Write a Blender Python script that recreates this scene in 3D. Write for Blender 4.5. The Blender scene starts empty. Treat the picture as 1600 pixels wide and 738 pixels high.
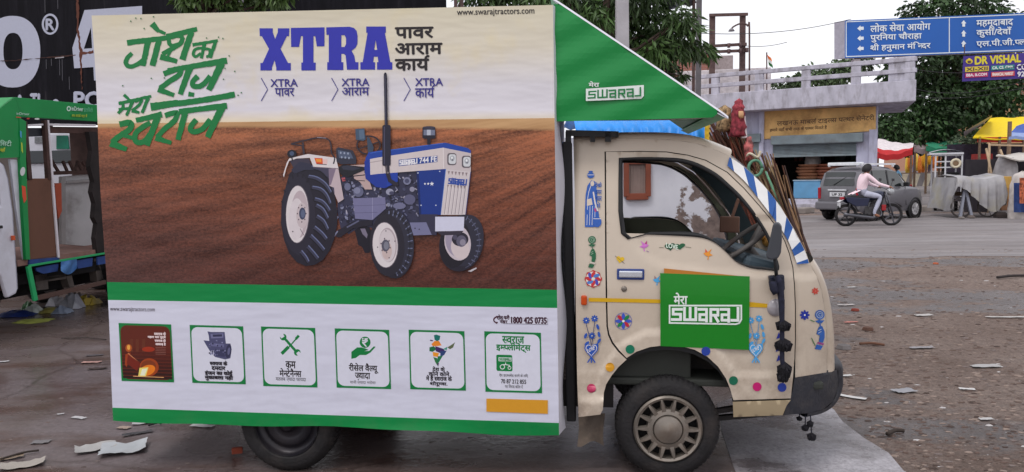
import bpy, bmesh, math, random
from mathutils import Vector, Matrix
from mathutils.geometry import tessellate_polygon, delaunay_2d_cdt
R = math.radians
scene = bpy.context.scene
COL = scene.collection
rnd = random.Random(7)

# ------------------------------------------------------------------ camera
CH, FP = 1.60, 1200.0
PITCH, ROLL = math.atan(99 / FP), R(0.9)
cp, sp, cr, sr = math.cos(PITCH), math.sin(PITCH), math.cos(ROLL), math.sin(ROLL)
CAM = Vector((0, 0, CH))
FWD = Vector((0, cp, -sp))
UP0, RT0 = Vector((0, sp, cp)), Vector((1, 0, 0))
RT = cr * RT0 - sr * UP0
UPV = cr * UP0 + sr * RT0
cam = bpy.data.cameras.new('camera')
cam.sensor_width = 36.0
cam.lens = 36.0 * FP / 1600
cam.clip_start, cam.clip_end = 0.05, 2000
camo = bpy.data.objects.new('camera', cam)
COL.objects.link(camo)
camo.matrix_world = Matrix(((RT.x, UPV.x, -FWD.x, 0), (RT.y, UPV.y, -FWD.y, 0), (RT.z, UPV.z, -FWD.z, CH), (0, 0, 0, 1)))
scene.camera = camo

# ------------------------------------------------------------------ sky, sun, exposure
SUN_EL, SUN_AZ = R(58), R(215)          # azimuth clockwise from +Y: behind the camera, to the left
w = bpy.data.worlds.new('World')
scene.world = w
w.use_nodes = True
nt = w.node_tree
nt.nodes.clear()
sky = nt.nodes.new('ShaderNodeTexSky')
sky.sky_type = 'NISHITA'
sky.sun_disc = False
sky.sun_elevation, sky.sun_rotation = SUN_EL, SUN_AZ
sky.air_density, sky.dust_density = 1.0, 3.0
hs = nt.nodes.new('ShaderNodeHueSaturation')
hs.inputs['Saturation'].default_value = 0.25
tc = nt.nodes.new('ShaderNodeTexCoord')
cn = nt.nodes.new('ShaderNodeTexNoise')
cn.inputs['Scale'].default_value = 2.2
cn.inputs['Detail'].default_value = 5
crp = nt.nodes.new('ShaderNodeValToRGB')
crp.color_ramp.elements[0].position, crp.color_ramp.elements[1].position = 0.3, 0.75
crp.color_ramp.elements[0].color = (10.2, 10.4, 11.2, 1)
crp.color_ramp.elements[1].color = (12.6, 12.5, 12.8, 1)
mx = nt.nodes.new('ShaderNodeMixRGB')
mx.inputs[0].default_value = 0.86
bg = nt.nodes.new('ShaderNodeBackground')
bg.inputs[1].default_value = 0.09
ow = nt.nodes.new('ShaderNodeOutputWorld')
L = nt.links.new
L(tc.outputs['Generated'], cn.inputs['Vector'])
L(cn.outputs['Fac'], crp.inputs[0])
L(sky.outputs[0], hs.inputs['Color'])
L(hs.outputs[0], mx.inputs[1])
L(crp.outputs[0], mx.inputs[2])
L(mx.outputs[0], bg.inputs[0])
L(bg.outputs[0], ow.inputs[0])
sun = bpy.data.lights.new('sun', 'SUN')
sun.energy, sun.angle, sun.color = 1.0, R(18), (1.0, 0.97, 0.93)
suno = bpy.data.objects.new('sun', sun)
COL.objects.link(suno)
sd = Vector((math.sin(SUN_AZ) * math.cos(SUN_EL), math.cos(SUN_AZ) * math.cos(SUN_EL), math.sin(SUN_EL)))
suno.rotation_euler = (-sd).to_track_quat('-Z', 'Y').to_euler()
vs = scene.view_settings
vs.view_transform, vs.look, vs.exposure, vs.gamma = 'Standard', 'None', 0.24, 1.0
vs.use_curve_mapping = False
scene.cycles.max_bounces = 6
scene.cycles.transparent_max_bounces = 8
scene.cycles.caustics_reflective = False
scene.cycles.caustics_refractive = False

# ------------------------------------------------------------------ picture -> world
def ray(px, py):
    return FWD + RT * ((px - 800) / FP) + UPV * ((369 - py) / FP)
def PY(px, py, Y):
    d = ray(px, py); return CAM + d * (Y / d.y)
def GR(px, py, z=0.0):
    d = ray(px, py); return CAM + d * ((z - CH) / d.z)

# ------------------------------------------------------------------ colours and materials
def lin(c):
    c = c / 255.0
    return c / 12.92 if c <= 0.04045 else ((c + 0.055) / 1.055) ** 2.4
def C(r, g, b, k=1.25):
    return tuple(min(0.86, lin(v) * k * 0.9) for v in (r, g, b))
MATS = {}
def M(name, col, rough=0.6, metal=0.0, var=0.12, scale=6.0, bump=0.0, bscale=30.0, dirt=0.0, dcol=(0.10, 0.08, 0.06), dscale=3.0, spec=0.4, coat=0.0, stretch=None, alpha=1.0):
    if name in MATS: return MATS[name]
    m = bpy.data.materials.new(name); m.use_nodes = True
    n, l = m.node_tree.nodes, m.node_tree.links
    b = n['Principled BSDF']
    b.inputs['Roughness'].default_value = rough
    b.inputs['Metallic'].default_value = metal
    b.inputs['Specular IOR Level'].default_value = spec
    if coat: b.inputs['Coat Weight'].default_value = coat
    t = n.new('ShaderNodeTexCoord')
    vec = t.outputs['Object']
    if stretch:
        mp = n.new('ShaderNodeMapping'); mp.inputs['Scale'].default_value = stretch
        l.new(vec, mp.inputs['Vector']); vec = mp.outputs[0]
    nz = n.new('ShaderNodeTexNoise'); nz.inputs['Scale'].default_value = scale; nz.inputs['Detail'].default_value = 5
    l.new(vec, nz.inputs['Vector'])
    r = n.new('ShaderNodeValToRGB')
    r.color_ramp.elements[0].position, r.color_ramp.elements[1].position = 0.3, 0.7
    r.color_ramp.elements[0].color = tuple(v * (1 - var) for v in col) + (1,)
    r.color_ramp.elements[1].color = tuple(min(0.9, v * (1 + var)) for v in col) + (1,)
    l.new(nz.outputs['Fac'], r.inputs[0])
    out = r.outputs[0]
    if dirt:
        dz = n.new('ShaderNodeTexNoise'); dz.inputs['Scale'].default_value = dscale; dz.inputs['Detail'].default_value = 8; dz.inputs['Roughness'].default_value = 0.65
        l.new(vec, dz.inputs['Vector'])
        dr = n.new('ShaderNodeValToRGB')
        dr.color_ramp.elements[0].position, dr.color_ramp.elements[1].position = 0.48, 0.72
        dr.color_ramp.elements[1].color = (dirt, dirt, dirt, 1)
        l.new(dz.outputs['Fac'], dr.inputs[0])
        mm = n.new('ShaderNodeMixRGB'); l.new(dr.outputs[0], mm.inputs[0]); l.new(out, mm.inputs[1])
        mm.inputs[2].default_value = tuple(dcol) + (1,); out = mm.outputs[0]
    l.new(out, b.inputs['Base Color'])
    if bump:
        bz = n.new('ShaderNodeTexNoise'); bz.inputs['Scale'].default_value = bscale; bz.inputs['Detail'].default_value = 5
        l.new(vec, bz.inputs['Vector'])
        bp = n.new('ShaderNodeBump'); bp.inputs['Strength'].default_value = bump; bp.inputs['Distance'].default_value = 0.02
        l.new(bz.outputs['Fac'], bp.inputs['Height']); l.new(bp.outputs[0], b.inputs['Normal'])
    if alpha < 1: b.inputs['Alpha'].default_value = alpha
    MATS[name] = m
    return m
def print_mat(name, rough=0.38, spec=0.4):
    if name in MATS: return MATS[name]
    m = bpy.data.materials.new(name); m.use_nodes = True
    n, l = m.node_tree.nodes, m.node_tree.links
    b = n['Principled BSDF']; b.inputs['Roughness'].default_value = rough; b.inputs['Specular IOR Level'].default_value = spec
    a = n.new('ShaderNodeVertexColor'); a.layer_name = 'Col'
    t = n.new('ShaderNodeTexCoord'); nz = n.new('ShaderNodeTexNoise'); nz.inputs['Scale'].default_value = 40; nz.inputs['Detail'].default_value = 3
    l.new(t.outputs['Object'], nz.inputs['Vector'])
    r = n.new('ShaderNodeValToRGB'); r.color_ramp.elements[0].color = (0.88, 0.88, 0.88, 1); r.color_ramp.elements[1].color = (1, 1, 1, 1)
    l.new(nz.outputs['Fac'], r.inputs[0])
    mu = n.new('ShaderNodeMixRGB'); mu.blend_type = 'MULTIPLY'; mu.inputs[0].default_value = 1
    l.new(a.outputs[0], mu.inputs[1]); l.new(r.outputs[0], mu.inputs[2]); l.new(mu.outputs[0], b.inputs['Base Color'])
    MATS[name] = m
    return m

# ------------------------------------------------------------------ scene tree helpers
def prop(o, label=None, cat=None, group=None, kind=None):
    for k, v in (('label', label), ('category', cat), ('group', group), ('kind', kind)):
        if v: o[k] = v
    return o
def thing(name, label, cat, loc=(0, 0, 0), rz=0.0, group=None, matrix=None):
    o = bpy.data.objects.new(name, None); COL.objects.link(o)
    if matrix is not None: o.matrix_world = matrix
    else:
        o.location = loc; o.rotation_euler = (0, 0, rz)
    o.empty_display_size = 0.1
    return prop(o, label, cat, group)
def copy_tree(o, parent=None):
    c = o.copy(); COL.objects.link(c)
    if parent: c.parent = parent
    for ch in list(o.children): copy_tree(ch, c)
    return c

class MB:
    def __init__(s): s.v, s.f, s.m, s.c, s.col = [], [], [], [], None
    def add(s, vs, fs, m=0, col=None):
        k = len(s.v); s.v += [tuple(p) for p in vs]
        for f in fs:
            s.f.append([k + i for i in f]); s.m.append(m); s.c.append(col)
    def box(s, c, d, m=0, rz=0.0, tilt=None):
        x, y, z = d[0] / 2, d[1] / 2, d[2] / 2
        vs = [Vector(p) for p in ((-x, -y, -z), (x, -y, -z), (x, y, -z), (-x, y, -z), (-x, -y, z), (x, -y, z), (x, y, z), (-x, y, z))]
        mt = Matrix.Rotation(rz, 3, 'Z')
        if tilt: mt = mt @ Matrix.Rotation(tilt[0], 3, 'X') @ Matrix.Rotation(tilt[1], 3, 'Y')
        s.add([mt @ p + Vector(c) for p in vs], [(0, 3, 2, 1), (4, 5, 6, 7), (0, 1, 5, 4), (1, 2, 6, 5), (2, 3, 7, 6), (3, 0, 4, 7)], m)
    def bar(s, a, b, wd, ht, m=0):
        a, b = Vector(a), Vector(b); d = (b - a)
        if d.length < 1e-6: return
        d.normalize(); u = Vector((0, 0, 1)) if abs(d.z) < 0.95 else Vector((0, 1, 0))
        e = d.cross(u).normalized() * wd / 2; g = e.cross(d).normalized() * ht / 2
        vs = [a - e - g, a + e - g, a + e + g, a - e + g, b - e - g, b + e - g, b + e + g, b - e + g]
        s.add(vs, [(0, 3, 2, 1), (4, 5, 6, 7), (0, 1, 5, 4), (1, 2, 6, 5), (2, 3, 7, 6), (3, 0, 4, 7)], m)
    def tube(s, pts, r, m=0, seg=8, cap=True):
        pts = [Vector(p) for p in pts]; n = len(pts)
        rr = r if isinstance(r, (list, tuple)) else [r] * n
        k = len(s.v); last = None
        for i, p in enumerate(pts):
            t = (pts[min(i + 1, n - 1)] - pts[max(i - 1, 0)]).normalized()
            if last is None:
                u = Vector((0, 0, 1)) if abs(t.z) < 0.9 else Vector((1, 0, 0))
                e = t.cross(u).normalized()
            else:
                e = (last - t * last.dot(t)).normalized()
            last = e; g = t.cross(e)
            for j in range(seg):
                a = 2 * math.pi * j / seg
                s.v.append(tuple(p + (e * math.cos(a) + g * math.sin(a)) * rr[i]))
        for i in range(n - 1):
            for j in range(seg):
                s.f.append([k + i * seg + j, k + i * seg + (j + 1) % seg, k + (i + 1) * seg + (j + 1) % seg, k + (i + 1) * seg + j]); s.m.append(m); s.c.append(None)
        if cap:
            s.f.append([k + j for j in range(seg)][::-1]); s.m.append(m); s.c.append(None)
            s.f.append([k + (n - 1) * seg + j for j in range(seg)]); s.m.append(m); s.c.append(None)
    def lathe(s, prof, c, axis='Y', seg=32, m=0, sy=1.0):
        # prof: (radius, along-axis)
        k = len(s.v); n = len(prof); c = Vector(c)
        for r, h in prof:
            for j in range(seg):
                a = 2 * math.pi * j / seg; x, y = r * math.cos(a), r * math.sin(a) * sy
                p = {'Y': (x, h, y), 'Z': (x, y, h), 'X': (h, x, y)}[axis]
                s.v.append(tuple(Vector(p) + c))
        for i in range(n - 1):
            for j in range(seg):
                q = [k + i * seg + j, k + i * seg + (j + 1) % seg, k + (i + 1) * seg + (j + 1) % seg, k + (i + 1) * seg + j]
                s.f.append(q); s.m.append(m); s.c.append(None)
    def prism(s, loop, off, m=0, m_side=None, holes=()):
        """loop: list of 3D points, extruded by vector off"""
        loops = [[Vector(p) for p in loop]] + [[Vector(p) for p in h] for h in holes]
        flat = [p for lp in loops for p in lp]; off = Vector(off); n = len(flat); k = len(s.v)
        s.v += [tuple(p) for p in flat] + [tuple(p + off) for p in flat]
        for t in tessellate_polygon(loops):
            s.f.append([k + i for i in t]); s.m.append(m); s.c.append(None)
            s.f.append([k + n + i for i in t][::-1]); s.m.append(m); s.c.append(None)
        b = 0
        for lp in loops:
            q = len(lp)
            for i in range(q):
                s.f.append([k + b + i, k + b + (i + 1) % q, k + n + b + (i + 1) % q, k + n + b + i]); s.m.append(m if m_side is None else m_side); s.c.append(None)
            b += q
    def grid(s, P, m=0, col=None, close=False):
        k = len(s.v); nr, nc = len(P), len(P[0])
        for row in P: s.v += [tuple(p) for p in row]
        for i in range(nr - 1):
            for j in range(nc - 1 + (1 if close else 0)):
                j2 = (j + 1) % nc
                s.f.append([k + i * nc + j, k + i * nc + j2, k + (i + 1) * nc + j2, k + (i + 1) * nc + j]); s.m.append(m); s.c.append(col)
    def build(s, name, mats, parent=None, smooth=False, bevel=0.0, recalc=True, label=None, uv=None, auto=None):
        me = bpy.data.meshes.new(name)
        me.from_pydata(s.v, [], s.f)
        if not isinstance(mats, (list, tuple)): mats = [mats]
        for m in mats: me.materials.append(m)
        for p, mi in zip(me.polygons, s.m): p.material_index = mi
        if any(c is not None for c in s.c):
            ca = me.color_attributes.new('Col', 'FLOAT_COLOR', 'CORNER')
            i = 0; buf = []
            for f, c in zip(s.f, s.c):
                c = c or (0.5, 0.5, 0.5)
                buf += [c[0], c[1], c[2], 1.0] * len(f)
            ca.data.foreach_set('color', buf)
        if uv:
            ul = me.uv_layers.new(name='UVMap')
            for lp in me.loops: ul.data[lp.index].uv = uv[lp.vertex_index]
        if recalc or bevel:
            bm = bmesh.new(); bm.from_mesh(me)
            if bevel:
                bmesh.ops.remove_doubles(bm, verts=bm.verts, dist=1e-5)
                bmesh.ops.recalc_face_normals(bm, faces=bm.faces)
                ed = [e for e in bm.edges if len(e.link_faces) == 2 and e.calc_face_angle(0) > 0.6]
                bmesh.ops.bevel(bm, geom=ed, offset=bevel, segments=2, profile=0.6, affect='EDGES', clamp_overlap=True)
            else:
                bmesh.ops.recalc_face_normals(bm, faces=bm.faces)
            bm.to_mesh(me); bm.free()
        if smooth or auto:
            me.polygons.foreach_set('use_smooth', [True] * len(me.polygons))
            if auto: me.set_sharp_from_angle(angle=R(auto))
        me.update()
        o = bpy.data.objects.new(name, me); COL.objects.link(o)
        if parent: o.parent = parent
        if label: o['label'] = label
        return o

def skin_mesh(joints, edges, sub=2):
    """joints: list of (x,y,z,r) ; one continuous surface"""
    me = bpy.data.meshes.new('skin'); me.from_pydata([j[:3] for j in joints], edges, [])
    o = bpy.data.objects.new('skin', me); COL.objects.link(o)
    o.modifiers.new('s', 'SKIN')
    for v, j in zip(me.skin_vertices[0].data, joints): v.radius = (j[3], j[3])
    me.skin_vertices[0].data[0].use_root = True
    sb = o.modifiers.new('b', 'SUBSURF'); sb.levels = sub; sb.render_levels = sub
    dg = bpy.context.evaluated_depsgraph_get()
    m2 = bpy.data.meshes.new_from_object(o.evaluated_get(dg))
    vs = [tuple(v.co) for v in m2.vertices]; fs = [list(p.vertices) for p in m2.polygons]
    bpy.data.objects.remove(o); bpy.data.meshes.remove(me); bpy.data.meshes.remove(m2)
    return vs, fs

# ------------------------------------------------------------------ lettering
_tc, _ac = {}, {}
def _raw(s):
    if s in _tc: return _tc[s]
    c = bpy.data.curves.new('t', 'FONT'); c.body = s; c.size = 1; c.resolution_u = 3
    o = bpy.data.objects.new('t', c); COL.objects.link(o)
    dg = bpy.context.evaluated_depsgraph_get()
    m = bpy.data.meshes.new_from_object(o.evaluated_get(dg))
    vs = [(v.co.x, v.co.y) for v in m.vertices]; fs = [list(p.vertices) for p in m.polygons]
    bpy.data.objects.remove(o); bpy.data.curves.remove(c); bpy.data.meshes.remove(m)
    _tc[s] = (vs, fs); return _tc[s]
def _adv(s):
    if s not in _ac:
        _ac[s] = max(v[0] for v in _raw(s + 'I')[0]) - max(v[0] for v in _raw('I')[0])
    return _ac[s]
def _clip(vs, fs, xm):
    ov, of = [], []
    for f in fs:
        p = [vs[i] for i in f]; q = []
        for i in range(len(p)):
            a, b = p[i], p[(i + 1) % len(p)]
            if a[0] <= xm: q.append(a)
            if (a[0] <= xm) != (b[0] <= xm):
                t = (xm - a[0]) / (b[0] - a[0]); q.append((xm, a[1] + t * (b[1] - a[1])))
        if len(q) >= 3:
            k = len(ov); ov += q; of.append(list(range(k, k + len(q))))
    return ov, of
def text2d(s):
    """'~' after a consonant: half form; '^': reph over what precedes; '_': rakar under what precedes"""
    V, F, x, run, i = [], [], 0.0, '', 0
    def put(vs, fs, dx):
        k = len(V); V.extend([(a + dx, b) for a, b in vs]); F.extend([[k + q for q in f] for f in fs])
    def flush():
        nonlocal x, run
        if run:
            put(*_raw(run), x); x += _adv(run); run = ''
    while i < len(s):
        ch = s[i]; cl = ch
        if i + 1 < len(s) and s[i + 1] == '\u093c': cl += s[i + 1]
        nx = s[i + len(cl)] if i + len(cl) < len(s) else ''
        if nx == '~':
            flush(); ad = _adv(cl) - 0.15; put(*_clip(*_raw(cl), ad), x); x += ad; i += len(cl) + 1; continue
        if ch == '^':
            flush(); a = x - 0.10
            pts = [(a - 0.03, 0.62), (a - 0.02, 0.72), (a + 0.05, 0.80), (a + 0.13, 0.78)]
            for p, q in zip(pts, pts[1:]):
                dx, dy = q[0] - p[0], q[1] - p[1]; ln = math.hypot(dx, dy); nx_, ny_ = -dy / ln * .035, dx / ln * .035
                put([(p[0] + nx_, p[1] + ny_), (p[0] - nx_, p[1] - ny_), (q[0] - nx_, q[1] - ny_), (q[0] + nx_, q[1] + ny_)], [[0, 1, 2, 3]], 0)
            i += 1; continue
        if ch == '_':
            flush(); a = x - 0.15
            put([(a, 0.24), (a, 0.16), (a - 0.22, 0.03), (a - 0.22, 0.11)], [[0, 1, 2, 3]], 0)
            i += 1; continue
        run += cl; i += len(cl)
    flush()
    return V, F

class Art(MB):
    """flat print: shapes given in picture pixels, laid on a real surface by mp(px,py,lift)"""
    def __init__(s, mp, base=0.002, step=0.00025, k=1.25):
        super().__init__(); s.mp, s.lift, s.step, s.k = mp, base, step, k
    def up(s): s.lift += s.step
    def cc(s, c): return C(*c, k=s.k)
    def poly(s, pts, col, holes=()):
        s.up(); loops = [[Vector((p[0], p[1], 0)) for p in pts]] + [[Vector((p[0], p[1], 0)) for p in h] for h in holes]
        flat = [p for l in loops for p in l]
        s.add([s.mp(p.x, p.y, s.lift) for p in flat], tessellate_polygon(loops), 0, s.cc(col))
    def ell(s, cx, cy, rx, ry, col, rot=0, n=28, a0=0, a1=360):
        ca, sa = math.cos(R(rot)), math.sin(R(rot)); pts = []
        for i in range(n):
            a = R(a0 + (a1 - a0) * i / (n if a1 - a0 == 360 else n - 1)); x, y = rx * math.cos(a), ry * math.sin(a)
            pts.append((cx + x * ca - y * sa, cy + x * sa + y * ca))
        s.poly(pts, col)
    def ring(s, cx, cy, rx, ry, t, col, n=28):
        o = [(cx + rx * math.cos(2 * math.pi * i / n), cy + ry * math.sin(2 * math.pi * i / n)) for i in range(n)]
        h = [(cx + (rx - t) * math.cos(2 * math.pi * i / n), cy + (ry - t) * math.sin(2 * math.pi * i / n)) for i in range(n)]
        s.poly(o, col, [h])
    def line(s, pts, wd, col, jit=0.0):
        s.up(); n = len(pts); ws = wd if isinstance(wd, (list, tuple)) else [wd] * n
        P, W = [], []
        for i in range(n - 1):
            st = max(1, int(math.hypot(pts[i + 1][0] - pts[i][0], pts[i + 1][1] - pts[i][1]) / 3)) if jit else 1
            for j in range(st):
                t = j / st; P.append((pts[i][0] + t * (pts[i + 1][0] - pts[i][0]), pts[i][1] + t * (pts[i + 1][1] - pts[i][1]))); W.append(ws[i] + t * (ws[i + 1] - ws[i]))
        P.append(pts[-1]); W.append(ws[-1])
        A, B = [], []
        for i, p in enumerate(P):
            a, b = P[max(i - 1, 0)], P[min(i + 1, len(P) - 1)]; dx, dy = b[0] - a[0], b[1] - a[1]; l = math.hypot(dx, dy) or 1
            nx, ny = -dy / l, dx / l; j1, j2 = (rnd.uniform(-jit, jit), rnd.uniform(-jit, jit)) if jit else (0, 0)
            h1, h2 = W[i] / 2 + j1, W[i] / 2 + j2
            A.append((p[0] + nx * h1, p[1] + ny * h1)); B.append((p[0] - nx * h2, p[1] - ny * h2))
        k = len(A); s.add([s.mp(*p, s.lift) for p in A + B], [[i, i + 1, k + i + 1, k + i] for i in range(k - 1)], 0, s.cc(col))
    def text(s, txt, x0, y0, x1, y1, col, sl=0.0, lean=0.0, bold=0.0, font_fit=True):
        """fits the lettering to the pixel box; sl: rise of the baseline, lean: sideways drift per pixel of height"""
        V, F = text2d(txt)
        if not V: return
        ax, bx = min(v[0] for v in V), max(v[0] for v in V); ay, by = min(v[1] for v in V), max(v[1] for v in V)
        kx, ky = (x1 - x0) / (bx - ax), (y1 - y0) / (by - ay); cx = (x0 + x1) / 2
        offs = [(0, 0)] if not bold else [(-bold, 0), (bold, 0), (0, bold), (0, -bold), (0, 0)]
        for ox, oy in offs:
            s.up(); pts = []
            for vx, vy in V:
                X, Y = x0 + (vx - ax) * kx + ox, y1 - (vy - ay) * ky + oy
                pts.append(s.mp(X + lean * (Y - y1), Y + sl * (X - cx), s.lift))
            s.add(pts, F, 0, s.cc(col))
    def swaraj(s, q, col, th=0.2):
        """unicase logo letters in the quad q = (tl, tr, br, bl)"""
        L_ = [('S', 0, .145), ('W', .17, .37), ('A', .395, .53), ('R', .56, .70), ('A', .725, .86), ('J', .885, 1.0)]
        G = {'S': [[(1, .9), (.12, .9), (.12, .52), (.88, .52), (.88, .1), (0, .1)]], 'W': [[(.08, 1), (.08, .1), (.92, .1), (.92, 1)], [(.5, 1), (.5, .1)]],
             'A': [[(.0, .9), (.88, .9), (.88, 0)], [(.88, .1), (.14, .1), (.14, .5), (.88, .5)]], 'R': [[(.12, 0), (.12, .9), (.88, .9), (.88, .46), (.12, .46)], [(.5, .46), (.9, 0)]],
             'J': [[(.85, 1), (.85, .1), (0, .1)]]}
        def mp2(x, y):
            (ax, ay), (bx, by), (cx, cy), (dx, dy) = q; t = 1 - y
            return ((ax * (1 - x) + bx * x) * (1 - t) + (dx * (1 - x) + cx * x) * t, (ay * (1 - x) + by * x) * (1 - t) + (dy * (1 - x) + cy * x) * t)
        hpx = abs(q[3][1] - q[0][1]); w_ = th * hpx
        for ch, a, b in L_:
            for path in G[ch]:
                P = [mp2(a + (b - a) * x, y) for x, y in path]
                for p, r_ in zip(P, P[1:]):
                    dx, dy = r_[0] - p[0], r_[1] - p[1]; l = math.hypot(dx, dy) or 1; e = w_ * 0.5
                    s.line([(p[0] - dx / l * e * .8, p[1] - dy / l * e * .8), (r_[0] + dx / l * e * .8, r_[1] + dy / l * e * .8)], w_, col)
def rrect(x0, y0, x1, y1, r, n=5):
    pts = []
    for cx, cy, a in ((x1 - r, y0 + r, -90), (x1 - r, y1 - r, 0), (x0 + r, y1 - r, 90), (x0 + r, y0 + r, 180)):
        for i in range(n + 1): pts.append((cx + r * math.cos(R(a + 90 * i / n)), cy + r * math.sin(R(a + 90 * i / n))))
    return pts
# ================================================================== THE SETTING: ground, yard, road
def ground_mat(name, cols, scales, rough=(0.55, 0.95), bump=0.35, wet=0.0, stretch=(1, 1, 1)):
    m = bpy.data.materials.new(name); m.use_nodes = True
    n, l = m.node_tree.nodes, m.node_tree.links; b = n['Principled BSDF']
    t = n.new('ShaderNodeTexCoord'); mp = n.new('ShaderNodeMapping'); mp.inputs['Scale'].default_value = stretch
    l.new(t.outputs['Object'], mp.inputs[0])
    def noise(sc, de=8, ro=0.6):
        z = n.new('ShaderNodeTexNoise'); z.inputs['Scale'].default_value = sc; z.inputs['Detail'].default_value = de; z.inputs['Roughness'].default_value = ro
        l.new(mp.outputs[0], z.inputs['Vector']); return z.outputs['Fac']
    def ramp(src, stops):
        r = n.new('ShaderNodeValToRGB'); e = r.color_ramp.elements
        e[0].position, e[0].color = stops[0][0], tuple(stops[0][1]) + (1,)
        e[1].position, e[1].color = stops[-1][0], tuple(stops[-1][1]) + (1,)
        for p, c in stops[1:-1]:
            q = e.new(p); q.color = tuple(c) + (1,)
        l.new(src, r.inputs[0]); return r.outputs[0]
    base = ramp(noise(scales[0]), [(0.3, cols[0]), (0.5, cols[1]), (0.68, cols[2])])
    fine = ramp(noise(scales[1], 10, 0.75), [(0.3, (0.62,) * 3), (0.52, (1.0,) * 3), (0.75, (1.3,) * 3)])
    mu = n.new('ShaderNodeMixRGB'); mu.blend_type = 'MULTIPLY'; mu.inputs[0].default_value = 1
    l.new(base, mu.inputs[1]); l.new(fine, mu.inputs[2])
    out = mu.outputs[0]
    # scattered light grit
    vo = n.new('ShaderNodeTexVoronoi'); vo.inputs['Scale'].default_value = scales[2]; l.new(mp.outputs[0], vo.inputs['Vector'])
    gr = ramp(vo.outputs['Color'], [(0.72, (0, 0, 0)), (0.80, (1, 1, 1))])
    gd = ramp(vo.outputs['Distance'], [(0.18, (1, 1, 1)), (0.30, (0, 0, 0))])
    gm = n.new('ShaderNodeMixRGB'); gm.blend_type = 'MULTIPLY'; gm.inputs[0].default_value = 1; l.new(gr, gm.inputs[1]); l.new(gd, gm.inputs[2])
    m2 = n.new('ShaderNodeMixRGB'); l.new(gm.outputs[0], m2.inputs[0]); l.new(out, m2.inputs[1]); m2.inputs[2].default_value = tuple(cols[3]) + (1,)
    out = m2.outputs[0]
    wm = ramp(noise(scales[0] * 1.7, 4), [(0.40 - wet * .2, (0, 0, 0)), (0.62 - wet * .2, (1, 1, 1))])
    wd = n.new('ShaderNodeMixRGB'); wd.blend_type = 'MULTIPLY'; l.new(out, wd.inputs[1]); wd.inputs[2].default_value = (0.62, 0.58, 0.60, 1)
    wf = n.new('ShaderNodeMath'); wf.operation = 'MULTIPLY'; wf.inputs[1].default_value = wet; l.new(wm, wf.inputs[0]); l.new(wf.outputs[0], wd.inputs[0])
    l.new(wd.outputs[0], b.inputs['Base Color'])
    rr = n.new('ShaderNodeMapRange'); rr.inputs['To Min'].default_value, rr.inputs['To Max'].default_value = rough[1], rough[0]
    l.new(wm, rr.inputs['Value']); l.new(rr.outputs[0], b.inputs['Roughness'])
    bp = n.new('ShaderNodeBump'); bp.inputs['Strength'].default_value = bump; bp.inputs['Distance'].default_value = 0.03
    l.new(noise(scales[1] * 0.6, 10, 0.7), bp.inputs['Height']); l.new(bp.outputs[0], b.inputs['Normal'])
    return m
def node_kit(name):
    m = bpy.data.materials.new(name); m.use_nodes = True
    n, l = m.node_tree.nodes, m.node_tree.links; t = n.new('ShaderNodeTexCoord')
    def noise(sc, de=8, ro=.6, st=(1, 1, 1), off=0):
        mp = n.new('ShaderNodeMapping'); mp.inputs['Scale'].default_value = st; mp.inputs['Location'].default_value = (off, off * .7, 0); l.new(t.outputs['Object'], mp.inputs[0])
        z = n.new('ShaderNodeTexNoise'); z.inputs['Scale'].default_value = sc; z.inputs['Detail'].default_value = de; z.inputs['Roughness'].default_value = ro; l.new(mp.outputs[0], z.inputs['Vector']); return z.outputs['Fac']
    def ramp(src, stops):
        r = n.new('ShaderNodeValToRGB'); e = r.color_ramp.elements
        e[0].position, e[0].color = stops[0][0], tuple(stops[0][1]) + (1,); e[1].position, e[1].color = stops[-1][0], tuple(stops[-1][1]) + (1,)
        for p, c in stops[1:-1]: q = e.new(p); q.color = tuple(c) + (1,)
        l.new(src, r.inputs[0]); return r.outputs[0]
    def mix(f, a, c, mode='MIX'):
        q = n.new('ShaderNodeMixRGB'); q.blend_type = mode
        for i, v in enumerate((f, a, c)):
            if isinstance(v, tuple): q.inputs[i].default_value = v + (1,)
            elif isinstance(v, (int, float)): q.inputs[i].default_value = v
            else: l.new(v, q.inputs[i])
        return q.outputs[0]
    return m, n, l, noise, ramp, mix
BW = lambda a, b: [(a, (0, 0, 0)), (b, (1, 1, 1))]
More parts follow.
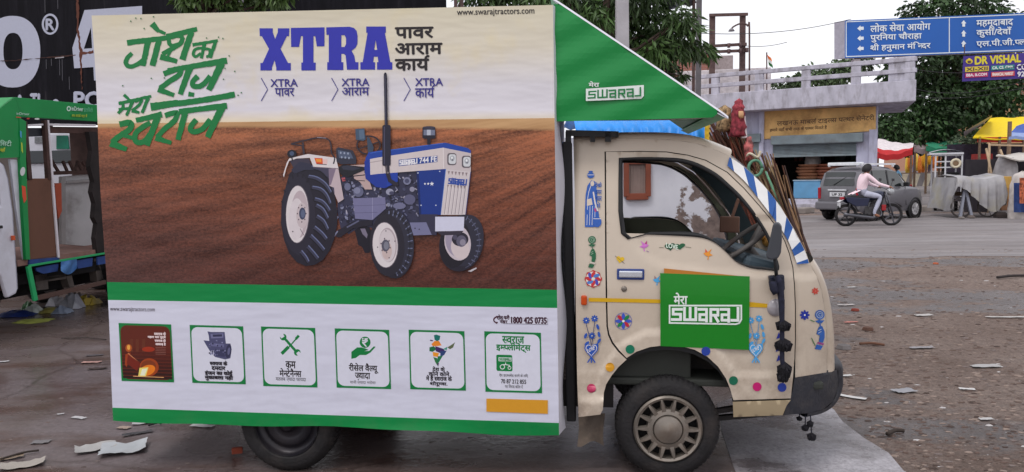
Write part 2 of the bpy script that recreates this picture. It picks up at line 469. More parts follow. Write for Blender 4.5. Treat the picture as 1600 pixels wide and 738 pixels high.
def mud():
    m, n, l, noise, ramp, mix = node_kit('mud_ground'); b = n['Principled BSDF']
    soil = ramp(noise(.9, 6), [(.3, C(122, 102, 92, .95)), (.5, C(138, 119, 110, .95)), (.7, C(152, 135, 126, .95))])
    tar = ramp(noise(1.6, 6), [(.3, C(102, 93, 92, .9)), (.7, C(130, 121, 120, .9))])
    pm = ramp(noise(.42, 9, .62, (.6, 1, 1), 3), BW(.505, .545)); c = mix(pm, soil, tar)
    c = mix(ramp(noise(2.3, 8, .7, off=9), BW(.60, .66)), c, C(104, 80, 70, .85))
    c = mix(ramp(noise(3.1, 9, .7, off=5), BW(.64, .70)), c, C(166, 152, 145, .9))
    f1 = noise(16, 12, .82); f2 = noise(60, 6, .7)
    c = mix(1.0, c, ramp(f1, [(.30, (.42, .40, .38)), (.46, (.85, .84, .83)), (.56, (1.1, 1.1, 1.1)), (.72, (1.75, 1.72, 1.7))]), 'MULTIPLY')
    c = mix(.6, c, ramp(f2, [(.35, (.55, .55, .55)), (.65, (1.4, 1.4, 1.4))]), 'MULTIPLY'); l.new(c, b.inputs['Base Color'])
    rr = n.new('ShaderNodeMapRange'); rr.inputs['To Min'].default_value, rr.inputs['To Max'].default_value = .95, .45; l.new(pm, rr.inputs['Value']); l.new(rr.outputs[0], b.inputs['Roughness'])
    bp = n.new('ShaderNodeBump'); bp.inputs['Strength'].default_value = .9; bp.inputs['Distance'].default_value = .05; l.new(f1, bp.inputs['Height']); l.new(bp.outputs[0], b.inputs['Normal']); return m
dirt_m = mud()
def yard():
    m, n, l, noise, ramp, mix = node_kit('wet_concrete_yard'); b = n['Principled BSDF']
    c = ramp(noise(.55, 7, .6), [(.3, C(88, 72, 67, .8)), (.45, C(112, 98, 95, .8)), (.6, C(126, 114, 116, .8)), (.75, C(142, 134, 138, .8))])
    stain = ramp(noise(1.1, 6, .6, (.55, 1.4, 1), 4), BW(.49, .64)); c = mix(stain, c, C(84, 58, 46, .85))
    c = mix(ramp(noise(2.6, 9, .75, off=8), BW(.66, .76)), c, C(176, 170, 172, .8))
    f1 = noise(34, 10, .75); c = mix(.8, c, ramp(f1, [(.32, (.6, .58, .57)), (.52, (1, 1, 1)), (.72, (1.4, 1.4, 1.4))]), 'MULTIPLY')
    vo = n.new('ShaderNodeTexVoronoi'); vo.feature = 'DISTANCE_TO_EDGE'; vo.inputs['Scale'].default_value = .38; tc_ = n.new('ShaderNodeTexCoord'); nz_ = n.new('ShaderNodeTexNoise'); nz_.inputs['Scale'].default_value = 1.5; nz_.inputs['Detail'].default_value = 6; l.new(tc_.outputs['Object'], nz_.inputs['Vector']); ad = mix(.25, tc_.outputs['Object'], nz_.outputs['Color'], 'ADD'); l.new(ad, vo.inputs['Vector'])
    crack = ramp(vo.outputs['Distance'], [(0, (.66, .62, .6)), (.004, (.85, .83, .82)), (.010, (1, 1, 1))]); c = mix(1.0, c, crack, 'MULTIPLY'); l.new(c, b.inputs['Base Color'])
    wet = ramp(noise(.8, 6, .6, (.7, 1.2, 1), 2), [(.36, (.5,) * 3), (.50, (.28,) * 3), (.62, (.10,) * 3)]); l.new(wet, b.inputs['Roughness'])
    bp = n.new('ShaderNodeBump'); bp.inputs['Strength'].default_value = .22; bp.inputs['Distance'].default_value = .02; l.new(noise(9, 10, .7), bp.inputs['Height']); l.new(bp.outputs[0], b.inputs['Normal']); return m
yard_m = yard()
def path():
    m, n, l, noise, ramp, mix = node_kit('pale_wet_concrete'); b = n['Principled BSDF']
    c = ramp(noise(1.3, 7, .65), [(.3, C(140, 134, 138, .9)), (.55, C(172, 168, 174, .9)), (.7, C(192, 188, 194, .9))])
    wm = ramp(noise(1.25, 8, .62, (1, 1.2, 1), 12.3), BW(.46, .58)); f1 = noise(45, 9, .8)
    c = mix(wm, c, C(98, 90, 92, .85)); c = mix(.9, c, ramp(f1, [(.34, (.5, .49, .49)), (.5, (1, 1, 1)), (.7, (1.5, 1.5, 1.5))]), 'MULTIPLY'); l.new(c, b.inputs['Base Color'])
    rr = n.new('ShaderNodeMapRange'); rr.inputs['To Min'].default_value, rr.inputs['To Max'].default_value = .6, .10; l.new(wm, rr.inputs['Value']); l.new(rr.outputs[0], b.inputs['Roughness'])
    bp = n.new('ShaderNodeBump'); bp.inputs['Strength'].default_value = .3; bp.inputs['Distance'].default_value = .01; l.new(f1, bp.inputs['Height']); l.new(bp.outputs[0], b.inputs['Normal']); return m
pale_m = path()
road_m = ground_mat('dusty_asphalt', [C(120, 110, 108, .85), C(142, 134, 134, .85), C(162, 156, 158, .85), C(166, 160, 158, .85)], (0.5, 3.0, 25.0), rough=(0.5, 0.85), bump=0.12, wet=0.25, stretch=(0.18, 1.0, 1))

g = MB()
g.add([(-250, -60, 0), (250, -60, 0), (250, 400, 0), (-250, 400, 0)], [(0, 1, 2, 3)])
prop(g.build('ground', dirt_m, recalc=False), kind='structure')
def sheet(name, pts, z, mat, n=5):
    s_ = MB(); lp = [Vector((p[0], p[1], z)) for p in pts]
    s_.add(lp, tessellate_polygon([lp])); o = s_.build(name, mat); return prop(o, kind='structure')
def rough_edge(pts, st=0.25, amp=0.08, seed=3):
    r_ = random.Random(seed); out = []
    for a, b in zip(pts, pts[1:] + pts[:1]):
        n_ = max(1, int(math.hypot(b[0] - a[0], b[1] - a[1]) / st))
        for i in range(n_):
            t = i / n_; out.append((a[0] + t * (b[0] - a[0]) + (r_.uniform(-amp, amp) if i else 0), a[1] + t * (b[1] - a[1]) + (r_.uniform(-amp, amp) if i else 0)))
    return out
def gxy(px, py): p = GR(px, py); return (p.x, p.y)
yr = [gxy(1268, 738), gxy(1240, 640), gxy(1200, 590)]
sheet('yard_paving', rough_edge([(-14, 0.5), (1.2, 0.5)] + yr + [(2.6, 9.0), (-2, 12.6), (-16, 12.8)]), 0.004, yard_m)
sheet('concrete_path', rough_edge([gxy(1120, 632), gxy(1225, 600), gxy(1292, 634), gxy(1303, 642), gxy(1412, 738), (2.35, 2.0), (1.0, 2.0), (1.0, 3.2)], amp=0.03), 0.008, pale_m)
sheet('road', rough_edge([(-70, 13.6), (90, 13.2), (90, 25.5), (-70, 26.5)], st=0.8, amp=0.22), 0.004, road_m)
sheet('side_road', [(13.5, 26.5), (24, 25.9), (82, 110), (44, 110)], 0.006, road_m)
# loose rubble trodden into the mud on the right: nobody could count it
rub = MB(); r2 = random.Random(11)
def chip(x, y, s, m):
    a = r2.uniform(0, 6.28); k = r2.randint(4, 6); h = s * r2.uniform(0.12, 0.45); top = []
    bot = []
    for i in range(k):
        t = a + 6.28 * i / k; rr_ = s * r2.uniform(0.5, 1.1)
        bot.append((x + rr_ * math.cos(t) * 1.7, y + rr_ * math.sin(t), 0.001)); top.append((x + rr_ * .7 * math.cos(t) * 1.7, y + rr_ * .7 * math.sin(t), h))
    rub.add(bot + top, [list(range(k, 2 * k))] + [[i, (i + 1) % k, k + (i + 1) % k, k + i] for i in range(k)], m)
for i in range(9000):
    py = 268 + 122 + 350 * (r2.random() ** 1.5); px = r2.uniform(1225, 1640)
    if py < 400 and r2.random() < 0.5: continue
    p = GR(px, py)
    if px < 1300 and p.y < 5.0: continue
    if px < 1300 + (py - 634) * 1.15 and py > 600: continue
    chip(p.x, p.y, r2.choice((0.003, 0.004, 0.005, 0.006, 0.008, 0.012, 0.02)) * (0.7 + 0.035 * p.y), r2.choice((0, 0, 0, 1, 2, 3, 3)) if r2.random() < .985 else 4)
for i in range(600):
    px, py = r2.uniform(0, 1000), r2.uniform(480, 740); p = GR(px, py)
    chip(p.x, p.y, r2.choice((0.006, 0.009, 0.014)), r2.choice((0, 1, 2, 2)))
rm = [M('rubble_brown', C(112, 92, 84, .8), .9), M('rubble_grey', C(128, 114, 110, .8), .9), M('rubble_dark', C(84, 68, 62, .8), .9), M('rubble_tan', C(150, 132, 122, .85), .9), M('rubble_white', C(205, 200, 200, .8), .8)]
prop(rub.build('rubble', rm, recalc=False), 'small brown and grey stone chips trodden into the muddy ground beside the road', 'rubble', kind='stuff')
# ================================================================== THE ADVERTISING TRUCK
ax = -ray(-11330, 277).normalized()
ay = Vector((0, 0, 1)).cross(ax).normalized()
az = ax.cross(ay)
O_ = GR(1042, 748) - ay * 0.03
TM = Matrix(((ax.x, ay.x, az.x, O_.x), (ax.y, ay.y, az.y, O_.y), (ax.z, ay.z, az.z, O_.z), (0, 0, 0, 1)))
TI = TM.inverted(); CAML = TI @ CAM
truck = thing('advertising_truck', 'cream mini truck carrying a tall box printed with a blue and white tractor', 'truck', matrix=TM)
def TL(px, py, y=0.0):
    d = TI.to_3x3() @ ray(px, py); return CAML + d * ((y - CAML.y) / d.y)
WD = 1.46
uF0, uF1 = TL(1205, 500).x, TL(1292, 540).x
def sm(t): t = max(0.0, min(1.0, t)); return t * t * (3 - 2 * t)
def pl_dist(p, pl):
    best, sg = 1e9, 1
    for a, b in zip(pl, pl[1:]):
        dx, dy = b[0] - a[0], b[1] - a[1]; L2 = dx * dx + dy * dy
        t = max(0, min(1, ((p[0] - a[0]) * dx + (p[1] - a[1]) * dy) / L2)); qx, qy = a[0] + t * dx, a[1] + t * dy
        d = math.hypot(p[0] - qx, p[1] - qy)
        if d < best: best, sg = d, (1 if dx * (p[1] - a[1]) - dy * (p[0] - a[0]) > 0 else -1)
    return best * sg
FLARE = [(918, 640), (928, 610), (944, 573), (966, 541), (1000, 522), (1045, 513), (1085, 518), (1118, 538), (1138, 566), (1150, 584), (1172, 583), (1245, 583)]
SCAL = [(992, 330), (992, 370), (997, 388), (1010, 402), (1032, 413), (1066, 419), (1120, 424), (1175, 428), (1240, 430)]
SILL = [(900, 581), (910, 581), (936, 581), (944, 573)]
SILL2 = [(900, 622), (938, 622)]
def relief(px, py):
    h = 0.0
    d = pl_dist((px, py), FLARE); h -= 0.013 * sm((d + 1.5) / 4.5) if px < 1245 else 0.013
    if px > 985:
        d = pl_dist((px, py), SCAL); h += 0.011 * (1 - sm((d + 5) / 11)) if abs(d) < 90 and py < 432 else 0
    if px < 944: h -= 0.006 * sm((py - 577) / 7) + (0.02 * sm((py - 620) / 6) if px > 906 else 0)
    if px < 908: h += 0.02 * ((908 - px) / 12) ** 2
    return h
def surf(u, z, px, py):
    y = 0.0
    if z > 0.95: y += 0.15 * ((z - 0.95) / 0.85) ** 1.5
    if z < 0.5: y += 0.03 * ((0.5 - z) / 0.25) ** 2
    if u > uF0: y += 0.11 * ((u - uF0) / (uF1 - uF0)) ** 2.2
    return y
def S(px, py, lift=0.0, rel=True):
    y = 0.0
    for _ in range(6):
        p = TL(px, py, y); y = surf(p.x, p.z, px, py)
    if rel: y += relief(px, py)
    return TL(px, py, y - lift)
def inpoly(p, pl):
    c = False; n = len(pl)
    for i in range(n):
        a, b = pl[i], pl[i - 1]
        if (a[1] > p[1]) != (b[1] > p[1]) and p[0] < (b[0] - a[0]) * (p[1] - a[1]) / (b[1] - a[1]) + a[0]: c = not c
    return c
def dens(pl, st=5, close=True):
    out = []
    for a, b in zip(pl, pl[1:] + (pl[:1] if close else [])):
        n = max(1, int(math.hypot(b[0] - a[0], b[1] - a[1]) / st))
        out += [(a[0] + (b[0] - a[0]) * i / n, a[1] + (b[1] - a[1]) * i / n) for i in range(n)]
    if not close: out.append(pl[-1])
    return out
def spline(pl, n=6):
    out = []
    for i in range(len(pl) - 1):
        p0, p1, p2, p3 = pl[max(i - 1, 0)], pl[i], pl[i + 1], pl[min(i + 2, len(pl) - 1)]
        for j in range(n):
            t = j / n
            out.append(tuple(0.5 * ((2 * p1[k]) + (-p0[k] + p2[k]) * t + (2 * p0[k] - 5 * p1[k] + 4 * p2[k] - p3[k]) * t * t + (-p0[k] + 3 * p1[k] - 3 * p2[k] + p3[k]) * t ** 3) for k in range(len(p1))))
    out.append(tuple(pl[-1])); return out
def skin2d(outer, hole=None, st=6.0):
    outer = dens(outer, 5); hole = dens(hole, 5) if hole else []
    pts = [Vector(p) for p in outer]; n = len(pts); ed = [(i, (i + 1) % n) for i in range(n)]
    if hole:
        k = len(pts); pts += [Vector(p) for p in hole]; ed += [(k + i, k + (i + 1) % len(hole)) for i in range(len(hole))]
    x0, x1, y0, y1 = min(p[0] for p in outer), max(p[0] for p in outer), min(p[1] for p in outer), max(p[1] for p in outer)
    bd = outer + hole
    y = y0 + st / 2
    while y < y1:
        x = x0 + st / 2
        while x < x1:
            if inpoly((x, y), outer) and not (hole and inpoly((x, y), hole)) and min((x - b[0]) ** 2 + (y - b[1]) ** 2 for b in bd) > (st * .5) ** 2: pts.append(Vector((x, y)))
            x += st
        y += st
    V, E_, F, *_r = delaunay_2d_cdt(pts, ed, [], 0, 1e-4)
    ff = []
    for f in F:
        c = (sum(V[i].x for i in f) / 3, sum(V[i].y for i in f) / 3)
        if inpoly(c, outer) and not (hole and inpoly(c, hole)): ff.append(list(f))
    return [(v.x, v.y) for v in V], ff
cream = M('cream_paint', C(190, 176, 160, 1.2), .35, var=.03, scale=3, dirt=.12, dcol=C(130, 112, 98), dscale=5, coat=.3)
def dusty(m, zt, zb, amt, col, sc=7.0):
    n, l = m.node_tree.nodes, m.node_tree.links; b = n['Principled BSDF']; src = b.inputs['Base Color'].links[0].from_socket
    t = n.new('ShaderNodeTexCoord'); sp_ = n.new('ShaderNodeSeparateXYZ'); l.new(t.outputs['Object'], sp_.inputs[0]); mr = n.new('ShaderNodeMapRange'); mr.inputs['From Min'].default_value, mr.inputs['From Max'].default_value = zt, zb; l.new(sp_.outputs[2], mr.inputs['Value'])
    nz_ = n.new('ShaderNodeTexNoise'); nz_.inputs['Scale'].default_value = sc; nz_.inputs['Detail'].default_value = 9; nz_.inputs['Roughness'].default_value = .72; l.new(t.outputs['Object'], nz_.inputs['Vector'])
    r = n.new('ShaderNodeValToRGB'); r.color_ramp.elements[0].position, r.color_ramp.elements[1].position = .42, .66; l.new(nz_.outputs['Fac'], r.inputs[0])
    f = n.new('ShaderNodeMath'); f.operation = 'MULTIPLY'; l.new(r.outputs[0], f.inputs[0]); l.new(mr.outputs[0], f.inputs[1]); f2 = n.new('ShaderNodeMath'); f2.operation = 'MULTIPLY'; f2.inputs[1].default_value = amt; l.new(f.outputs[0], f2.inputs[0])
    mm = n.new('ShaderNodeMixRGB'); l.new(f2.outputs[0], mm.inputs[0]); l.new(src, mm.inputs[1]); mm.inputs[2].default_value = tuple(col) + (1,); l.new(mm.outputs[0], b.inputs['Base Color'])
dusty(cream, 1.0, .28, .75, C(122, 102, 86))
black_r = M('black_rubber', (0.012, 0.012, 0.014), .55, var=.3)
dark_in = M('dark_interior', C(44, 46, 42), .7, var=.2)
olive_in = M('olive_door_lining', C(78, 80, 66), .7, var=.2)
blueg = M('blue_grey_trim', C(66, 80, 90), .55, var=.2)
steel_d = M('dirty_black_steel', C(38, 34, 34), .7, var=.3, dirt=.5, dcol=C(80, 66, 56))
tyre_m = M('tyre_rubber', C(27, 25, 27), .75, var=.25, scale=12, dirt=.45, dcol=C(62, 54, 50), dscale=7, bump=.25, bscale=60)
prt = print_mat('printed_vinyl')
glass = M('dark_glass', (0.02, 0.025, 0.03), .06, var=.1, spec=.6)
# ---- silhouettes in picture pixels
DOOR_L = [(945.5, 237), (1000, 236), (1042, 237), (1075, 242), (1103, 250), (1137, 269), (1163, 294), (1186, 320), (1203, 340), (1217, 358), (1227, 377), (1234, 396), (1239.5, 418), (1242, 445), (1243.5, 480), (1243.5, 530), (1242.5, 562), (1240.5, 590), (1236, 624)]
ARCH = [(943.5, 614), (947, 601), (955, 588), (966, 574), (979, 561), (995, 551), (1015, 544), (1040, 541), (1062, 542), (1085, 548), (1105, 559), (1121, 574), (1133, 592), (1140, 609), (1144.5, 626)]
WIN = [(968.5, 248), (1005, 247), (1042, 248), (1066, 250), (1090, 257), (1118, 272), (1138, 289), (1156, 306), (1172, 325), (1187, 346), (1201, 370), (1211, 398), (1215.5, 421), (1195, 420.5), (1175, 418.5), (1160, 413.5), (1148, 407), (1137, 396), (1126, 385.5), (1114, 377), (1100, 371), (1080, 368), (1050, 366.5), (1012, 365.5), (972, 364.5)]
DOOR = [(945.5, 237)] + DOOR_L[1:] + [(1144.5, 627)] + ARCH[::-1][0:11] + [(967, 549), (957, 536), (951, 523), (948.5, 510), (947.5, 470), (946.5, 400)]
ROOF = [(896, 221), (930, 218.5), (970, 217), (1020, 217.5), (1055, 219.5), (1085, 224), (1112, 232), (1141, 244.5)]
WSH = [(1141, 244.5), (1164, 261.6), (1194, 290), (1220.5, 324), (1243, 362), (1258.5, 392.5), (1265, 411.5)]
NOSE = [(1265, 411.5), (1276, 432), (1283.5, 455), (1288, 480), (1291, 510), (1292, 540), (1291.5, 582)]
BODY = ROOF + WSH[1:] + NOSE[1:] + [(1242.5, 590), (1238.5, 626), (1242.5, 590)][:1] + DOOR_L[::-1][2:] + [(944.5, 237), (945, 300), (945.5, 400), (946.5, 470), (947.5, 510), (950, 524), (956, 537), (966, 550), (979, 562)] + ARCH[3::-1] + [(942, 640), (938, 648), (904, 652), (902, 600), (900, 500), (899, 400), (898, 300)]
def two_sided(name, outer, hole, mat, far=True, lift=0.0, st=6.0, parent=truck):
    P2, F2 = skin2d(outer, hole, st); mb = MB()
    n3 = [S(x, y, lift) for x, y in P2]
    mb.add(n3, F2)
    if far: mb.add([(p.x, WD - p.y, p.z) for p in n3], F2)
    return mb, P2, F2, n3
mb, *_ = two_sided('cab_body', BODY, None, cream)
def loft(mb, px_line, bulge, seg=18, m=0, pw=2.6, n=4, y_in=0.0, trim=0.0):
    L3 = [S(x, y, rel=False) for x, y in spline(px_line, n)]; rows = []
    for i, p in enumerate(L3):
        a, b = L3[max(i - 1, 0)], L3[min(i + 1, len(L3) - 1)]; tx, tz = b.x - a.x, b.z - a.z; l = math.hypot(tx, tz)
        nx, nz = -tz / l, tx / l
        row = []
        for j in range(seg + 1):
            s_ = 0.5 - 0.5 * math.cos(math.pi * (trim + (1 - 2 * trim) * j / seg)); t = abs(2 * s_ - 1)
            bb = bulge(i / (len(L3) - 1)) if callable(bulge) else bulge
            e = bb * (max(0.0, 1 - t ** pw)) ** (1 / pw) - y_in
            row.append((p.x + nx * e, p.y + (WD - 2 * p.y) * s_, p.z + nz * e))
        rows.append(row)
    mb.grid(rows, m); return rows
loft(mb, ROOF, lambda t: 0.045 + 0.02 * t)
loft(mb, NOSE, lambda t: 0.07 + 0.03 * t)
cab = mb.build('cab_body', cream, truck, smooth=True, recalc=False)
# back wall and inner lining, floor
mb = MB()
rb = [S(898, y) for y in (222, 300, 400, 500, 600, 650)]
mb.grid([[(p.x, p.y + .004, p.z), (p.x, WD - p.y - .004, p.z)] for p in rb])
fl = TL(905, 600, .05)
mb.box((fl.x + .62, WD / 2, .50), (1.25, WD - .14, .04)); mb.box((fl.x + .33, WD / 2, .66), (.5, WD - .2, .30))
mb.box((fl.x + .36, WD / 2, .86), (.5, WD - .24, .12), tilt=(0, -.05)); mb.box((fl.x + .12, WD / 2, .98), (.09, WD - .3, .24))
mb.build('cab_interior', dark_in, truck, bevel=.012)
LIN = [(950, 246), (1042, 246), (1103, 259), (1137, 278), (1163, 303), (1186, 329), (1203, 350), (1217, 370), (1229, 405), (1236, 440), (1236, 520), (950, 520)]
mb, *_ = two_sided('door_lining', LIN, dens(WIN, 6), dark_in, far=False, lift=-.035)
mb.build('door_lining', dark_in, truck, smooth=True, recalc=False)
P2, F2 = skin2d(LIN, WIN); mb = MB(); mb.add([(p.x, WD - p.y, p.z) for p in (S(x, y, -.03) for x, y in P2)], F2)
mb.build('door_lining', olive_in, truck, smooth=True, recalc=False)
# doors with window seals
def shrink(pl, d):
    ar = sum(a[0] * b[1] - b[0] * a[1] for a, b in zip(pl, pl[1:] + pl[:1])); sg = 1 if ar > 0 else -1; out = []
    for i, p in enumerate(pl):
        a, b = pl[i - 1], pl[(i + 1) % len(pl)]; dx, dy = b[0] - a[0], b[1] - a[1]; l = math.hypot(dx, dy) or 1
        out.append((p[0] - sg * dy / l * d, p[1] + sg * dx / l * d))
    return out
DOOR_S = shrink(DOOR, 1.4)
def make_door(far):
    P2, F2 = skin2d(DOOR_S, WIN); mb = MB(); pts = [S(x, y, .001) for x, y in P2]
    fx = (lambda p: Vector((p.x, WD - p.y, p.z))) if far else (lambda p: p)
    mb.add([fx(p) for p in pts], F2)
    d = mb.build('door', cream, truck, smooth=True, recalc=False)
    W = spline(WIN + WIN[:1], 3)[:-1]; mb = MB(); cx, cy = 1075, 325
    rows = []
    for x, y in W:
        dx, dy = x - cx, y - cy; l = math.hypot(dx, dy)
        rows.append([fx(S(x + dx / l * 2.0, y + dy / l * 2, .002)), fx(S(x + dx / l * 1.5, y + dy / l * 1.5, .008)), fx(S(x - dx / l * 4, y - dy / l * 4, .006)), fx(S(x - dx / l * 5.5, y - dy / l * 5.5, -.01)), fx(S(x - dx / l * 5.5, y - dy / l * 5.5, -.045))])
    mb.grid([list(r_) for r_ in zip(*rows)], close=True)
    mb.build('window_seal', black_r, d, smooth=True, recalc=False)
    return d
door = make_door(False); door_far = make_door(True)
# raised edge line of door gap: dark shut lines behind the door edge
mb = MB()
gap = DOOR + DOOR[:1]
ins = [S(x, y, -.02) for x, y in dens(gap, 8, False)]
ous = []
for i, (x, y) in enumerate(dens(gap, 8, False)):
    dx, dy = x - 1085, y - 420; l = math.hypot(dx, dy); ous.append(S(x + dx / l * 6, y + dy / l * 6, -.02)); ins[i] = S(x - dx / l * 6, y - dy / l * 6, -.02)
mb.grid([ins, ous])
mb.build('door_jamb', black_r, truck, recalc=False)
# handle, key lock, blinkers
ha = M('chrome_handle', C(206, 210, 220), .22, metal=.7, var=.15)
h0, h1 = S(965, 420.5), S(1005.5, 437); hc = (h0 + h1) / 2
mb = MB(); mb.box((hc.x, hc.y - .002, hc.z), (.138, .014, .056)); hb = mb.build('door_handle', M('handle_recess', C(40, 60, 120), .4), door, bevel=.006)
mb = MB(); mb.box((hc.x, hc.y - .014, hc.z + .002), (.118, .014, .034)); mb.build('handle_grip', ha, hb, bevel=.006)
k = S(975, 451.5); mb = MB(); mb.lathe([(0, -.008), (.007, -.008), (.014, -.006), (.016, .004)], k, seg=18); mb.build('key_lock', M('dull_metal', C(120, 112, 105), .4, metal=.6), door, smooth=True)
k0 = S(912.5, 469); mb = MB(); mb.box((k0.x, k0.y - .008, k0.z), (.03, .02, .05)); mb.build('turn_lamp', M('amber_lens', C(190, 70, 18), .25), truck, bevel=.008)
k0 = S(1212, 481, .0); mb = MB(); mb.lathe([(0, -.02), (.025, -.018), (.042, -.008), (.046, .004)], k0, seg=20); mb.build('turn_lamp', M('clear_lens', C(150, 145, 150), .1, spec=.7), truck, smooth=True)
# windscreen: glass sheet and A-pillar frame
mb = MB(); loft(mb, WSH, .07, m=0, y_in=0.02, trim=.10, pw=2.0)
wsg = bpy.data.materials.new('windscreen_glass'); wsg.use_nodes = True
wb = wsg.node_tree.nodes['Principled BSDF']; wb.inputs['Base Color'].default_value = (.05, .06, .06, 1); wb.inputs['Roughness'].default_value = .05; wb.inputs['Alpha'].default_value = .35
mb.build('windscreen', wsg, truck, smooth=True, recalc=False)
for far in (0, 1):
    L3 = [S(x, y, rel=False) for x, y in spline(WSH, 4)]; a_, b_ = [], []
    for i, p in enumerate(L3):
        a, b = L3[max(i - 1, 0)], L3[min(i + 1, len(L3) - 1)]; tx, tz = b.x - a.x, b.z - a.z; l = math.hypot(tx, tz); nx, nz = -tz / l, tx / l
        q = Vector((p.x + nx * .012, p.y + .10, p.z + nz * .012)); i_ = Vector((p.x - nx * .07, p.y + .05, p.z - nz * .07)); p = Vector((p.x - nx * .004, p.y + .004, p.z - nz * .004))
        if far: p, q, i_ = [Vector((v.x, WD - v.y, v.z)) for v in (p, q, i_)]
        a_.append((p, q, i_))
    mb = MB(); mb.grid([[t[k] for t in a_] for k in (0, 1, 2)]); mb.grid([[t[2] for t in a_], [t[0] for t in a_]])
    mb.build('windscreen_pillar', [M('pillar_trim', C(52, 62, 66), .5, var=.2)], truck, smooth=False)
# striped tape along the windscreen edge
st = Art(lambda x, y, l: S(x, y, l), base=.011, k=1.25)
OU = spline([(1140, 245.5)] + [(x - 1, y) for x, y in WSH[1:]], 8)
IN = spline([(1136.5, 259), (1164, 284), (1190, 316.6), (1213, 347), (1230, 373.5), (1239.5, 396), (1245.5, 413)], 8)
def at(l, t):
    t = max(0, min(1, t)) * (len(l) - 1); i = min(int(t), len(l) - 2); f = t - i
    return (l[i][0] + f * (l[i + 1][0] - l[i][0]), l[i][1] + f * (l[i + 1][1] - l[i][1]))
cuts = [-.08, .03, .16, .25, .37, .455, .565, .64, .745, .825, .925, 1.0]
for i in range(len(cuts) - 1):
    t0, t1 = cuts[i], cuts[i + 1]; pl = []
    for j in range(13): pl.append(at(OU, t0 + (t1 - t0) * j / 12))
    for j in range(13): pl.append(at(IN, t1 + .045 + (t0 - t1) * j / 12))
    if len(set(pl)) > 4: st.poly(pl, (40, 88, 158) if i % 2 == 0 else (232, 232, 238))
st.build('striped_tape', prt, truck, recalc=False)
# bumper
BUMP = [(1292, 579), (1308, 577.5), (1309.5, 592), (1309, 608), (1301, 628), (1286, 640), (1262, 646)]
bo = M('black_bumper', C(40, 41, 48), .55, var=.2, dirt=.3, dcol=C(90, 84, 80), dscale=14, bump=.2, bscale=50)
P2, F2 = skin2d([(1242, 588), (1266, 583.5)] + BUMP + [(1224, 649), (1230, 632), (1238, 612)]); mb = MB()
pp = [S(x, y, .012, rel=False) for x, y in P2]
mb.add(pp, F2); mb.add([(p.x, WD - p.y, p.z) for p in pp], F2)
loft(mb, [(1266, 583.5)] + BUMP, .07)
mb.build('bumper', bo, truck, smooth=True, recalc=False)
# sill under the door in front of the wheel
P2, F2 = skin2d([(1145, 628), (1236, 625), (1229, 634), (1223, 649), (1146, 652)]); mb = MB(); pp = [S(x, y, .014) for x, y in P2]
mb.add(pp, F2); mb.build('side_sill', M('sill_paint', C(150, 134, 108), .5, dirt=.4), truck, smooth=True, recalc=False)
mb = MB(); mb.add([(p.x, WD - p.y, p.z) for p in pp], F2); mb.build('side_sill', MATS['sill_paint'], truck, smooth=True, recalc=False)
# front face: grille and two headlamps
nz_ = S(1289, 500, rel=False); mb = MB()
mb.box((nz_.x + .075, WD / 2, nz_.z - .02), (.03, .44, .09)); mb.build('grille', black_r, truck, bevel=.01)
for y in (.37, WD - .37):
    mb = MB(); mb.lathe([(0, .05), (.05, .045), (.085, .02), (.095, -.02)], (nz_.x + .035, y, nz_.z - .02), axis='X', seg=24)
    mb.build('headlamp', M('lamp_glass', C(205, 208, 212), .12, spec=.7), truck, smooth=True)
# wheel wells, floor underside, chassis
mb = MB()
wc = TL(1042, 664)
for y in (.30, WD - .30): mb.box((wc.x, y, .74), (.78, .02, .52))
mb.box((wc.x, WD / 2, 1.0), (.80, WD - .14, .02)); mb.box((wc.x - .37, WD / 2, .60), (.02, WD - .2, .22))
mb.box((wc.x - .16, .18, .66), (.05, .05, .5)); mb.box((wc.x - .03, .22, .66), (.10, .04, .5))
mb.build('wheel_well', steel_d, truck)
bx0, bx1 = TL(180, 600).x, TL(872, 600).x
mb = MB()
for y in (.38, WD - .38): mb.bar((bx0 + .15, y, .47), (uF1 - .12, y, .47), .06, .11)
for x in (bx0 + .4, bx0 + 1.0, bx0 + 1.7, uF1 - .3): mb.bar((x, .38, .47), (x, WD - .38, .47), .05, .08)
mb.bar((wc.x + .08, .16, .29), (uF1 - .08, .22, .39), .03, .025); mb.bar((wc.x + .08, .2, .25), (uF1 - .05, .24, .32), .03, .025)
mb.box((bx1 + .14, .30, .47), (.3, .35, .26))
mb.build('chassis', steel_d, truck)
mb = MB(); mb.tube([(TL(1042, 664).x, .1, .265), (TL(1042, 664).x, WD - .1, .265)], .035); mb.build('axle', steel_d, truck)
# wheels
def tyre(mb, r, w_, rim):
    pr = [(rim, -.0), (rim + .012, -.012), (rim + .05, -.016), (r - .022, -.006), (r - .006, .012), (r, .03), (r, w_ - .03), (r - .006, w_ - .012), (r - .022, w_ + .006), (rim + .03, w_ + .01), (rim, w_)]
    mb.lathe(pr, (0, 0, 0), seg=72)
    n = 58
    for i in range(n):
        for y0, y1, da in ((.0, .034, 0), (.04, w_ - .04, .5), (w_ - .034, w_, 0)):
            a = 2 * math.pi * (i + da) / n; b = 2 * math.pi * (i + da + .62) / n; q = []
            ri, ro = r - .012, r + .004
            if y0 == 0.0: loop = [(ri - .012, -.004), (ro - .014, .004), (ro, .026), (ro, y1), (ri, y1)]
            elif y1 == w_: loop = [(ri, y0), (ro, y0), (ro, y1 - .026), (ro - .014, y1 - .004), (ri - .012, y1 + .004)]
            else: loop = [(ri, y0), (ro, y0), (ro, y1), (ri, y1)]
            k = len(loop); vs = [(rr_ * math.cos(t), yy, rr_ * math.sin(t)) for t in (a, b) for rr_, yy in loop]
            mb.add(vs, [list(range(k))[::-1], list(range(k, 2 * k))] + [[j, (j + 1) % k, k + (j + 1) % k, k + j] for j in range(k)])
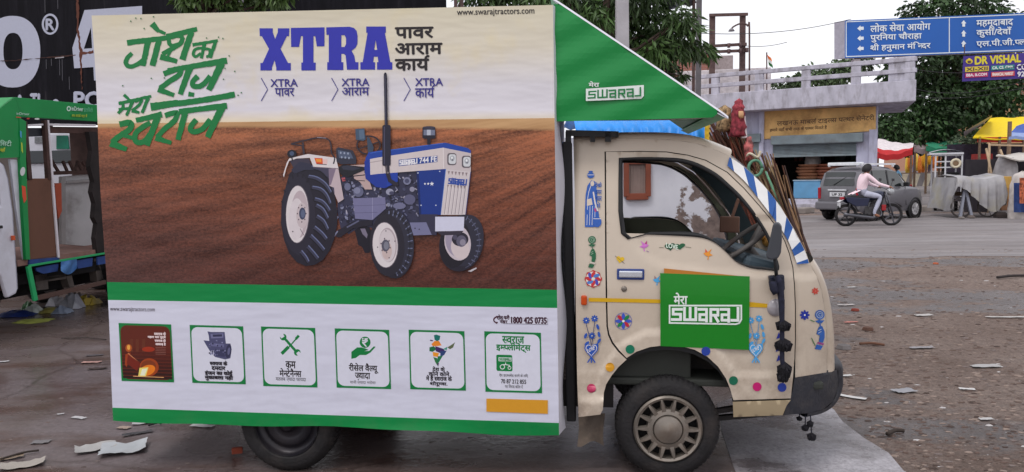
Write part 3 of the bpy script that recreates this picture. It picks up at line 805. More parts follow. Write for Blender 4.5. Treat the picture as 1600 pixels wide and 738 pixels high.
def make_wheel(loc, hub, flip=False, r=.265):
    e = bpy.data.objects.new('wheel', None); COL.objects.link(e); e.parent = truck; e.location = loc; e.empty_display_size = .05
    if flip: e.rotation_euler = (0, 0, math.pi)
    mb = MB(); tyre(mb, r, .145, r * .66); mb.build('tyre', tyre_m, e, auto=35)
    mb = MB(); rr_ = r * .665
    bronze = M('dusty_hubcap', C(128, 120, 112), .36, metal=.6, var=.25, scale=9, dirt=.55, dcol=C(92, 70, 52), dscale=8)
    if hub:
        mb.lathe([(rr_ * .5, .05), (rr_ * .95, .05)], (0, 0, 0), seg=40, m=1)
        mb.lathe([(rr_, .02), (rr_, -.012), (rr_ * .95, -.022), (rr_ * .88, -.016), (rr_ * .86, .03)], (0, 0, 0), seg=56)
        mb.lathe([(0, -.042), (.012, -.041), (rr_ * .2, -.036), (rr_ * .40, -.024), (rr_ * .425, -.012), (rr_ * .45, -.020), (rr_ * .60, -.014), (rr_ * .62, .03)], (0, 0, 0), seg=48)
        n = 14
        for i in range(n):
            a0 = 2 * math.pi * i / n; vs = []
            for rad, hw, yy in ((rr_ * .52, .020, -.016), (rr_ * .72, .0135, -.022), (rr_ * .92, .008, -.018)):
                for sgn, y2 in ((-1, yy + .02), (-.55, yy), (.55, yy), (1, yy + .02)):
                    da = sgn * hw / rad; vs.append((rad * math.cos(a0 + da), y2, rad * math.sin(a0 + da)))
            mb.add(vs, [[q * 4 + j, q * 4 + j + 1, (q + 1) * 4 + j + 1, (q + 1) * 4 + j] for q in (0, 1) for j in range(3)])
        mb.build('hubcap', [bronze, M('hub_shadow', C(28, 26, 26), .8)], e, auto=30)
    else:
        mb.lathe([(0, -.01), (.03, -.01), (.04, .0), (.05, .02), (rr_ * .5, .03), (rr_ * .62, .012), (rr_ * .75, .03), (rr_ * .92, .05), (rr_ * .97, .0), (rr_, -.008)], (0, 0, 0), seg=40)
        mb.build('rim', M('muddy_rim', C(34, 33, 40), .35, metal=.4, var=.3, dirt=.4, dcol=C(62, 54, 50)), e, smooth=True)
    return e
zc = .267
gF = TI @ GR(1042, 748); gR = TI @ GR(450, 738)
make_wheel((gF.x, .03, gF.z + zc), True); make_wheel((gF.x, WD - .03, gF.z + zc), True, True)
make_wheel((gR.x, gR.y, gR.z + zc), False); make_wheel((gR.x, WD - gR.y, gR.z + zc), False, True)
mb = MB(); mb.tube([(gR.x, gR.y + .1, gR.z + zc), (gR.x, WD - gR.y - .1, gR.z + zc)], .04)
mb.box((gR.x, WD / 2, gR.z + zc), (.18, .2, .18)); mb.build('axle', steel_d, truck)
# mud flap
mb = MB(); rows = []
for i in range(9):
    t = i / 8; row = []
    for j in range(7):
        s_ = j / 6; x = 903 + 41 * s_ + 1.5 * math.sin(t * 4 + s_ * 2); y = 646 + (48 + 5 * math.sin(s_ * 6 + 1)) * t
        row.append(TL(x, y, .05 + .012 * math.sin(s_ * 7 + t * 2) + (-.03 if j == 6 else 0)))
    rows.append(row)
mb.grid(rows); mf = mb.build('mud_flap', M('mud_flap_rubber', C(84, 74, 66), .8, var=.25, dirt=.6, dcol=C(120, 105, 92), dscale=14), truck, smooth=True)
# corrugated hose and black post in the gap between box and cab
mb = MB(); pts, rr_ = [], []
for i in range(60):
    t = i / 59; p = TL(889 - 7 * t, 515 + 75 * t, .12); pts.append(p); rr_.append(.036 + .005 * math.sin(i * 1.3))
mb.tube(pts, rr_, seg=12); mb.build('air_hose', M('ribbed_hose', C(58, 50, 48), .7, dirt=.5), truck, smooth=True)
mb = MB(); a, b = TL(886, 222, .12), TL(893, 655, .12); mb.bar(a, b, .05, .10); mb.build('bulkhead_post', M('black_post', C(20, 19, 22), .7), truck, bevel=.01)
# steering wheel, dash and inner mirror
dz = TL(1180, 405, .4); mb = MB()
mb.box((dz.x + .06, WD / 2, dz.z - .07), (.36, WD - .34, .16), tilt=(0, .25)); mb.build('dashboard', blueg, truck, bevel=.03)
sc_ = TL(1160, 378, .36); mb = MB(); pts = []; tilt = Matrix.Rotation(R(-38), 3, 'Y')
for i in range(41):
    a = 2 * math.pi * i / 40; pts.append(sc_ + tilt @ Vector((.185 * math.cos(a), .185 * math.sin(a), 0)))
mb.tube(pts, .014, seg=8, cap=False)
hub_ = sc_ + tilt @ Vector((0, 0, -.05))
for a in (0.5, 2.64, 4.71): mb.bar(hub_, sc_ + tilt @ Vector((.18 * math.cos(a), .18 * math.sin(a), 0)), .03, .012)
mb.tube([hub_, hub_ + tilt @ Vector((0, 0, -.35))], .03); mb.build('steering_wheel', M('worn_wheel_cover', C(96, 92, 90), .6, dirt=.7, dcol=C(82, 52, 36), dscale=6), truck, smooth=True)
# toys and cloths on the dashboard
mb = MB(); q = TL(1199, 378, .5)
for dx, dz_, r_ in ((0, 0, .03), (.03, .02, .028), (-.035, .03, .024), (.05, -.01, .03)):
    mb.lathe([(0.001, -r_), (r_ * .7, -r_ * .7), (r_, 0), (r_ * .7, r_ * .7), (.001, r_)], (q.x + dx, q.y, q.z + dz_), seg=10)
prop(mb.build('dashboard_ornament', M('gold_ornament', C(180, 130, 60), .5, var=.4, scale=30), smooth=True, recalc=False), 'yellow and brown toy garland lying on the truck dashboard behind the wheel', 'ornament').matrix_world = TM
# side mirror on a stalk
mirr = M('black_plastic', C(58, 60, 66), .5, var=.15)
mb = MB(); rows = []
MIR = [(1208, 350), (1216, 348), (1221, 354), (1221.5, 375), (1220, 396), (1216, 404), (1205, 407), (1198, 404), (1197, 398), (1203, 372)]
lp = [TL(x, y, -.13) for x, y in MIR]; mb.prism(lp, Vector((.02, .075, 0))); smr = mb.build('side_mirror', mirr, truck, bevel=.012)
mb = MB(); mb.tube([TL(1211, 404, -.09), TL(1213, 430, -.05), TL(1214, 446, -.01), TL(1216, 455, .01)], .009); mb.build('mirror_stalk', black_r, smr, smooth=True)
mb = MB(); mb.prism([TL(x, y, -.03) for x, y in ((1202, 432), (1226, 430), (1227, 452), (1222, 462), (1206, 456))], Vector((0, .04, 0))); mb.build('mirror_bracket', M('dark_blue_bracket', C(30, 34, 52), .5), smr, bevel=.008)
q = TL(1140, 351, .9); mb = MB(); mb.box(q, (.02, .12, .10), rz=1.2); mb.bar(q, q + Vector((.05, 0, .16)), .02, .02); mb.build('inner_mirror', M('brown_mirror_back', C(112, 80, 66), .5), truck, bevel=.008)
# ---- stickers and painted ornaments on the cab side
A_ = Art(lambda x, y, l: S(x, y, l), base=.0035, step=.00015, k=1.2)
def flush(name='sticker'):
    global A_
    if A_.f: A_.build(name, prt, truck, recalc=False)
    A_ = Art(lambda x, y, l: S(x, y, l), base=.0035, step=.00015, k=1.2)
G_, YL = (14, 122, 24), (205, 160, 20)
A_.poly(dens([(920, 465.5), (1032, 468), (1032, 474), (920, 471.5)], 12), YL); flush('painted_line'); A_.poly(dens([(1171, 472), (1199, 475), (1200, 481), (1171, 480)], 8), YL)
def heart(cx, cy, w_, h_, col, rot=0):
    pts = []
    for i in range(24):
        t = 2 * math.pi * i / 24; x = 16 * math.sin(t) ** 3 / 16; y = -(13 * math.cos(t) - 5 * math.cos(2 * t) - 2 * math.cos(3 * t) - math.cos(4 * t)) / 16
        a = R(rot); pts.append((cx + (x * w_ / 2) * math.cos(a) - (y * h_ / 2) * math.sin(a), cy + (x * w_ / 2) * math.sin(a) + (y * h_ / 2) * math.cos(a)))
    A_.poly(pts, col)
def flower(cx, cy, r_, n, cols, mid=None, rim=None):
    if rim: 
        pts = [(cx + r_ * (1 + .07 * math.cos(n * 2 * math.pi * i / 48)) * math.cos(2 * math.pi * i / 48), cy + r_ * (1 + .07 * math.cos(n * 2 * math.pi * i / 48)) * math.sin(2 * math.pi * i / 48)) for i in range(48)]
        A_.poly(pts, rim); A_.ell(cx, cy, r_ * .88, r_ * .88, (225, 215, 205))
    for i in range(n):
        a = 2 * math.pi * i / n; A_.ell(cx + r_ * .55 * math.cos(a), cy + r_ * .55 * math.sin(a), r_ * .40, r_ * .21, cols[i % len(cols)], math.degrees(a) + (28 if rim else 0), 12)
    if mid: A_.ell(cx, cy, r_ * .16, r_ * .16, mid, n=10)
BL = (36, 86, 170)
def bird(cx, cy, s, c1, c2, fl=1):
    A_.poly([(cx - 7 * s * fl, cy + 2 * s), (cx - 2 * s * fl, cy - 1 * s), (cx - 5 * s * fl, cy - 8 * s), (cx + 1 * s * fl, cy - 3 * s), (cx + 5 * s * fl, cy - 8 * s), (cx + 5 * s * fl, cy - 2 * s), (cx + 8 * s * fl, cy - 1 * s), (cx + 4 * s * fl, cy + 3 * s), (cx, cy + 4 * s)], c1)
    A_.poly([(cx + 1 * s * fl, cy - 3 * s), (cx + 5 * s * fl, cy - 8 * s), (cx + 5 * s * fl, cy - 2 * s)], c2); A_.line([(cx, cy + 4 * s), (cx + 1 * s * fl, cy + 9 * s)], 1.6, c1)
flush('painted_line')
# woman with pots
A_.poly([(914, 355), (914, 330), (915, 305), (918, 290), (924, 282), (930, 284), (933, 300), (933, 320), (936, 336), (934, 352), (928, 355)], BL)
for x in (917, 921, 925, 929): A_.line([(x + 1, 322), (x, 352)], .8, (205, 205, 215))
A_.poly([(917, 322), (917, 312), (924, 310), (926, 320)], (205, 192, 178)); A_.line([(924, 288), (920, 300), (918, 312)], 1, (205, 205, 215)); A_.line([(927, 300), (930, 318), (934, 330)], 2.2, (215, 205, 200)); A_.line([(929, 326), (931, 331)], 2.5, (180, 60, 120))
A_.ell(923, 274, 5.6, 4.6, BL); A_.ell(923, 268.6, 3.4, 1.6, BL); A_.line([(918, 273.5), (928, 273.5)], .9, (215, 210, 205)); A_.ell(925.5, 287, 3, 4, (205, 192, 178)); A_.ell(933, 347, 6.8, 8.2, BL); A_.line([(927, 342), (939, 342)], .9, (220, 215, 215)); A_.ell(933, 339.5, 3.5, 1.5, BL)
for t_, y0, y1 in (('देखो', 285, 293), ('मगर', 297, 304), ('प~यार', 307, 314), ('से', 316.5, 324.5)): A_.text(t_, 930 if t_ != 'से' else 932, y0, 940 if t_ != 'से' else 938, y1, BL, bold=.2)
# rose held in a hand, green
def rose_hand(x, y, s, c1, c2, cuff):
    A_.ell(x, y - 20 * s, 6 * s, 6 * s, c1); A_.ring(x, y - 20 * s, 4.4 * s, 4.4 * s, .7 * s, c2, 14); A_.ring(x + .6 * s, y - 20 * s, 2.4 * s, 2.2 * s, .6 * s, c2, 12)
    A_.poly([(x - 6 * s, y - 12 * s), (x, y - 14 * s), (x - 1 * s, y - 9 * s)], c1); A_.poly([(x + 6 * s, y - 13 * s), (x, y - 13 * s), (x + 2 * s, y - 9 * s)], c1)
    A_.line([(x, y - 14 * s), (x + 1 * s, y - 4 * s)], 1.2 * s, c1)
    A_.poly([(x - 3 * s, y + 0 * s), (x - 1 * s, y - 5 * s), (x + 3 * s, y - 6 * s), (x + 6 * s, y + 1 * s), (x + 6 * s, y + 9 * s), (x + 4 * s, y + 15 * s), (x - 1 * s, y + 14 * s), (x, y + 6 * s), (x - 4 * s, y + 4 * s)], c1)
    A_.line([(x - 2 * s, y), (x + 2 * s, y - 2 * s)], .8 * s, c2); A_.line([(x - 2 * s, y + 3 * s), (x + 2 * s, y + 1 * s)], .8 * s, c2)
    A_.line([(x - 3 * s, y + 15 * s), (x + 5 * s, y + 17 * s)], 2.2 * s, cuff); A_.poly([(x - 4 * s, y + 17 * s), (x + 4 * s, y + 19 * s), (x + 1 * s, y + 24 * s), (x - 6 * s, y + 23 * s)], c1)
flush(); rose_hand(925, 395, 1.0, (22, 92, 58), (150, 170, 150), (200, 190, 180))
flush(); flower(927, 436, 13, 8, [(186, 40, 48), (70, 70, 170), (190, 44, 50), (74, 120, 190)], (220, 210, 200), (178, 52, 48))
flush(); heart(969, 405.5, 13, 12, (212, 172, 20), 12); A_.line([(961, 400), (976, 412)], .7, (90, 80, 70))
flush(); bird(1006, 384, 1.0, (196, 110, 190), (170, 50, 120)); A_.line([(1010, 392), (1014, 394)], 1, (150, 110, 160))
flush(); heart(1047, 385.5, 17, 13, (16, 70, 42), -8); heart(1062, 385, 18, 11, (18, 84, 50), -6); A_.line([(1030, 387), (1037, 387)], .8, (110, 110, 90)); A_.line([(1071, 386), (1080, 387)], .8, (110, 110, 90)); A_.text('LOVE', 1041, 381.5, 1059, 388.5, (215, 230, 215), sl=.2, bold=.25)
flush(); bird(1107, 397, 1.0, (220, 140, 40), (205, 80, 40), -1); flush(); bird(1027, 438, .9, (70, 160, 215), (150, 110, 110), -1)
flush(); flower(974, 502, 13, 8, [(60, 84, 185), (182, 36, 56), (60, 84, 185), (20, 120, 70)], (235, 230, 225)); A_.ring(974, 502, 13.4, 13.4, .8, (70, 80, 170), 24)
def love_pot(x, y, s, c1, c2):
    for dx, dy in ((-8, -46), (5, -49), (1, -22)): flower(x + dx * s, y + dy * s, 6 * s, 8, [c1], (225, 220, 215))
    A_.line([(x - 8 * s, y - 40 * s), (x, y - 8 * s)], 1 * s, c2); A_.line([(x + 5 * s, y - 43 * s), (x + 1 * s, y - 8 * s)], 1 * s, c2)
    for dx, dy, r_ in ((-9, -22, 20), (10, -36, -20), (12, -14, 30), (12, -24, -10), (-7, -10, 50), (9, -6, 0)): A_.ell(x + dx * s, y + dy * s, 2.2 * s, 4.6 * s, c1, r_, 10)
    heart(x, y, 22 * s, 26 * s, c1); heart(x, y - .3 * s, 18 * s, 21.5 * s, (222, 218, 216)); heart(x, y - .3 * s, 16 * s, 19 * s, c1); A_.text('LOVE', x - 6 * s, y - 4 * s, x + 5 * s, y + 2 * s, (225, 222, 222), sl=-.5, bold=.2)
    A_.line([(x, y + 11 * s), (x - 6 * s, y + 20 * s)], 2 * s, c1); A_.line([(x, y + 11 * s), (x + 6 * s, y + 20 * s)], 2 * s, c1); A_.line([(x, y + 10 * s), (x, y + 20 * s)], 2 * s, c1)
flush(); love_pot(924, 547, 1.0, (42, 82, 170), (52, 62, 110))
flush()
for x, y, c in ((984.5, 546, (14, 112, 84)), (953, 574, (208, 148, 34)), (924, 607, (186, 56, 96)), (1146, 595, (16, 98, 72)), (1183, 604.5, (186, 24, 104)), (1222, 605.5, (34, 58, 150)), (1103, 549, (36, 62, 150))): A_.ell(x, y, 7, 7, c, n=20); flush()
flush(); love_pot(1181, 547, 1.0, (74, 158, 216), (74, 140, 190))
flush()
for x, y in ((1217, 525), (1216, 545), (1217, 560)): A_.poly([(x - 4, y + 5), (x, y - 6), (x + 4, y + 5), (x + 1, y + 3)], (42, 52, 150)); flush()
flush(); flower(1257.5, 492.5, 8.5, 8, [(28, 48, 150)], (220, 215, 210)); flush(); flower(1274, 455, 6, 7, [(196, 64, 50)], (200, 120, 100))
flush(); rose_hand(1281, 517, 1.25, (40, 92, 170), (180, 190, 205), (150, 60, 130))
A_.line([(1266, 500), (1273, 503)], 1.2, (60, 120, 70)); A_.line([(1268, 528), (1274, 540)], 1.2, (60, 120, 70))
flush()
# green poster stuck on the door over an older orange one
B_ = Art(lambda x, y, l: S(x, y, l + .016, rel=False), base=.0, step=.0003, k=1.2)
def gridquad(art, q, n, col):
    art.up(); (a, b, c, d) = q; rows = []
    for i in range(n + 1):
        t = i / n; l = (a[0] + (d[0] - a[0]) * t, a[1] + (d[1] - a[1]) * t); r_ = (b[0] + (c[0] - b[0]) * t, b[1] + (c[1] - b[1]) * t)
        rows.append([art.mp(l[0] + (r_[0] - l[0]) * j / n, l[1] + (r_[1] - l[1]) * j / n, art.lift) for j in range(n + 1)])
    art.grid(rows, 0, art.cc(col))
gridquad(B_, ((1037.5, 419.5), (1171, 433), (1171, 470), (1037.5, 470)), 14, (176, 110, 28))
gridquad(B_, ((1031.5, 427), (1171.5, 432), (1170, 547), (1032, 541)), 14, G_)
B_.build('green_poster', prt, door, recalc=False)
D_ = Art(lambda x, y, l: S(x, y, l + .018, rel=False), base=.0, step=.0002, k=1.2)
WH = (225, 232, 228)
D_.text('मेरा', 1053, 458, 1074, 476, WH, bold=.5)
D_.poly([(1045, 476.5), (1159.5, 476.5), (1159.5, 500), (1156, 506), (1150, 508), (1045, 506)], WH); D_.poly([(1047.5, 479), (1157, 479), (1157, 499), (1154, 504), (1149, 505.5), (1047.5, 503.6)], G_)
D_.swaraj([(1050, 481.5), (1155, 481.5), (1155, 503), (1050, 501.5)], WH, .21)
D_.build('poster_lettering', prt, door, recalc=False)
# ================================================================== the box, the printed side, the canopy
YB = -.06
def wave(px, py): return .010 * sm((py - 662) / 18) * math.sin(px * .017)
def BP(px, py, l=0.0): return TL(px, py, YB - l + wave(px, py))
TLc, TRc, BRc, BLc = (143, 24.5), (864, 8), (873.5, 680.5), (178, 657.5)
def bil(s_, t): return tuple((TLc[k] * (1 - s_) + TRc[k] * s_) * (1 - t) + (BLc[k] * (1 - s_) + BRc[k] * s_) * t for k in (0, 1))
bxe = MB(); YFAR = 1.52
bot_w = lambda s_: 1.6 * math.sin(s_ * 9) + 1.0 * math.sin(s_ * 23)
rows = []; uv = []
NX, NY = 120, 90
for j in range(NY + 1):
    row = []
    for i in range(NX + 1):
        s_, t = i / NX, j / NY; x, y = bil(s_, t); y += bot_w(s_) * sm((t - .93) / .07)
        x += 1.2 * math.sin(t * 11) * (1 - sm(s_ / .03)); row.append(BP(x, y)); uv.append((x / 100, y / 100))
    rows.append(row)
bxe.grid(rows)
# body behind the print
c4 = [TL(*p, YB) for p in (TLc, TRc, BRc, BLc)]
def inset(p, y): return (p.x, y, p.z)
white_b = M('white_banner_cloth', C(205, 203, 212, 1.2), .6, var=.05, bump=.15, bscale=6)
body = MB(); n_ = [inset(p, YB + .03) for p in c4]; f_ = [inset(p, YFAR) for p in c4]
body.add(n_ + f_, [(4, 7, 6, 5), (0, 1, 5, 4), (3, 7, 6, 2), (0, 4, 7, 3), (1, 2, 6, 5)])
adbox = body.build('advert_box', white_b, truck)
mbf = MB(); rr = [[inset(rows[j][NX], rows[j][NX].y), (rows[j][NX].x + .012, rows[j][NX].y + .04 + .01 * math.sin(j * .3), rows[j][NX].z), (rows[j][NX].x + .03 + .012 * math.sin(j * .21), YB + .13, rows[j][NX].z)] for j in range(NY + 1)]
mbf.grid(rr); mbf.build('banner_fold', white_b, adbox, smooth=True, recalc=False)
# printed panel material: sky, ploughed field and colour bands, in the print's own coordinates
pm = bpy.data.materials.new('printed_banner'); pm.use_nodes = True
n, l = pm.node_tree.nodes, pm.node_tree.links; b = n['Principled BSDF']; b.inputs['Roughness'].default_value = .42; b.inputs['Specular IOR Level'].default_value = .35
uvn = n.new('ShaderNodeUVMap'); sep = n.new('ShaderNodeSeparateXYZ'); l.new(uvn.outputs[0], sep.inputs[0])
def mth(op, a, bb=None, cc=None, clamp=False):
    q = n.new('ShaderNodeMath'); q.operation = op; q.use_clamp = clamp
    for i, v in enumerate((a, bb, cc)):
        if v is None: continue
        if isinstance(v, (int, float)): q.inputs[i].default_value = v
        else: l.new(v, q.inputs[i])
    return q.outputs[0]
def nz(vec, sc, de=6, ro=.6):
    q = n.new('ShaderNodeTexNoise'); q.inputs['Scale'].default_value = sc; q.inputs['Detail'].default_value = de; q.inputs['Roughness'].default_value = ro; l.new(vec, q.inputs['Vector']); return q.outputs['Fac']
def rampn(src, stops, mode='LINEAR'):
    q = n.new('ShaderNodeValToRGB'); e = q.color_ramp.elements; q.color_ramp.interpolation = mode
    e[0].position, e[0].color = stops[0][0], tuple(stops[0][1]) + (1,); e[1].position, e[1].color = stops[-1][0], tuple(stops[-1][1]) + (1,)
    for p, c in stops[1:-1]:
        k_ = e.new(p); k_.color = tuple(c) + (1,)
    l.new(src, q.inputs[0]); return q.outputs[0]
def mixc(f, a, c, mode='MIX'):
    q = n.new('ShaderNodeMixRGB'); q.blend_type = mode
    for i, v in enumerate((f, a, c)):
        if isinstance(v, tuple): q.inputs[i].default_value = v + (1,)
        elif isinstance(v, (int, float)): q.inputs[i].default_value = v
        else: l.new(v, q.inputs[i])
    return q.outputs[0]
X, Y = sep.outputs[0], sep.outputs[1]
ang = mth('ARCTAN2', mth('SUBTRACT', Y, 1.35), mth('SUBTRACT', 11.5, X))
rad = mth('SQRT', mth('ADD', mth('MULTIPLY', mth('SUBTRACT', X, 11.5), mth('SUBTRACT', X, 11.5)), mth('MULTIPLY', mth('SUBTRACT', Y, 1.35), mth('SUBTRACT', Y, 1.35))))
cmb = n.new('ShaderNodeCombineXYZ'); l.new(mth('MULTIPLY', ang, 34.0), cmb.inputs[0]); l.new(mth('MULTIPLY', rad, .5), cmb.inputs[1])
fur = nz(cmb.outputs[0], 1.0, 4, .55)
cst = n.new('ShaderNodeMapping'); cst.inputs['Scale'].default_value = (9, 15, 1); l.new(uvn.outputs[0], cst.inputs[0]); clod = nz(cst.outputs[0], 2.2, 10, .82); clod2 = nz(uvn.outputs[0], 2.2, 4)
vert = mth('DIVIDE', mth('SUBTRACT', Y, 1.9), 2.55, clamp=True)
fcol = rampn(vert, [(0.0, C(150, 94, 62)), (.12, C(126, 76, 52)), (.45, C(112, 64, 45)), (.75, C(94, 53, 41)), (1.0, C(76, 40, 33))])
lft = mth('MULTIPLY', mth('SUBTRACT', 1.0, mth('DIVIDE', mth('SUBTRACT', X, 1.6), 3.2, clamp=True)), mth('MULTIPLY', vert, .75))
fcol = mixc(lft, fcol, C(74, 50, 48))
tex = mth('ADD', mth('MULTIPLY', mth('SUBTRACT', fur, .5), mth('SUBTRACT', 5.6, mth('MULTIPLY', vert, 3.6))), mth('MULTIPLY', mth('SUBTRACT', clod, .5), 6.0))
tex = mth('ADD', tex, mth('MULTIPLY', mth('SUBTRACT', clod2, .5), .7))
fcol = mixc(1.0, fcol, rampn(mth('ADD', mth('MULTIPLY', tex, .55), .5), [(0, (.36, .30, .30)), (.5, (1, 1, 1)), (1, (1.75, 1.68, 1.6))]), 'MULTIPLY')
# sky of the print
sv = mth('DIVIDE', mth('SUBTRACT', Y, .1), 1.8, clamp=True)
scol = rampn(sv, [(0, C(202, 194, 172)), (.35, C(208, 200, 184)), (.68, C(206, 202, 208)), (.9, C(214, 210, 218)), (1, C(216, 202, 176))])
scol = mixc(mth('MULTIPLY', rampn(nz(uvn.outputs[0], .9, 4), [(.52, (0, 0, 0)), (.7, (1, 1, 1))]), .45), scol, C(212, 196, 150))
# horizon, with a strip of straw-coloured stubble towards the right
hor = mth('ADD', mth('SUBTRACT', 1.955, mth('MULTIPLY', X, .0125)), mth('MULTIPLY', mth('SUBTRACT', clod, .5), .015))
stub = mixc(fur, C(150, 104, 66), C(214, 176, 128))
stub_w = mth('ADD', .03, mth('MULTIPLY', mth('POWER', mth('DIVIDE', X, 9.0), 2.0), .14))
col = mixc(mth('GREATER_THAN', Y, hor), scol, stub)
sbl = mth('DIVIDE', mth('SUBTRACT', Y, mth('ADD', hor, stub_w)), .05, clamp=True)
col = mixc(sbl, col, fcol)
gr = C(6, 124, 62); ww = C(200, 200, 216, 1.22)
def line_at(y0, x0, y1, x1): return mth('ADD', y0 / 100, mth('MULTIPLY', mth('SUBTRACT', X, x0 / 100), (y1 - y0) / (x1 - x0)))
for (y0, y1, c) in ((441, 453, gr), (469, 481.5, ww), (637, 661, gr)):
    col = mixc(mth('GREATER_THAN', Y, line_at(y0, 170, y1, 868)), col, c)
hd_m = mth('MULTIPLY', rampn(nz(uvn.outputs[0], 2.5, 9, .75), [(.48, (0, 0, 0)), (.72, (1, 1, 1))]), mth('MULTIPLY', mth('DIVIDE', mth('SUBTRACT', Y, 5.2), 1.6, clamp=True), .12)); col = mixc(hd_m, col, C(112, 98, 92))
l.new(col, b.inputs['Base Color'])
wr = n.new('ShaderNodeMapping'); wr.inputs['Scale'].default_value = (.6, 2.0, 1); wr.inputs['Rotation'].default_value = (0, 0, .15); l.new(uvn.outputs[0], wr.inputs[0])
bp = n.new('ShaderNodeBump'); bp.inputs['Strength'].default_value = .22; bp.inputs['Distance'].default_value = .05; l.new(nz(wr.outputs[0], .8, 3), bp.inputs['Height']); l.new(bp.outputs[0], b.inputs['Normal'])
banner = bxe.build('printed_banner', pm, adbox, smooth=True, recalc=False, uv=uv)
# canopy over the cab
cg = M('green_canopy_vinyl', C(12, 126, 58), .42, var=.06, scale=2, bump=.12, bscale=5)
CA = [(865, 7), (871, 6.5), (878, 9), (1120, 172), (1121, 178), (1113, 184), (1000, 187), (869, 190)]
mb = MB(); YC = -.03
def CP(x, y, l=0.0): return TL(x, y, YC - l + .004 * math.sin(x * .05 + y * .11))
P2, F2 = skin2d(CA, None, 9); mb.add([CP(*p) for p in P2], F2, 0)
top = spline([CA[1], CA[2], CA[3], CA[4]], 8)
mb.grid([[CP(x, y) for x, y in top], [CP(x + .8, y - 1.6) + Vector((0, .012, .006)) for x, y in top]], 1)
mb.grid([[CP(x + .8, y - 1.6) + Vector((0, .012, .006)) for x, y in top], [CP(x, y) + Vector((0, 1.52, .0)) for x, y in top]], 0)
zb_ = CP(869, 190).z; P3 = [CP(*p) + Vector((0, 1.52, 0)) for p in P2]; P3 = [Vector((p.x, p.y, max(p.z, zb_ + .10))) for p in P3]; mb.add(P3, F2, 0)
low = [CA[4], CA[5], CA[6], CA[7]]
mb.grid([[CP(x, y) + Vector((0, .004, 0)) for x, y in low], [Vector((CP(x, y).x, YC + 1.51, zb_ + .10)) for x, y in low]], 2)
can = mb.build('cab_canopy', [cg, white_b, M('grey_canopy_lining', C(200, 198, 200), .7, var=.1)], truck, recalc=False)
E_ = Art(lambda x, y, l: TL(x, y, YC - .006 - l), base=.002, k=1.2)
E_.text('मेरा', 920, 127.5, 936, 136, WH, bold=.35)
E_.poly([(915.5, 139), (1006, 133), (1006, 150), (1002, 154.5), (915.5, 158)], WH)
E_.swaraj([(919, 142.5), (1002, 137), (1002, 151), (919, 154.5)], (10, 118, 60), .2)
E_.build('canopy_lettering', prt, can, recalc=False)
mb = MB()
for x in (888, 950): mb.bar(TL(x, 206, .1), TL(x, 222, .1), .03, .03)
mb.bar(TL(884, 208, .1), TL(962, 210, .1), .03, .03); mb.bar(TL(962, 210, .1), TL(962, 210, 1.3), .03, .03); mb.bar(TL(884, 208, 1.3), TL(962, 210, 1.3), .03, .03); mb.bar(TL(926, 209, .1), TL(926, 222, .1), .025, .025)
mb.build('roof_rack', black_r, truck)
# tassels (hang from the mirror and under the bumper)
def tassel(name, label, px, blobs, y, parent_m=TM, strings=()):
    e = thing(name, label, 'tassel', matrix=parent_m); r_ = random.Random(5)
    for x, yy, rr_, hh in blobs:
        mb = MB(); c = TL(x, yy, y)
        for i in range(80):
            a = r_.uniform(0, 6.28); q = rr_ * r_.uniform(.3, 1.15)
            p0 = c + Vector((0, 0, hh * .5)); p1 = c + Vector((q * math.cos(a), q * math.sin(a), r_.uniform(-.2, .2) * hh)); p2 = c + Vector((q * .8 * math.cos(a), q * .8 * math.sin(a), -hh * .55))
            mb.tube([p0, p1, p2], [.003, .005, .002], seg=4)
        mb.lathe([(.001, hh * .4), (rr_ * .5, hh * .2), (rr_ * .5, -hh * .2), (rr_ * .3, -hh * .4)], c, axis='Z', seg=10)
        mb.build('yarn_tuft', M('black_yarn', C(22, 20, 26), .95, var=.4, scale=40), e)
    for pl, w_ in strings:
        mb = MB(); mb.tube([TL(x, yy, y) for x, yy in pl], w_, seg=6); mb.build('braid', M('dark_braid', C(30, 31, 48), .9, var=.4, scale=50), e, smooth=True)
tassel('hanging_tassel', 'long black yarn tassel with knots hanging from the truck side mirror', 0, [(1224, 508, .03, .05), (1224, 538, .036, .06), (1226, 577, .03, .07), (1223, 588, .024, .05)], -.07,
       strings=[([(1213, 432), (1218, 440), (1221, 470), (1222, 505), (1222, 560), (1225, 590)], [.016, .018, .016, .012, .012, .010]), ([(1207, 440), (1209, 452), (1213, 458)], .02)])
tassel('hanging_tassel', 'short bunch of small black tassels hanging under the truck bumper', 0, [(1249, 654, .010, .02), (1258, 668, .014, .03), (1266, 662, .012, .03), (1268, 682, .018, .035)], .1,
       strings=[([(1249, 640), (1249, 652)], .003), ([(1259, 640), (1258, 664)], .003), ([(1266, 640), (1268, 678)], .003)])
# ================================================================== what is printed on the banner
GREEN, BLUE, INK, NAVY = (4, 116, 56), (44, 46, 166), (30, 22, 26), (52, 46, 128)
def sl(x, y): return (y - 277) / (x + 11330)
def ln(x): return .0553 + (x - 143) * (.0134 - .0553) / 721
T_ = Art(BP, base=.0015, step=.00004, k=1.25)
def TT(txt, x0, y0, x1, y1, col, bold=0.0, s=None): T_.text(txt, x0, y0, x1, y1, col, sl((x0 + x1) / 2, y1) if s is None else s, ln((x0 + x1) / 2), bold)
def zc2(pts): return [(390 + x * .30625, y * .30625) for x, y in pts]
T_.poly(zc2([(50, 145), (118, 145), (118, 165), (130, 200), (144, 165), (144, 145), (203, 145), (201, 185), (190, 185), (158, 250), (196, 322), (210, 322), (210, 360), (136, 360), (136, 345), (127, 308), (114, 345), (114, 360), (55, 360), (55, 322), (66, 322), (99, 250), (62, 185), (52, 185)]), BLUE)
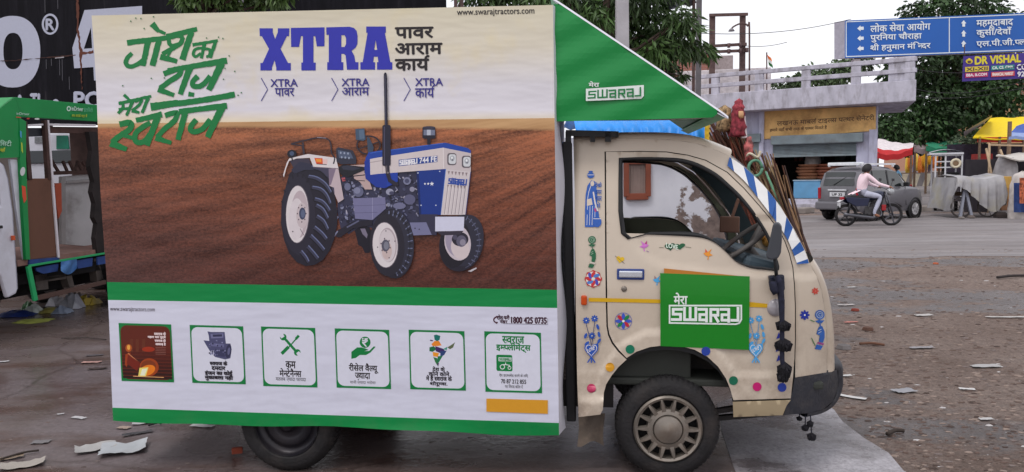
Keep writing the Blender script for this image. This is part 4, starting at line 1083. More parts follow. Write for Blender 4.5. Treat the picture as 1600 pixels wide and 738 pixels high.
T_.lift = .0015; T_.poly(zc2([(210, 143), (382, 140), (382, 237), (343, 237), (335, 185), (326, 185), (326, 320), (337, 320), (337, 360), (264, 360), (264, 320), (272, 320), (272, 185), (262, 185), (252, 240), (212, 240)]), BLUE)
T_.poly(zc2([(391, 140), (510, 137), (532, 143), (546, 158), (551, 185), (550, 225), (540, 245), (520, 260), (534, 285), (540, 318), (555, 318), (555, 356), (497, 356), (490, 285), (483, 276), (468, 275), (468, 318), (478, 318), (478, 358), (396, 358), (396, 318), (404, 318), (404, 178), (392, 178)]), BLUE, [zc2([(468, 180), (485, 180), (492, 195), (492, 225), (485, 240), (468, 240)])])
T_.poly(zc2([(595, 136), (695, 136), (695, 168), (690, 168), (718, 318), (728, 318), (728, 356), (650, 356), (650, 318), (657, 318), (654, 290), (634, 290), (631, 318), (640, 318), (640, 356), (565, 356), (565, 318), (577, 318), (602, 168), (595, 168)]), BLUE, [zc2([(643, 205), (636, 255), (651, 255)])])
for t_, y0, y1, x1 in (('पावर', 43, 59.5, 677), ('आराम', 68, 85, 691), ('काय^', 87, 110, 671)): TT(t_, 618, y0, x1, y1, INK, .9)
TT('www.swarajtractors.com', 714, 13.5, 835, 25.5, INK, .12)
for x in (408, 518, 631):
    xx = 0 if x < 600 else 1
    T_.line([(x, 122), (x + 10, 140), (x, 158)], 1.3, NAVY)
for x0, x1, y, h_, hx0, hx1 in ((423, 465, 124, 'पावर', 430, 460), (534, 577, 123, 'आराम', 535, 577), (649, 692, 122.5, 'काय^', 649, 679)):
    TT('XTRA', x0, y, x1, y + 11.5, NAVY, .35); TT(h_, hx0, y + (14 if '^' not in h_ else 11), hx1, y + (26.5 if '^' not in h_ else 30), NAVY, .3)
T_.lift = .0015
def zz(pts): return [(150 + x * .3387, y * .3387) for x, y in pts]
def br(pts, wd): T_.line(spline(zz(pts), 4) if len(pts) > 2 else zz(pts), [v * .42 for v in wd] if isinstance(wd, (list, tuple)) and len(pts) == 2 else (wd if not isinstance(wd, (list, tuple)) else wd[0]) * .42, GREEN, jit=.38)
br([(143, 198), (335, 174)], (22, 18)); br([(325, 172), (466, 134)], (24, 16))
br([(166, 246), (144, 268), (138, 294), (160, 308), (200, 292), (230, 262)], 17); br([(240, 188), (216, 305)], (24, 20)); br([(292, 180), (260, 304)], (22, 22)); br([(258, 110), (290, 146)], (26, 12)); br([(285, 140), (320, 156)], (14, 10))
br([(338, 168), (336, 196), (352, 212), (384, 204)], 15); br([(345, 172), (378, 164), (398, 178), (384, 206), (345, 228), (306, 250)], 17); br([(296, 262), (374, 284)], (22, 16)); br([(345, 232), (330, 262)], (12, 10)); br([(440, 148), (398, 276)], (22, 24))
br([(445, 208), (562, 188)], (13, 10)); br([(500, 202), (486, 270)], (14, 12)); br([(496, 222), (462, 226), (448, 248), (460, 262), (484, 246)], 11); br([(500, 226), (524, 230), (522, 256), (508, 262)], 11); br([(552, 192), (526, 268)], (14, 12))
br([(312, 342), (382, 318), (384, 345), (340, 375), (296, 408)], 20); br([(286, 412), (360, 440)], (22, 16)); br([(330, 326), (604, 280)], (18, 24)); br([(436, 306), (388, 436)], (24, 20)); br([(470, 352), (446, 378), (452, 398), (488, 394), (528, 352)], 20); br([(580, 292), (520, 416)], (28, 22)); br([(426, 434), (452, 438)], (18, 16))
br([(252, 492), (470, 466), (640, 436)], 22); br([(252, 494), (380, 474)], (30, 22))
br([(104, 478), (254, 444)], (12, 10)); br([(128, 438), (156, 462)], (12, 8)); br([(124, 476), (122, 500), (102, 524)], 11); br([(104, 506), (152, 500)], (10, 10)); br([(170, 466), (140, 534)], (13, 11)); br([(178, 470), (210, 458), (200, 482), (166, 512)], 11); br([(164, 512), (200, 520)], (12, 10)); br([(240, 450), (212, 522)], (14, 11))
br([(108, 574), (158, 566), (156, 596), (112, 626), (74, 658)], 22); br([(66, 660), (142, 690)], (28, 18)); br([(118, 622), (182, 640)], (16, 14)); br([(184, 556), (304, 528)], (18, 22)); br([(250, 566), (190, 606), (180, 648), (216, 656), (262, 604)], 20); br([(284, 540), (234, 672)], (26, 20)); br([(318, 534), (372, 520), (362, 556), (316, 596), (282, 634)], 20); br([(274, 636), (348, 660)], (22, 14)); br([(382, 516), (604, 488)], (20, 22)); br([(412, 516), (378, 646)], (24, 20)); br([(462, 552), (436, 586), (444, 608), (486, 598), (528, 552)], 20); br([(580, 498), (514, 634)], (28, 22))
for x, y in ((160, 98), (183, 84), (207, 86), (265, 78), (222, 132), (565, 172), (585, 178), (614, 258), (595, 316), (588, 366), (255, 362), (670, 428), (655, 440), (315, 360), (123, 396), (640, 330), (510, 176)): T_.ell(150 + x * .3387, y * .3387, 1.2, 1.2, (60, 110, 70), n=7)
# ---- lower strip
T_.lift = .0015
TT('www.swarajtractors.com', 172, 480, 242, 488.5, (70, 62, 72))
T_.poly([(786, 496.5), (856, 498), (856, 507.5), (786, 506)], (120, 116, 130)); T_.poly([(786.6, 497.1), (855.4, 498.6), (855.4, 506.9), (786.6, 505.4)], (206, 206, 220))
T_.line(spline([(776, 495), (772, 498), (772, 502), (776, 505)], 4), 2, (70, 20, 40)); T_.line([(775, 494.5), (777.5, 496)], 2.2, (70, 20, 40)); T_.line([(775, 505.5), (777.5, 503.5)], 2.2, (70, 20, 40))
TT('टोल फ_री', 777, 492, 796, 499.5, (60, 26, 44), .3); TT('नंबर', 781, 499.5, 793, 505.5, (60, 26, 44), .25); TT('1800 425 0735', 799, 496, 854, 505.5, (60, 26, 44), .6)
def card(x0, y0, x1, y1, fill=(208, 208, 222)):
    T_.lift = .0015
    def mpq(x, y): return (x + ln(x0) * (y - y1), y + sl((x0 + x1) / 2, y1) * (x - (x0 + x1) / 2))
    T_.poly([mpq(*p) for p in ((x0, y0), (x1, y0), (x1, y1), (x0, y1))], GREEN)
    T_.poly([mpq(*p) for p in rrect(x0 + 2.2, y0 + 3.2, x1 - 2.2, y1 - 3.0, 10)], fill); return mpq
CH_ = [(190, 506, 272, 596.5), (300.5, 509, 384, 599.5), (411.5, 511.5, 496, 604.5), (526, 514.5, 611, 607), (641, 516.5, 728, 609.5), (758.5, 519, 847, 613.5)]
q = card(*CH_[0], fill=(92, 32, 18))
for i in range(9): T_.poly([q(*p) for p in ((192.5, 545 + i * 5.4), (269.8, 545 + i * 5.4), (269.8, 549 + i * 5.4), (192.5, 549 + i * 5.4))], (86 - i * 6, 26 - i * 2, 14 - i))
for x in (203, 212, 222): T_.poly([(x, 530), (x + 5, 530), (x + 5, 550), (x, 550)], (98, 44, 26))
T_.ell(201, 544, 5, 6, (170, 80, 30)); T_.ell(201, 543, 2.5, 4, (226, 160, 70)); T_.poly([(196, 554), (204, 551), (198, 574), (195, 570)], (150, 58, 24)); T_.line([(200, 552), (217, 567)], 1.4, (190, 120, 80)); T_.poly([(200, 554), (220, 568), (214, 580), (198, 568)], (110, 30, 16))
T_.ell(232, 546, 10, 4, (150, 44, 20)); T_.ell(233, 574, 15, 14, (150, 60, 20)); T_.ell(232, 573, 12, 10, (120, 50, 20)); T_.ell(230, 579, 13, 8, (224, 120, 30), -20); T_.poly([(218, 575), (232, 574), (228, 588), (216, 588)], (250, 210, 110)); T_.poly([(222, 577), (230, 576), (226, 587), (219, 587)], (255, 245, 200)); T_.line([(208, 588), (256, 590)], 1, (230, 170, 110))
for t_, x0, y in (('स~वराज के', 241, 519), ('महान बल पुर्जे', 231, 524.5), ('स~वराज ही', 242, 530), ('आवाज़ है', 243, 535.5)): TT(t_, x0, y, 259, y + 5.2, (225, 205, 205), .3)
for i in range(5): T_.line([(243, 543 + 2.6 * i), (259, 543.4 + 2.6 * i)], .6, (150, 100, 90))
q = card(*CH_[1])
eng = [(324, 518), (330, 519), (351, 519), (353, 537), (360, 537), (362, 546), (360, 560), (352, 562), (336, 558), (330, 552), (323, 541), (318, 532), (327, 533), (326, 524)]
T_.poly(eng, (74, 74, 108)); T_.poly([(329, 522), (349, 521), (349, 528), (330, 529)], (110, 110, 146)); T_.poly([(332, 523), (347, 522.5), (347, 526), (333, 526.5)], (48, 48, 76)); T_.ell(357, 549, 4.5, 11, (50, 50, 78), 8); T_.ell(357.5, 549, 2, 6, (96, 96, 130), 8); T_.poly([(328, 536), (350, 538), (350, 543), (330, 541)], (100, 100, 138)); T_.poly([(336, 545), (350, 547), (351, 558), (337, 556)], (56, 56, 88))
for x in (330, 333): T_.line([(x, 548), (x + .5, 555)], 1.6, (180, 180, 205))
for i in range(30): T_.ell(rnd.uniform(326, 352), rnd.uniform(532, 556), rnd.uniform(.6, 1.6), rnd.uniform(.6, 1.4), rnd.choice([(40, 40, 66), (128, 128, 165), (90, 90, 124)]), n=8)
for t_, x0, x1, y0, y1 in (('स~वराज के', 328, 355, 564, 571), ('दमदार', 331, 352, 573, 579), ('इंजन का कोई', 320.5, 363, 579, 587), ('मुकाबला नहीं', 320.5, 364, 586, 595)): TT(t_, x0, y0, x1, y1, (36, 30, 40), .45)
q = card(*CH_[2])
T_.line([(443, 527), (464, 551)], 4, GREEN); T_.ell(442.5, 527, 5.2, 5.2, GREEN); T_.ell(464.5, 551, 5.2, 5.2, GREEN); T_.poly([(437, 520), (441, 519), (444.5, 526), (440, 529), (436, 525)], (208, 208, 222)); T_.poly([(463, 552), (467, 549), (471, 553), (469, 558), (465, 556)], (208, 208, 222))
T_.line([(466, 526), (451, 543)], 2, GREEN); T_.line([(467, 524.5), (462, 530)], 4.2, GREEN); T_.line([(451, 542), (440, 553)], 5.2, GREEN)
TT('कम', 446.5, 565, 462, 575.5, INK, .35); TT('मेन~टेनैन~स', 437, 576, 471, 589, INK, .3); TT('मतलब ज़~यादा फायदा', 431, 590.5, 478, 597, INK)
q = card(*CH_[3])
T_.ell(570.5, 535, 8.5, 8.8, GREEN); TT('₹', 566, 529, 575, 541.5, (215, 215, 225), .3)
T_.poly([(549, 550), (558, 543), (565, 543), (572, 545), (576, 547), (569, 549), (577, 548.5), (584, 541.5), (587, 542), (579, 551), (572, 555), (562, 555), (556, 559.5), (549, 561)], GREEN)
TT('रीसेल वैल~यू', 545.5, 568, 591, 583.5, INK, .35); TT('ज़~यादा', 555, 583, 578.5, 594.5, INK, .3); TT('यानी ज़~यादा भरोसा', 547, 594.5, 587, 601, INK)
q = card(*CH_[4])
for pts, c in (([(678, 524), (682, 523), (688, 525), (687, 531), (683, 534), (679, 531)], (14, 104, 96)), ([(679, 533), (686, 533), (690, 540), (684, 541), (676, 541), (674, 538)], (222, 130, 40)), ([(671, 543), (678, 541), (682, 546), (676, 550), (671, 549)], (20, 100, 60)), ([(680, 541), (692, 545), (696, 549), (688, 552), (681, 549)], (60, 34, 92)), ([(676, 550), (686, 552), (684, 558), (677, 557)], (226, 146, 40)), ([(688, 549), (698, 548), (694, 555), (688, 558)], (40, 60, 110)), ([(684, 557), (692, 556), (686, 566), (682, 570)], (20, 110, 70)), ([(677, 558), (683, 560), (684, 572), (680, 566)], (40, 110, 60)), ([(683, 568), (686, 567), (684.5, 574)], (76, 30, 90)), ([(699, 543), (704, 540), (711, 535), (708, 543), (703, 546)], (90, 100, 70)), ([(692, 546), (699, 542), (698, 547)], (40, 140, 120)), ([(672, 531), (677, 532), (676, 533.5), (672, 533)], (60, 36, 90))): T_.poly(pts, c)
for t_, x0, x1, y0, y1 in (('देश के', 676, 695, 573, 580.5), ('कोने कोने', 670, 702, 580, 588), ('में है स~वराज के', 666, 706, 587, 596.5), ('शोरूम~स.', 672, 699, 596, 604)): TT(t_, x0, y0, x1, y1, (36, 30, 40), .35)
q = card(*CH_[5])
TT('स~वराज', 785, 526, 819, 537, GREEN, .5); TT('इम~प~लीमेंट्स', 775.5, 536, 829, 551, GREEN, .45)
T_.poly([q(*p) for p in rrect(776.5, 555, 801.5, 580.5, 2.5)], GREEN); T_.poly([(779, 558.5), (799.5, 559), (799.5, 565), (779, 564.5)], (210, 218, 218)); T_.swaraj([(780, 559.5), (798.5, 560), (798.5, 564), (780, 563.5)], GREEN, .22)
T_.ring(785, 573.5, 4, 4, 1.2, (215, 222, 220)); T_.ring(796, 575, 2.8, 2.8, 1, (215, 222, 220)); T_.line([(786, 570), (790, 570), (796, 571), (796, 574)], 1.3, (215, 222, 220)); T_.line([(790, 570), (790, 566.5)], 1, (215, 222, 220))
TT('ऐप डाउनलोड करने के लिए', 780, 584, 825, 590, INK); TT('70 87 212 855', 783, 593, 822, 599.5, INK, .12); TT('पर िमस~ड कॉल दें', 789, 601, 817, 607, INK)
T_.poly([(760, 623), (856, 625.5), (856, 647), (760, 643.5)], (206, 146, 40))
T_.build('printed_lettering', prt, adbox, recalc=False)
# ---- the printed tractor
P_ = Art(BP, base=.0015, step=.00002, k=1.2)
DK, DK2, MID, LT = (33, 30, 44), (48, 48, 68), (92, 94, 122), (142, 142, 172)
OFFW, WHI = (208, 196, 196), (216, 208, 210)
def r1(pts): return [(430 + x * .1896, 190 + y * .1897) for x, y in pts]
def r2_(pts): return [(430 + x * .1896, 310 + y * .1897) for x, y in pts]
def r3(pts): return [(590 + x * .1896, 190 + y * .1897) for x, y in pts]
def r4(pts): return [(590 + x * .1896, 310 + y * .1897) for x, y in pts]
# far rear tyre and gearbox shadow
P_.poly(r2_([(650, 240), (770, 230), (830, 330), (775, 450), (740, 450), (715, 400), (685, 385)]), (26, 22, 36)); P_.poly(r2_([(700, 250), (740, 250), (762, 300), (755, 330), (720, 295)]), (120, 112, 132))
# back of the engine bay
P_.poly([(527, 330), (529, 282), (540, 270), (572, 268), (600, 272), (655, 266), (657, 340), (680, 342), (680, 366), (600, 362), (566, 352), (545, 366), (532, 356)], (52, 52, 76))
rr_ = random.Random(21)
for i in range(230):
    x, y = (rr_.uniform(536, 600), rr_.uniform(282, 312)) if i < 80 else ((rr_.uniform(603, 654), rr_.uniform(272, 338)) if i < 190 else (rr_.uniform(532, 556), rr_.uniform(320, 348)))
    c = rr_.choice([(30, 28, 44), (70, 72, 100), (96, 98, 128), (128, 130, 158), (58, 60, 88), (38, 36, 56), (164, 160, 178)])
    if rr_.random() < .5: P_.ell(x, y, rr_.uniform(1, 4), rr_.uniform(.8, 3), c, rr_.uniform(0, 90), 9)
    else: P_.line([(x, y), (x + rr_.uniform(-6, 6), y + rr_.uniform(-5, 5))], rr_.uniform(.7, 2), c)
for cx, cy, rx, ry, c in ((636, 283, 6, 6, (120, 122, 150)), (636, 283, 3.5, 3.5, (70, 72, 100)), (644, 296, 4, 4, (140, 138, 160)), (609, 300, 6, 5, (150, 150, 172)), (612, 302, 4, 3, (66, 66, 92)), (640, 312, 9, 8, (92, 92, 122)), (624, 322, 10, 5, (110, 110, 140)), (560, 300, 8, 8, (96, 98, 126)), (558, 298, 5, 5, (126, 128, 156)), (543, 292, 5, 6, (104, 106, 134))): P_.ell(cx, cy, rx, ry, c)
P_.poly(r1([(620, 360), (740, 355), (735, 420), (780, 500), (800, 560), (740, 560), (700, 500), (650, 470)]), (186, 160, 158)); P_.poly(r1([(545, 465), (575, 460), (580, 490), (555, 495)]), (170, 80, 90)); P_.line(r1([(560, 480), (740, 490)]), 1.2, DK); P_.line(r1([(620, 480), (650, 450), (740, 440)]), 1.6, DK)
# tool box, axle, links
P_.poly([(551, 310), (602, 308.5), (603, 326), (582, 344), (555, 342)], (116, 114, 150)); P_.line([(582, 309), (582, 343)], .8, (150, 148, 180)); P_.line([(552, 322), (602, 320)], .7, (90, 88, 120)); P_.line([(553, 333), (590, 332)], .7, (88, 86, 118))
P_.poly(r2_([(520, 260), (560, 240), (640, 190), (800, 180), (800, 220), (640, 250), (540, 320), (500, 320)]), DK); P_.line(r2_([(590, 240), (690, 185)]), 2.2, MID); P_.line(r2_([(410, 385), (460, 350), (515, 270)]), 2.2, (120, 122, 150)); P_.line(r2_([(440, 260), (520, 150)]), 3, (96, 98, 124)); P_.line(r2_([(430, 130), (480, 70)]), 2.4, (84, 86, 112))
# rear tyre
P_.poly([(447, 290), (452, 272), (462, 261), (478, 256), (496, 258), (510, 266), (517, 280), (523, 305), (527, 330), (527, 352), (522, 374), (515, 392), (505, 406), (492, 414), (478, 416), (464, 410), (452, 396), (444, 376), (439, 350), (440, 316)], DK)
P_.poly([(439.5, 330), (444, 300), (452, 278), (462, 270), (474, 274), (484, 290), (491, 318), (493, 345), (489, 374), (481, 394), (468, 400), (455, 392), (445, 372), (440, 350)], (40, 37, 52))
for pts in (r1([(270, 455), (340, 470), (410, 520), (455, 590)]), r1([(300, 545), (370, 560), (420, 610), (450, 680)]), r1([(322, 640), (380, 660), (420, 700), (445, 740)]), r2_([(335, 60), (390, 95), (430, 170)]), r2_([(340, 150), (395, 190), (430, 260)]), r2_([(320, 240), (380, 290), (420, 340)]), r2_([(290, 310), (350, 370), (400, 430)]), r2_([(265, 400), (310, 450), (350, 500)]), r1([(225, 395), (300, 380), (380, 400), (430, 450)]), r2_([(210, 440), (250, 490), (270, 530)]), r1([(160, 390), (200, 350), (270, 345)])):
    P_.line(spline(pts, 3), 5.2, (58, 58, 80)); P_.line([(x + 1.6, y - 2.2) for x, y in spline(pts, 3)], 1.6, (104, 112, 148)); P_.line([(x - 1.2, y + 2.6) for x, y in spline(pts, 3)], 1.8, (18, 15, 26))
for i in range(9):
    a = 200 + i * 17; P_.line([(466 + 25 * math.cos(R(a)), 338 + 62 * math.sin(R(a))), (466 + 28 * math.cos(R(a)), 338 + 68 * math.sin(R(a)))], 2.2, (30, 27, 40))
P_.ell(465, 335, 18.5, 45.5, (104, 94, 106), 1); P_.ell(464.5, 335, 17.5, 44.5, WHI, 1); P_.ell(468, 335, 13.5, 37, (186, 170, 176), 1); P_.ell(463, 343, 12, 33, (212, 202, 206), 2); P_.ell(472, 337, 9, 20, (196, 182, 186)); P_.ell(472.5, 334, 5.2, 9.5, (60, 66, 92)); P_.ell(473.2, 334, 3.2, 6.5, (90, 98, 126))
for i in range(8): P_.ell(471.5 + 6.8 * math.cos(i * .785), 334 + 13 * math.sin(i * .785), .9, 1.3, (80, 62, 74), n=7)
P_.line(r2_([(205, 250), (235, 305)]), 1, (120, 106, 116)); P_.ell(457.5, 362, 1, 1.2, (70, 60, 70), n=7)
# fender
P_.poly(r1([(330, 380), (440, 385), (520, 390), (500, 620), (470, 560), (450, 480), (400, 420)]), (66, 62, 84)); P_.poly(r1([(440, 390), (520, 385), (565, 640), (520, 670), (490, 600), (485, 545), (445, 530)]), (190, 172, 178)); P_.poly(r1([(440, 390), (500, 390), (460, 520), (445, 530)]), (128, 112, 132))
P_.poly(r1([(65, 440), (95, 340), (115, 305), (270, 268), (500, 300), (522, 388), (315, 375), (285, 300), (180, 305), (115, 325), (90, 390), (72, 460)]), WHI); P_.poly(r1([(120, 325), (200, 305), (280, 310), (300, 370), (240, 340), (150, 380)]), (60, 54, 70)); P_.poly(r1([(130, 400), (200, 330), (290, 350), (320, 400), (240, 400), (160, 430)]), DK2)
P_.poly(r1([(322, 300), (390, 303), (392, 352), (338, 348)]), (214, 84, 40)); P_.poly(r1([(335, 308), (380, 312), (380, 335), (340, 332)]), (240, 150, 60)); P_.poly(r1([(392, 310), (430, 312), (430, 352), (392, 350)]), (224, 190, 188)); P_.line(r1([(340, 350), (425, 356)]), 1.1, (60, 46, 56)); P_.line(r1([(315, 375), (520, 388)]), 1, (120, 104, 116))
P_.line(spline(r1([(130, 185), (240, 158), (345, 135), (430, 145), (458, 185), (465, 260), (490, 300), (480, 350)]), 4), 2.1, (46, 42, 54)); P_.line(r1([(130, 185), (222, 200), (236, 270)]), 2.1, (46, 42, 54)); P_.line(r1([(228, 170), (238, 265)]), 2.6, (56, 50, 60)); P_.line(r1([(345, 131), (420, 137)]), .8, (150, 146, 160))
P_.ell(456, 240.5, 7.3, 6.3, (26, 26, 38)); P_.ell(456, 240, 3.5, 3.5, (70, 84, 112)); P_.line([(456, 246), (457, 252)], 2, (40, 38, 48))
# seat, steering
P_.poly(r1([(525, 375), (560, 355), (650, 365), (735, 375), (738, 400), (690, 420), (600, 460), (545, 440), (528, 410)]), (26, 26, 36)); P_.poly(r1([(545, 372), (600, 362), (700, 385), (640, 405), (560, 395)]), (50, 52, 68))
P_.poly(r1([(502, 225), (520, 212), (640, 240), (668, 300), (668, 350), (540, 352), (505, 330)]), (46, 48, 64)); P_.poly(r1([(515, 235), (620, 255), (645, 305), (525, 300)]), (78, 88, 112))
for x in (540, 570, 600):
    for y in (258, 295): P_.ell(430 + (x + (8 if y > 280 else 0)) * .1896, 190 + (y + (x - 540) * .1) * .1897, 1.4, 1.8, (150, 160, 182), n=7)
P_.ring(430 + 770 * .1896, 190 + 195 * .1897, 19.4, 15.4, 2.4, (40, 36, 48)); P_.line(r1([(680, 230), (850, 170)]), 1.6, (44, 42, 54)); P_.poly(r1([(755, 130), (775, 130), (812, 215), (800, 270), (765, 270)]), (58, 72, 92))
P_.poly(r1([(660, 62), (735, 57), (745, 150), (725, 160), (665, 150)]), (66, 84, 106)); P_.poly(r1([(690, 70), (728, 66), (735, 140), (695, 145)]), (86, 106, 130))
# bonnet
BLU, BLU2 = (28, 66, 156), (22, 52, 132)
P_.poly(r1([(745, 300), (770, 255), (860, 240), (1010, 225), (1010, 500), (900, 550), (830, 540), (745, 470), (735, 380)]), (30, 62, 160)); P_.poly(r1([(735, 330), (770, 310), (780, 440), (920, 430), (920, 545), (830, 540), (745, 470)]), (28, 54, 148))
P_.poly(r3([(-65, 265), (0, 246), (540, 176), (560, 175), (745, 220), (768, 240), (770, 262), (540, 220), (0, 300), (-60, 315)]), BLU); P_.line(r3([(-60, 262), (0, 250), (540, 180)]), .9, (62, 104, 190))
P_.poly(r3([(-63, 310), (0, 298), (540, 216), (545, 392), (0, 432), (-60, 440)]), OFFW); P_.poly(r3([(-63, 335), (40, 318), (40, 325), (-63, 342)]), (172, 158, 162)); P_.line(r3([(40, 300), (40, 428)]), .7, (180, 168, 170))
P_.poly(r3([(540, 216), (770, 262), (768, 415), (545, 392)]), (198, 186, 188)); P_.line(r3([(541, 218), (545, 392)]), .8, (230, 222, 222))
P_.poly(r3([(174, 316), (493, 281), (493, 334), (175, 369)]), (26, 62, 142)); P_.swaraj([tuple(r3([p])[0]) for p in ((182, 322), (326, 307), (326, 346), (182, 362))], (226, 224, 230), .24)
P_.text('744 FE', 590 + 346 * .1896, 190 + 293 * .1897, 590 + 486 * .1896, 190 + 337 * .1897, (226, 224, 230), sl=-.11, bold=.35)
for cx, cy in ((612, 310), (732, 332)):
    x, y = 590 + cx * .1896, 190 + cy * .1897; P_.poly(rrect(x - 7.2, y - 9.4, x + 7.0, y + 9.4, 4), (96, 88, 96)); P_.poly(rrect(x - 5.0, y - 7.6, x + 6.4, y + 7.6, 3.6), (206, 208, 212)); P_.ell(x + .6, y - 1, 3.6, 4.4, (166, 168, 176)); P_.ell(x + .2, y - 2, 1.6, 2, (228, 230, 232)); P_.ell(x + 1, y + 1.5, 1.2, 1.2, (90, 90, 100), n=8)
P_.poly([(650.5, 267.5), (696.5, 264.3), (688.8, 336), (655.5, 336)], BLU2); P_.poly([(650.5, 267.5), (654, 267.2), (658.5, 336), (655.5, 336)], (16, 36, 96)); P_.line([(696.5, 264.3), (688.8, 336)], 1.1, (76, 116, 190))
for x, y in ((653, 270.5), (687, 268), (658, 321), (681, 321)): P_.ell(x, y, 1.2, 1, (190, 196, 214), n=8)
for x, r_ in ((664, 2), (669, 2.2), (674.8, 3.6)): P_.poly([(x + (r_ if i % 2 == 0 else r_ * .45) * math.sin(i * math.pi / 5), 287.4 - (r_ if i % 2 == 0 else r_ * .45) * math.cos(i * math.pi / 5)) for i in range(10)], (224, 224, 232))
P_.poly([(697, 264.5), (735.5, 268.7), (727.5, 336), (689, 336)], (206, 196, 198)); P_.line([(735.5, 268.7), (727.5, 336)], 1.2, (60, 60, 110))
for i in range(1, 7):
    t = i / 7; P_.line([(697 + 38.5 * t - .9, 276 + 3 * t), (689 + 38.5 * t, 335)], 1.2, (158, 146, 154)); P_.line([(697 + 38.5 * t + .6, 276 + 3 * t), (690.2 + 38.5 * t, 335)], .8, (226, 218, 218))
    P_.poly([(696 + 38.5 * t - 2, 267 + 3.4 * t), (696 + 38.5 * t + 1.6, 267 + 3.4 * t), (695.5 + 38.5 * t, 273 + 3.4 * t)], (140, 124, 128)); P_.poly([(695 + 36 * t - 1.6, 289 + 2 * t), (695 + 36 * t + 1.6, 289 + 2 * t), (694.5 + 36 * t, 294 + 2 * t)], (140, 124, 128))
P_.poly([(700, 277), (732, 279), (731, 290), (699, 288)], (204, 194, 198)); P_.swaraj([(701.5, 278.6), (729.5, 281), (728.5, 290), (700.5, 287.5)], (44, 74, 156), .24)
# exhaust and precleaner
P_.poly([(599.6, 117), (601, 113.5), (603.4, 113.5), (604.6, 117), (606, 198), (601, 198)], (30, 28, 46)); P_.line([(601.5, 118), (602.6, 196)], .8, (84, 82, 104)); P_.poly(rrect(597.4, 195.5, 610.4, 259.5, 3), (34, 32, 50)); P_.line([(600.5, 198), (600.5, 257)], 1.4, (76, 74, 98)); P_.line([(605, 259), (606, 272), (609, 282), (618, 288), (622, 287)], 6.2, (40, 36, 50)); P_.line([(604, 259), (604.6, 270)], 1, (110, 100, 106)); P_.ell(606, 270, 2, 1.4, (120, 110, 112))
P_.poly([(667.2, 214), (673, 214), (672.6, 226), (667.6, 226)], (28, 26, 40)); P_.poly(rrect(660, 198, 680.4, 217, 3), (40, 38, 54)); P_.poly([(662, 203), (679.4, 203), (679.6, 211.5), (661.8, 211.5)], (112, 118, 140)); P_.poly([(667, 203), (673, 203), (673, 211.5), (667, 211.5)], (180, 186, 200)); P_.ell(670.4, 199.5, 9.4, 2.2, (58, 56, 74)); P_.ell(670.3, 214.6, 10.6, 2.6, (30, 28, 42))
# front axle parts and front tyres
P_.poly([(656, 335), (684, 335), (682, 368), (660, 366)], (52, 50, 72)); P_.poly([(640, 348), (666, 347.5), (674.5, 367), (646, 368)], (116, 116, 150)); P_.ell(648.5, 357, 1, 1.2, DK, n=8); P_.ell(655, 358.5, 1, 1.2, DK, n=8); P_.poly([(680, 360), (716, 360), (714, 369), (690, 368)], (44, 40, 56))
P_.ell(721, 380, 34.2, 45, (36, 33, 46), 14); P_.ell(727, 376, 28, 41, (44, 43, 58), 14)
for i in range(11):
    a = R(-70 + i * 13); P_.line([(719 + 26 * math.cos(a), 379 + 37 * math.sin(a)), (720 + 32 * math.cos(a), 378 + 42.5 * math.sin(a))], 1.4, (100, 104, 130))
P_.line([(719 + 30 * math.cos(R(t)), 379 + 41 * math.sin(R(t))) for t in range(-70, 75, 8)], 1, (78, 80, 104))
P_.ell(711, 381, 23.5, 38, (28, 25, 36), 8); P_.ell(715, 379, 20.5, 28.6, (196, 184, 192), -10); P_.ell(711, 377, 15, 24, (156, 146, 166), -10); P_.ell(719, 388, 14, 18, (206, 192, 194), -20); P_.ell(719, 374, 13, 11, (40, 36, 50)); P_.ell(721, 377, 8, 9, (92, 88, 108)); P_.ell(723, 379, 4.5, 5, (140, 134, 150)); P_.ell(711, 371, 3.4, 4, (76, 72, 92)); P_.poly([(731, 424), (744, 418), (745, 420), (736, 425)], (190, 184, 190))
P_.poly([(680, 338.5), (725.5, 338.5), (724.5, 360.5), (680, 361.8)], (206, 206, 226)); P_.line([(680, 338.5), (725.5, 338.5)], .9, (70, 66, 80)); P_.poly([(681.5, 362), (724.5, 361), (718, 367), (690, 368)], (52, 46, 60))
P_.ell(614, 381, 33, 54.5, (34, 31, 44), -5); P_.ell(619, 379, 27, 51, (46, 45, 60), -5)
for i in range(14):
    a = R(-100 + i * 13.5); P_.line([(612 + 25.5 * math.cos(a), 382 + 44 * math.sin(a)), (613.5 + 31.5 * math.cos(a), 381 + 52 * math.sin(a))], 1.5, (106, 112, 142)); P_.line([(612 + 27 * math.cos(a + .09), 382 + 46 * math.sin(a + .09)), (613.5 + 31 * math.cos(a + .09), 381 + 51 * math.sin(a + .09))], 1.2, (20, 18, 28))
P_.line([(612 + 28.6 * math.cos(R(t)), 381.5 + 48.5 * math.sin(R(t))) for t in range(-95, 90, 7)], 1.1, (30, 28, 40))
P_.ell(605, 383, 27, 49, (38, 35, 47), -3); P_.ell(602, 383, 20.4, 36, (108, 98, 110), -3); P_.ell(601.8, 383, 19.4, 35, WHI, -3); P_.ell(606, 383, 14, 27, (176, 162, 168), -3); P_.ell(605, 384, 13, 25.5, (206, 196, 200), -3); P_.ell(604.5, 392, 8, 14, (198, 178, 176)); P_.ell(602.5, 384, 6.4, 9.4, (84, 82, 98)); P_.ell(603.6, 384, 4, 6.4, (124, 124, 138))
for i in range(6): P_.ell(602.5 + 7.4 * math.cos(i * 1.047 + .3), 384 + 11 * math.sin(i * 1.047 + .3), 1.1, 1.5, (90, 78, 88), n=7)
for x, y in ((590, 386.5), (617, 377), (603, 361), (608, 403)): P_.ell(x, y, .9, 1.2, (80, 70, 82), n=7)
P_.build('printed_tractor', prt, adbox, recalc=False)
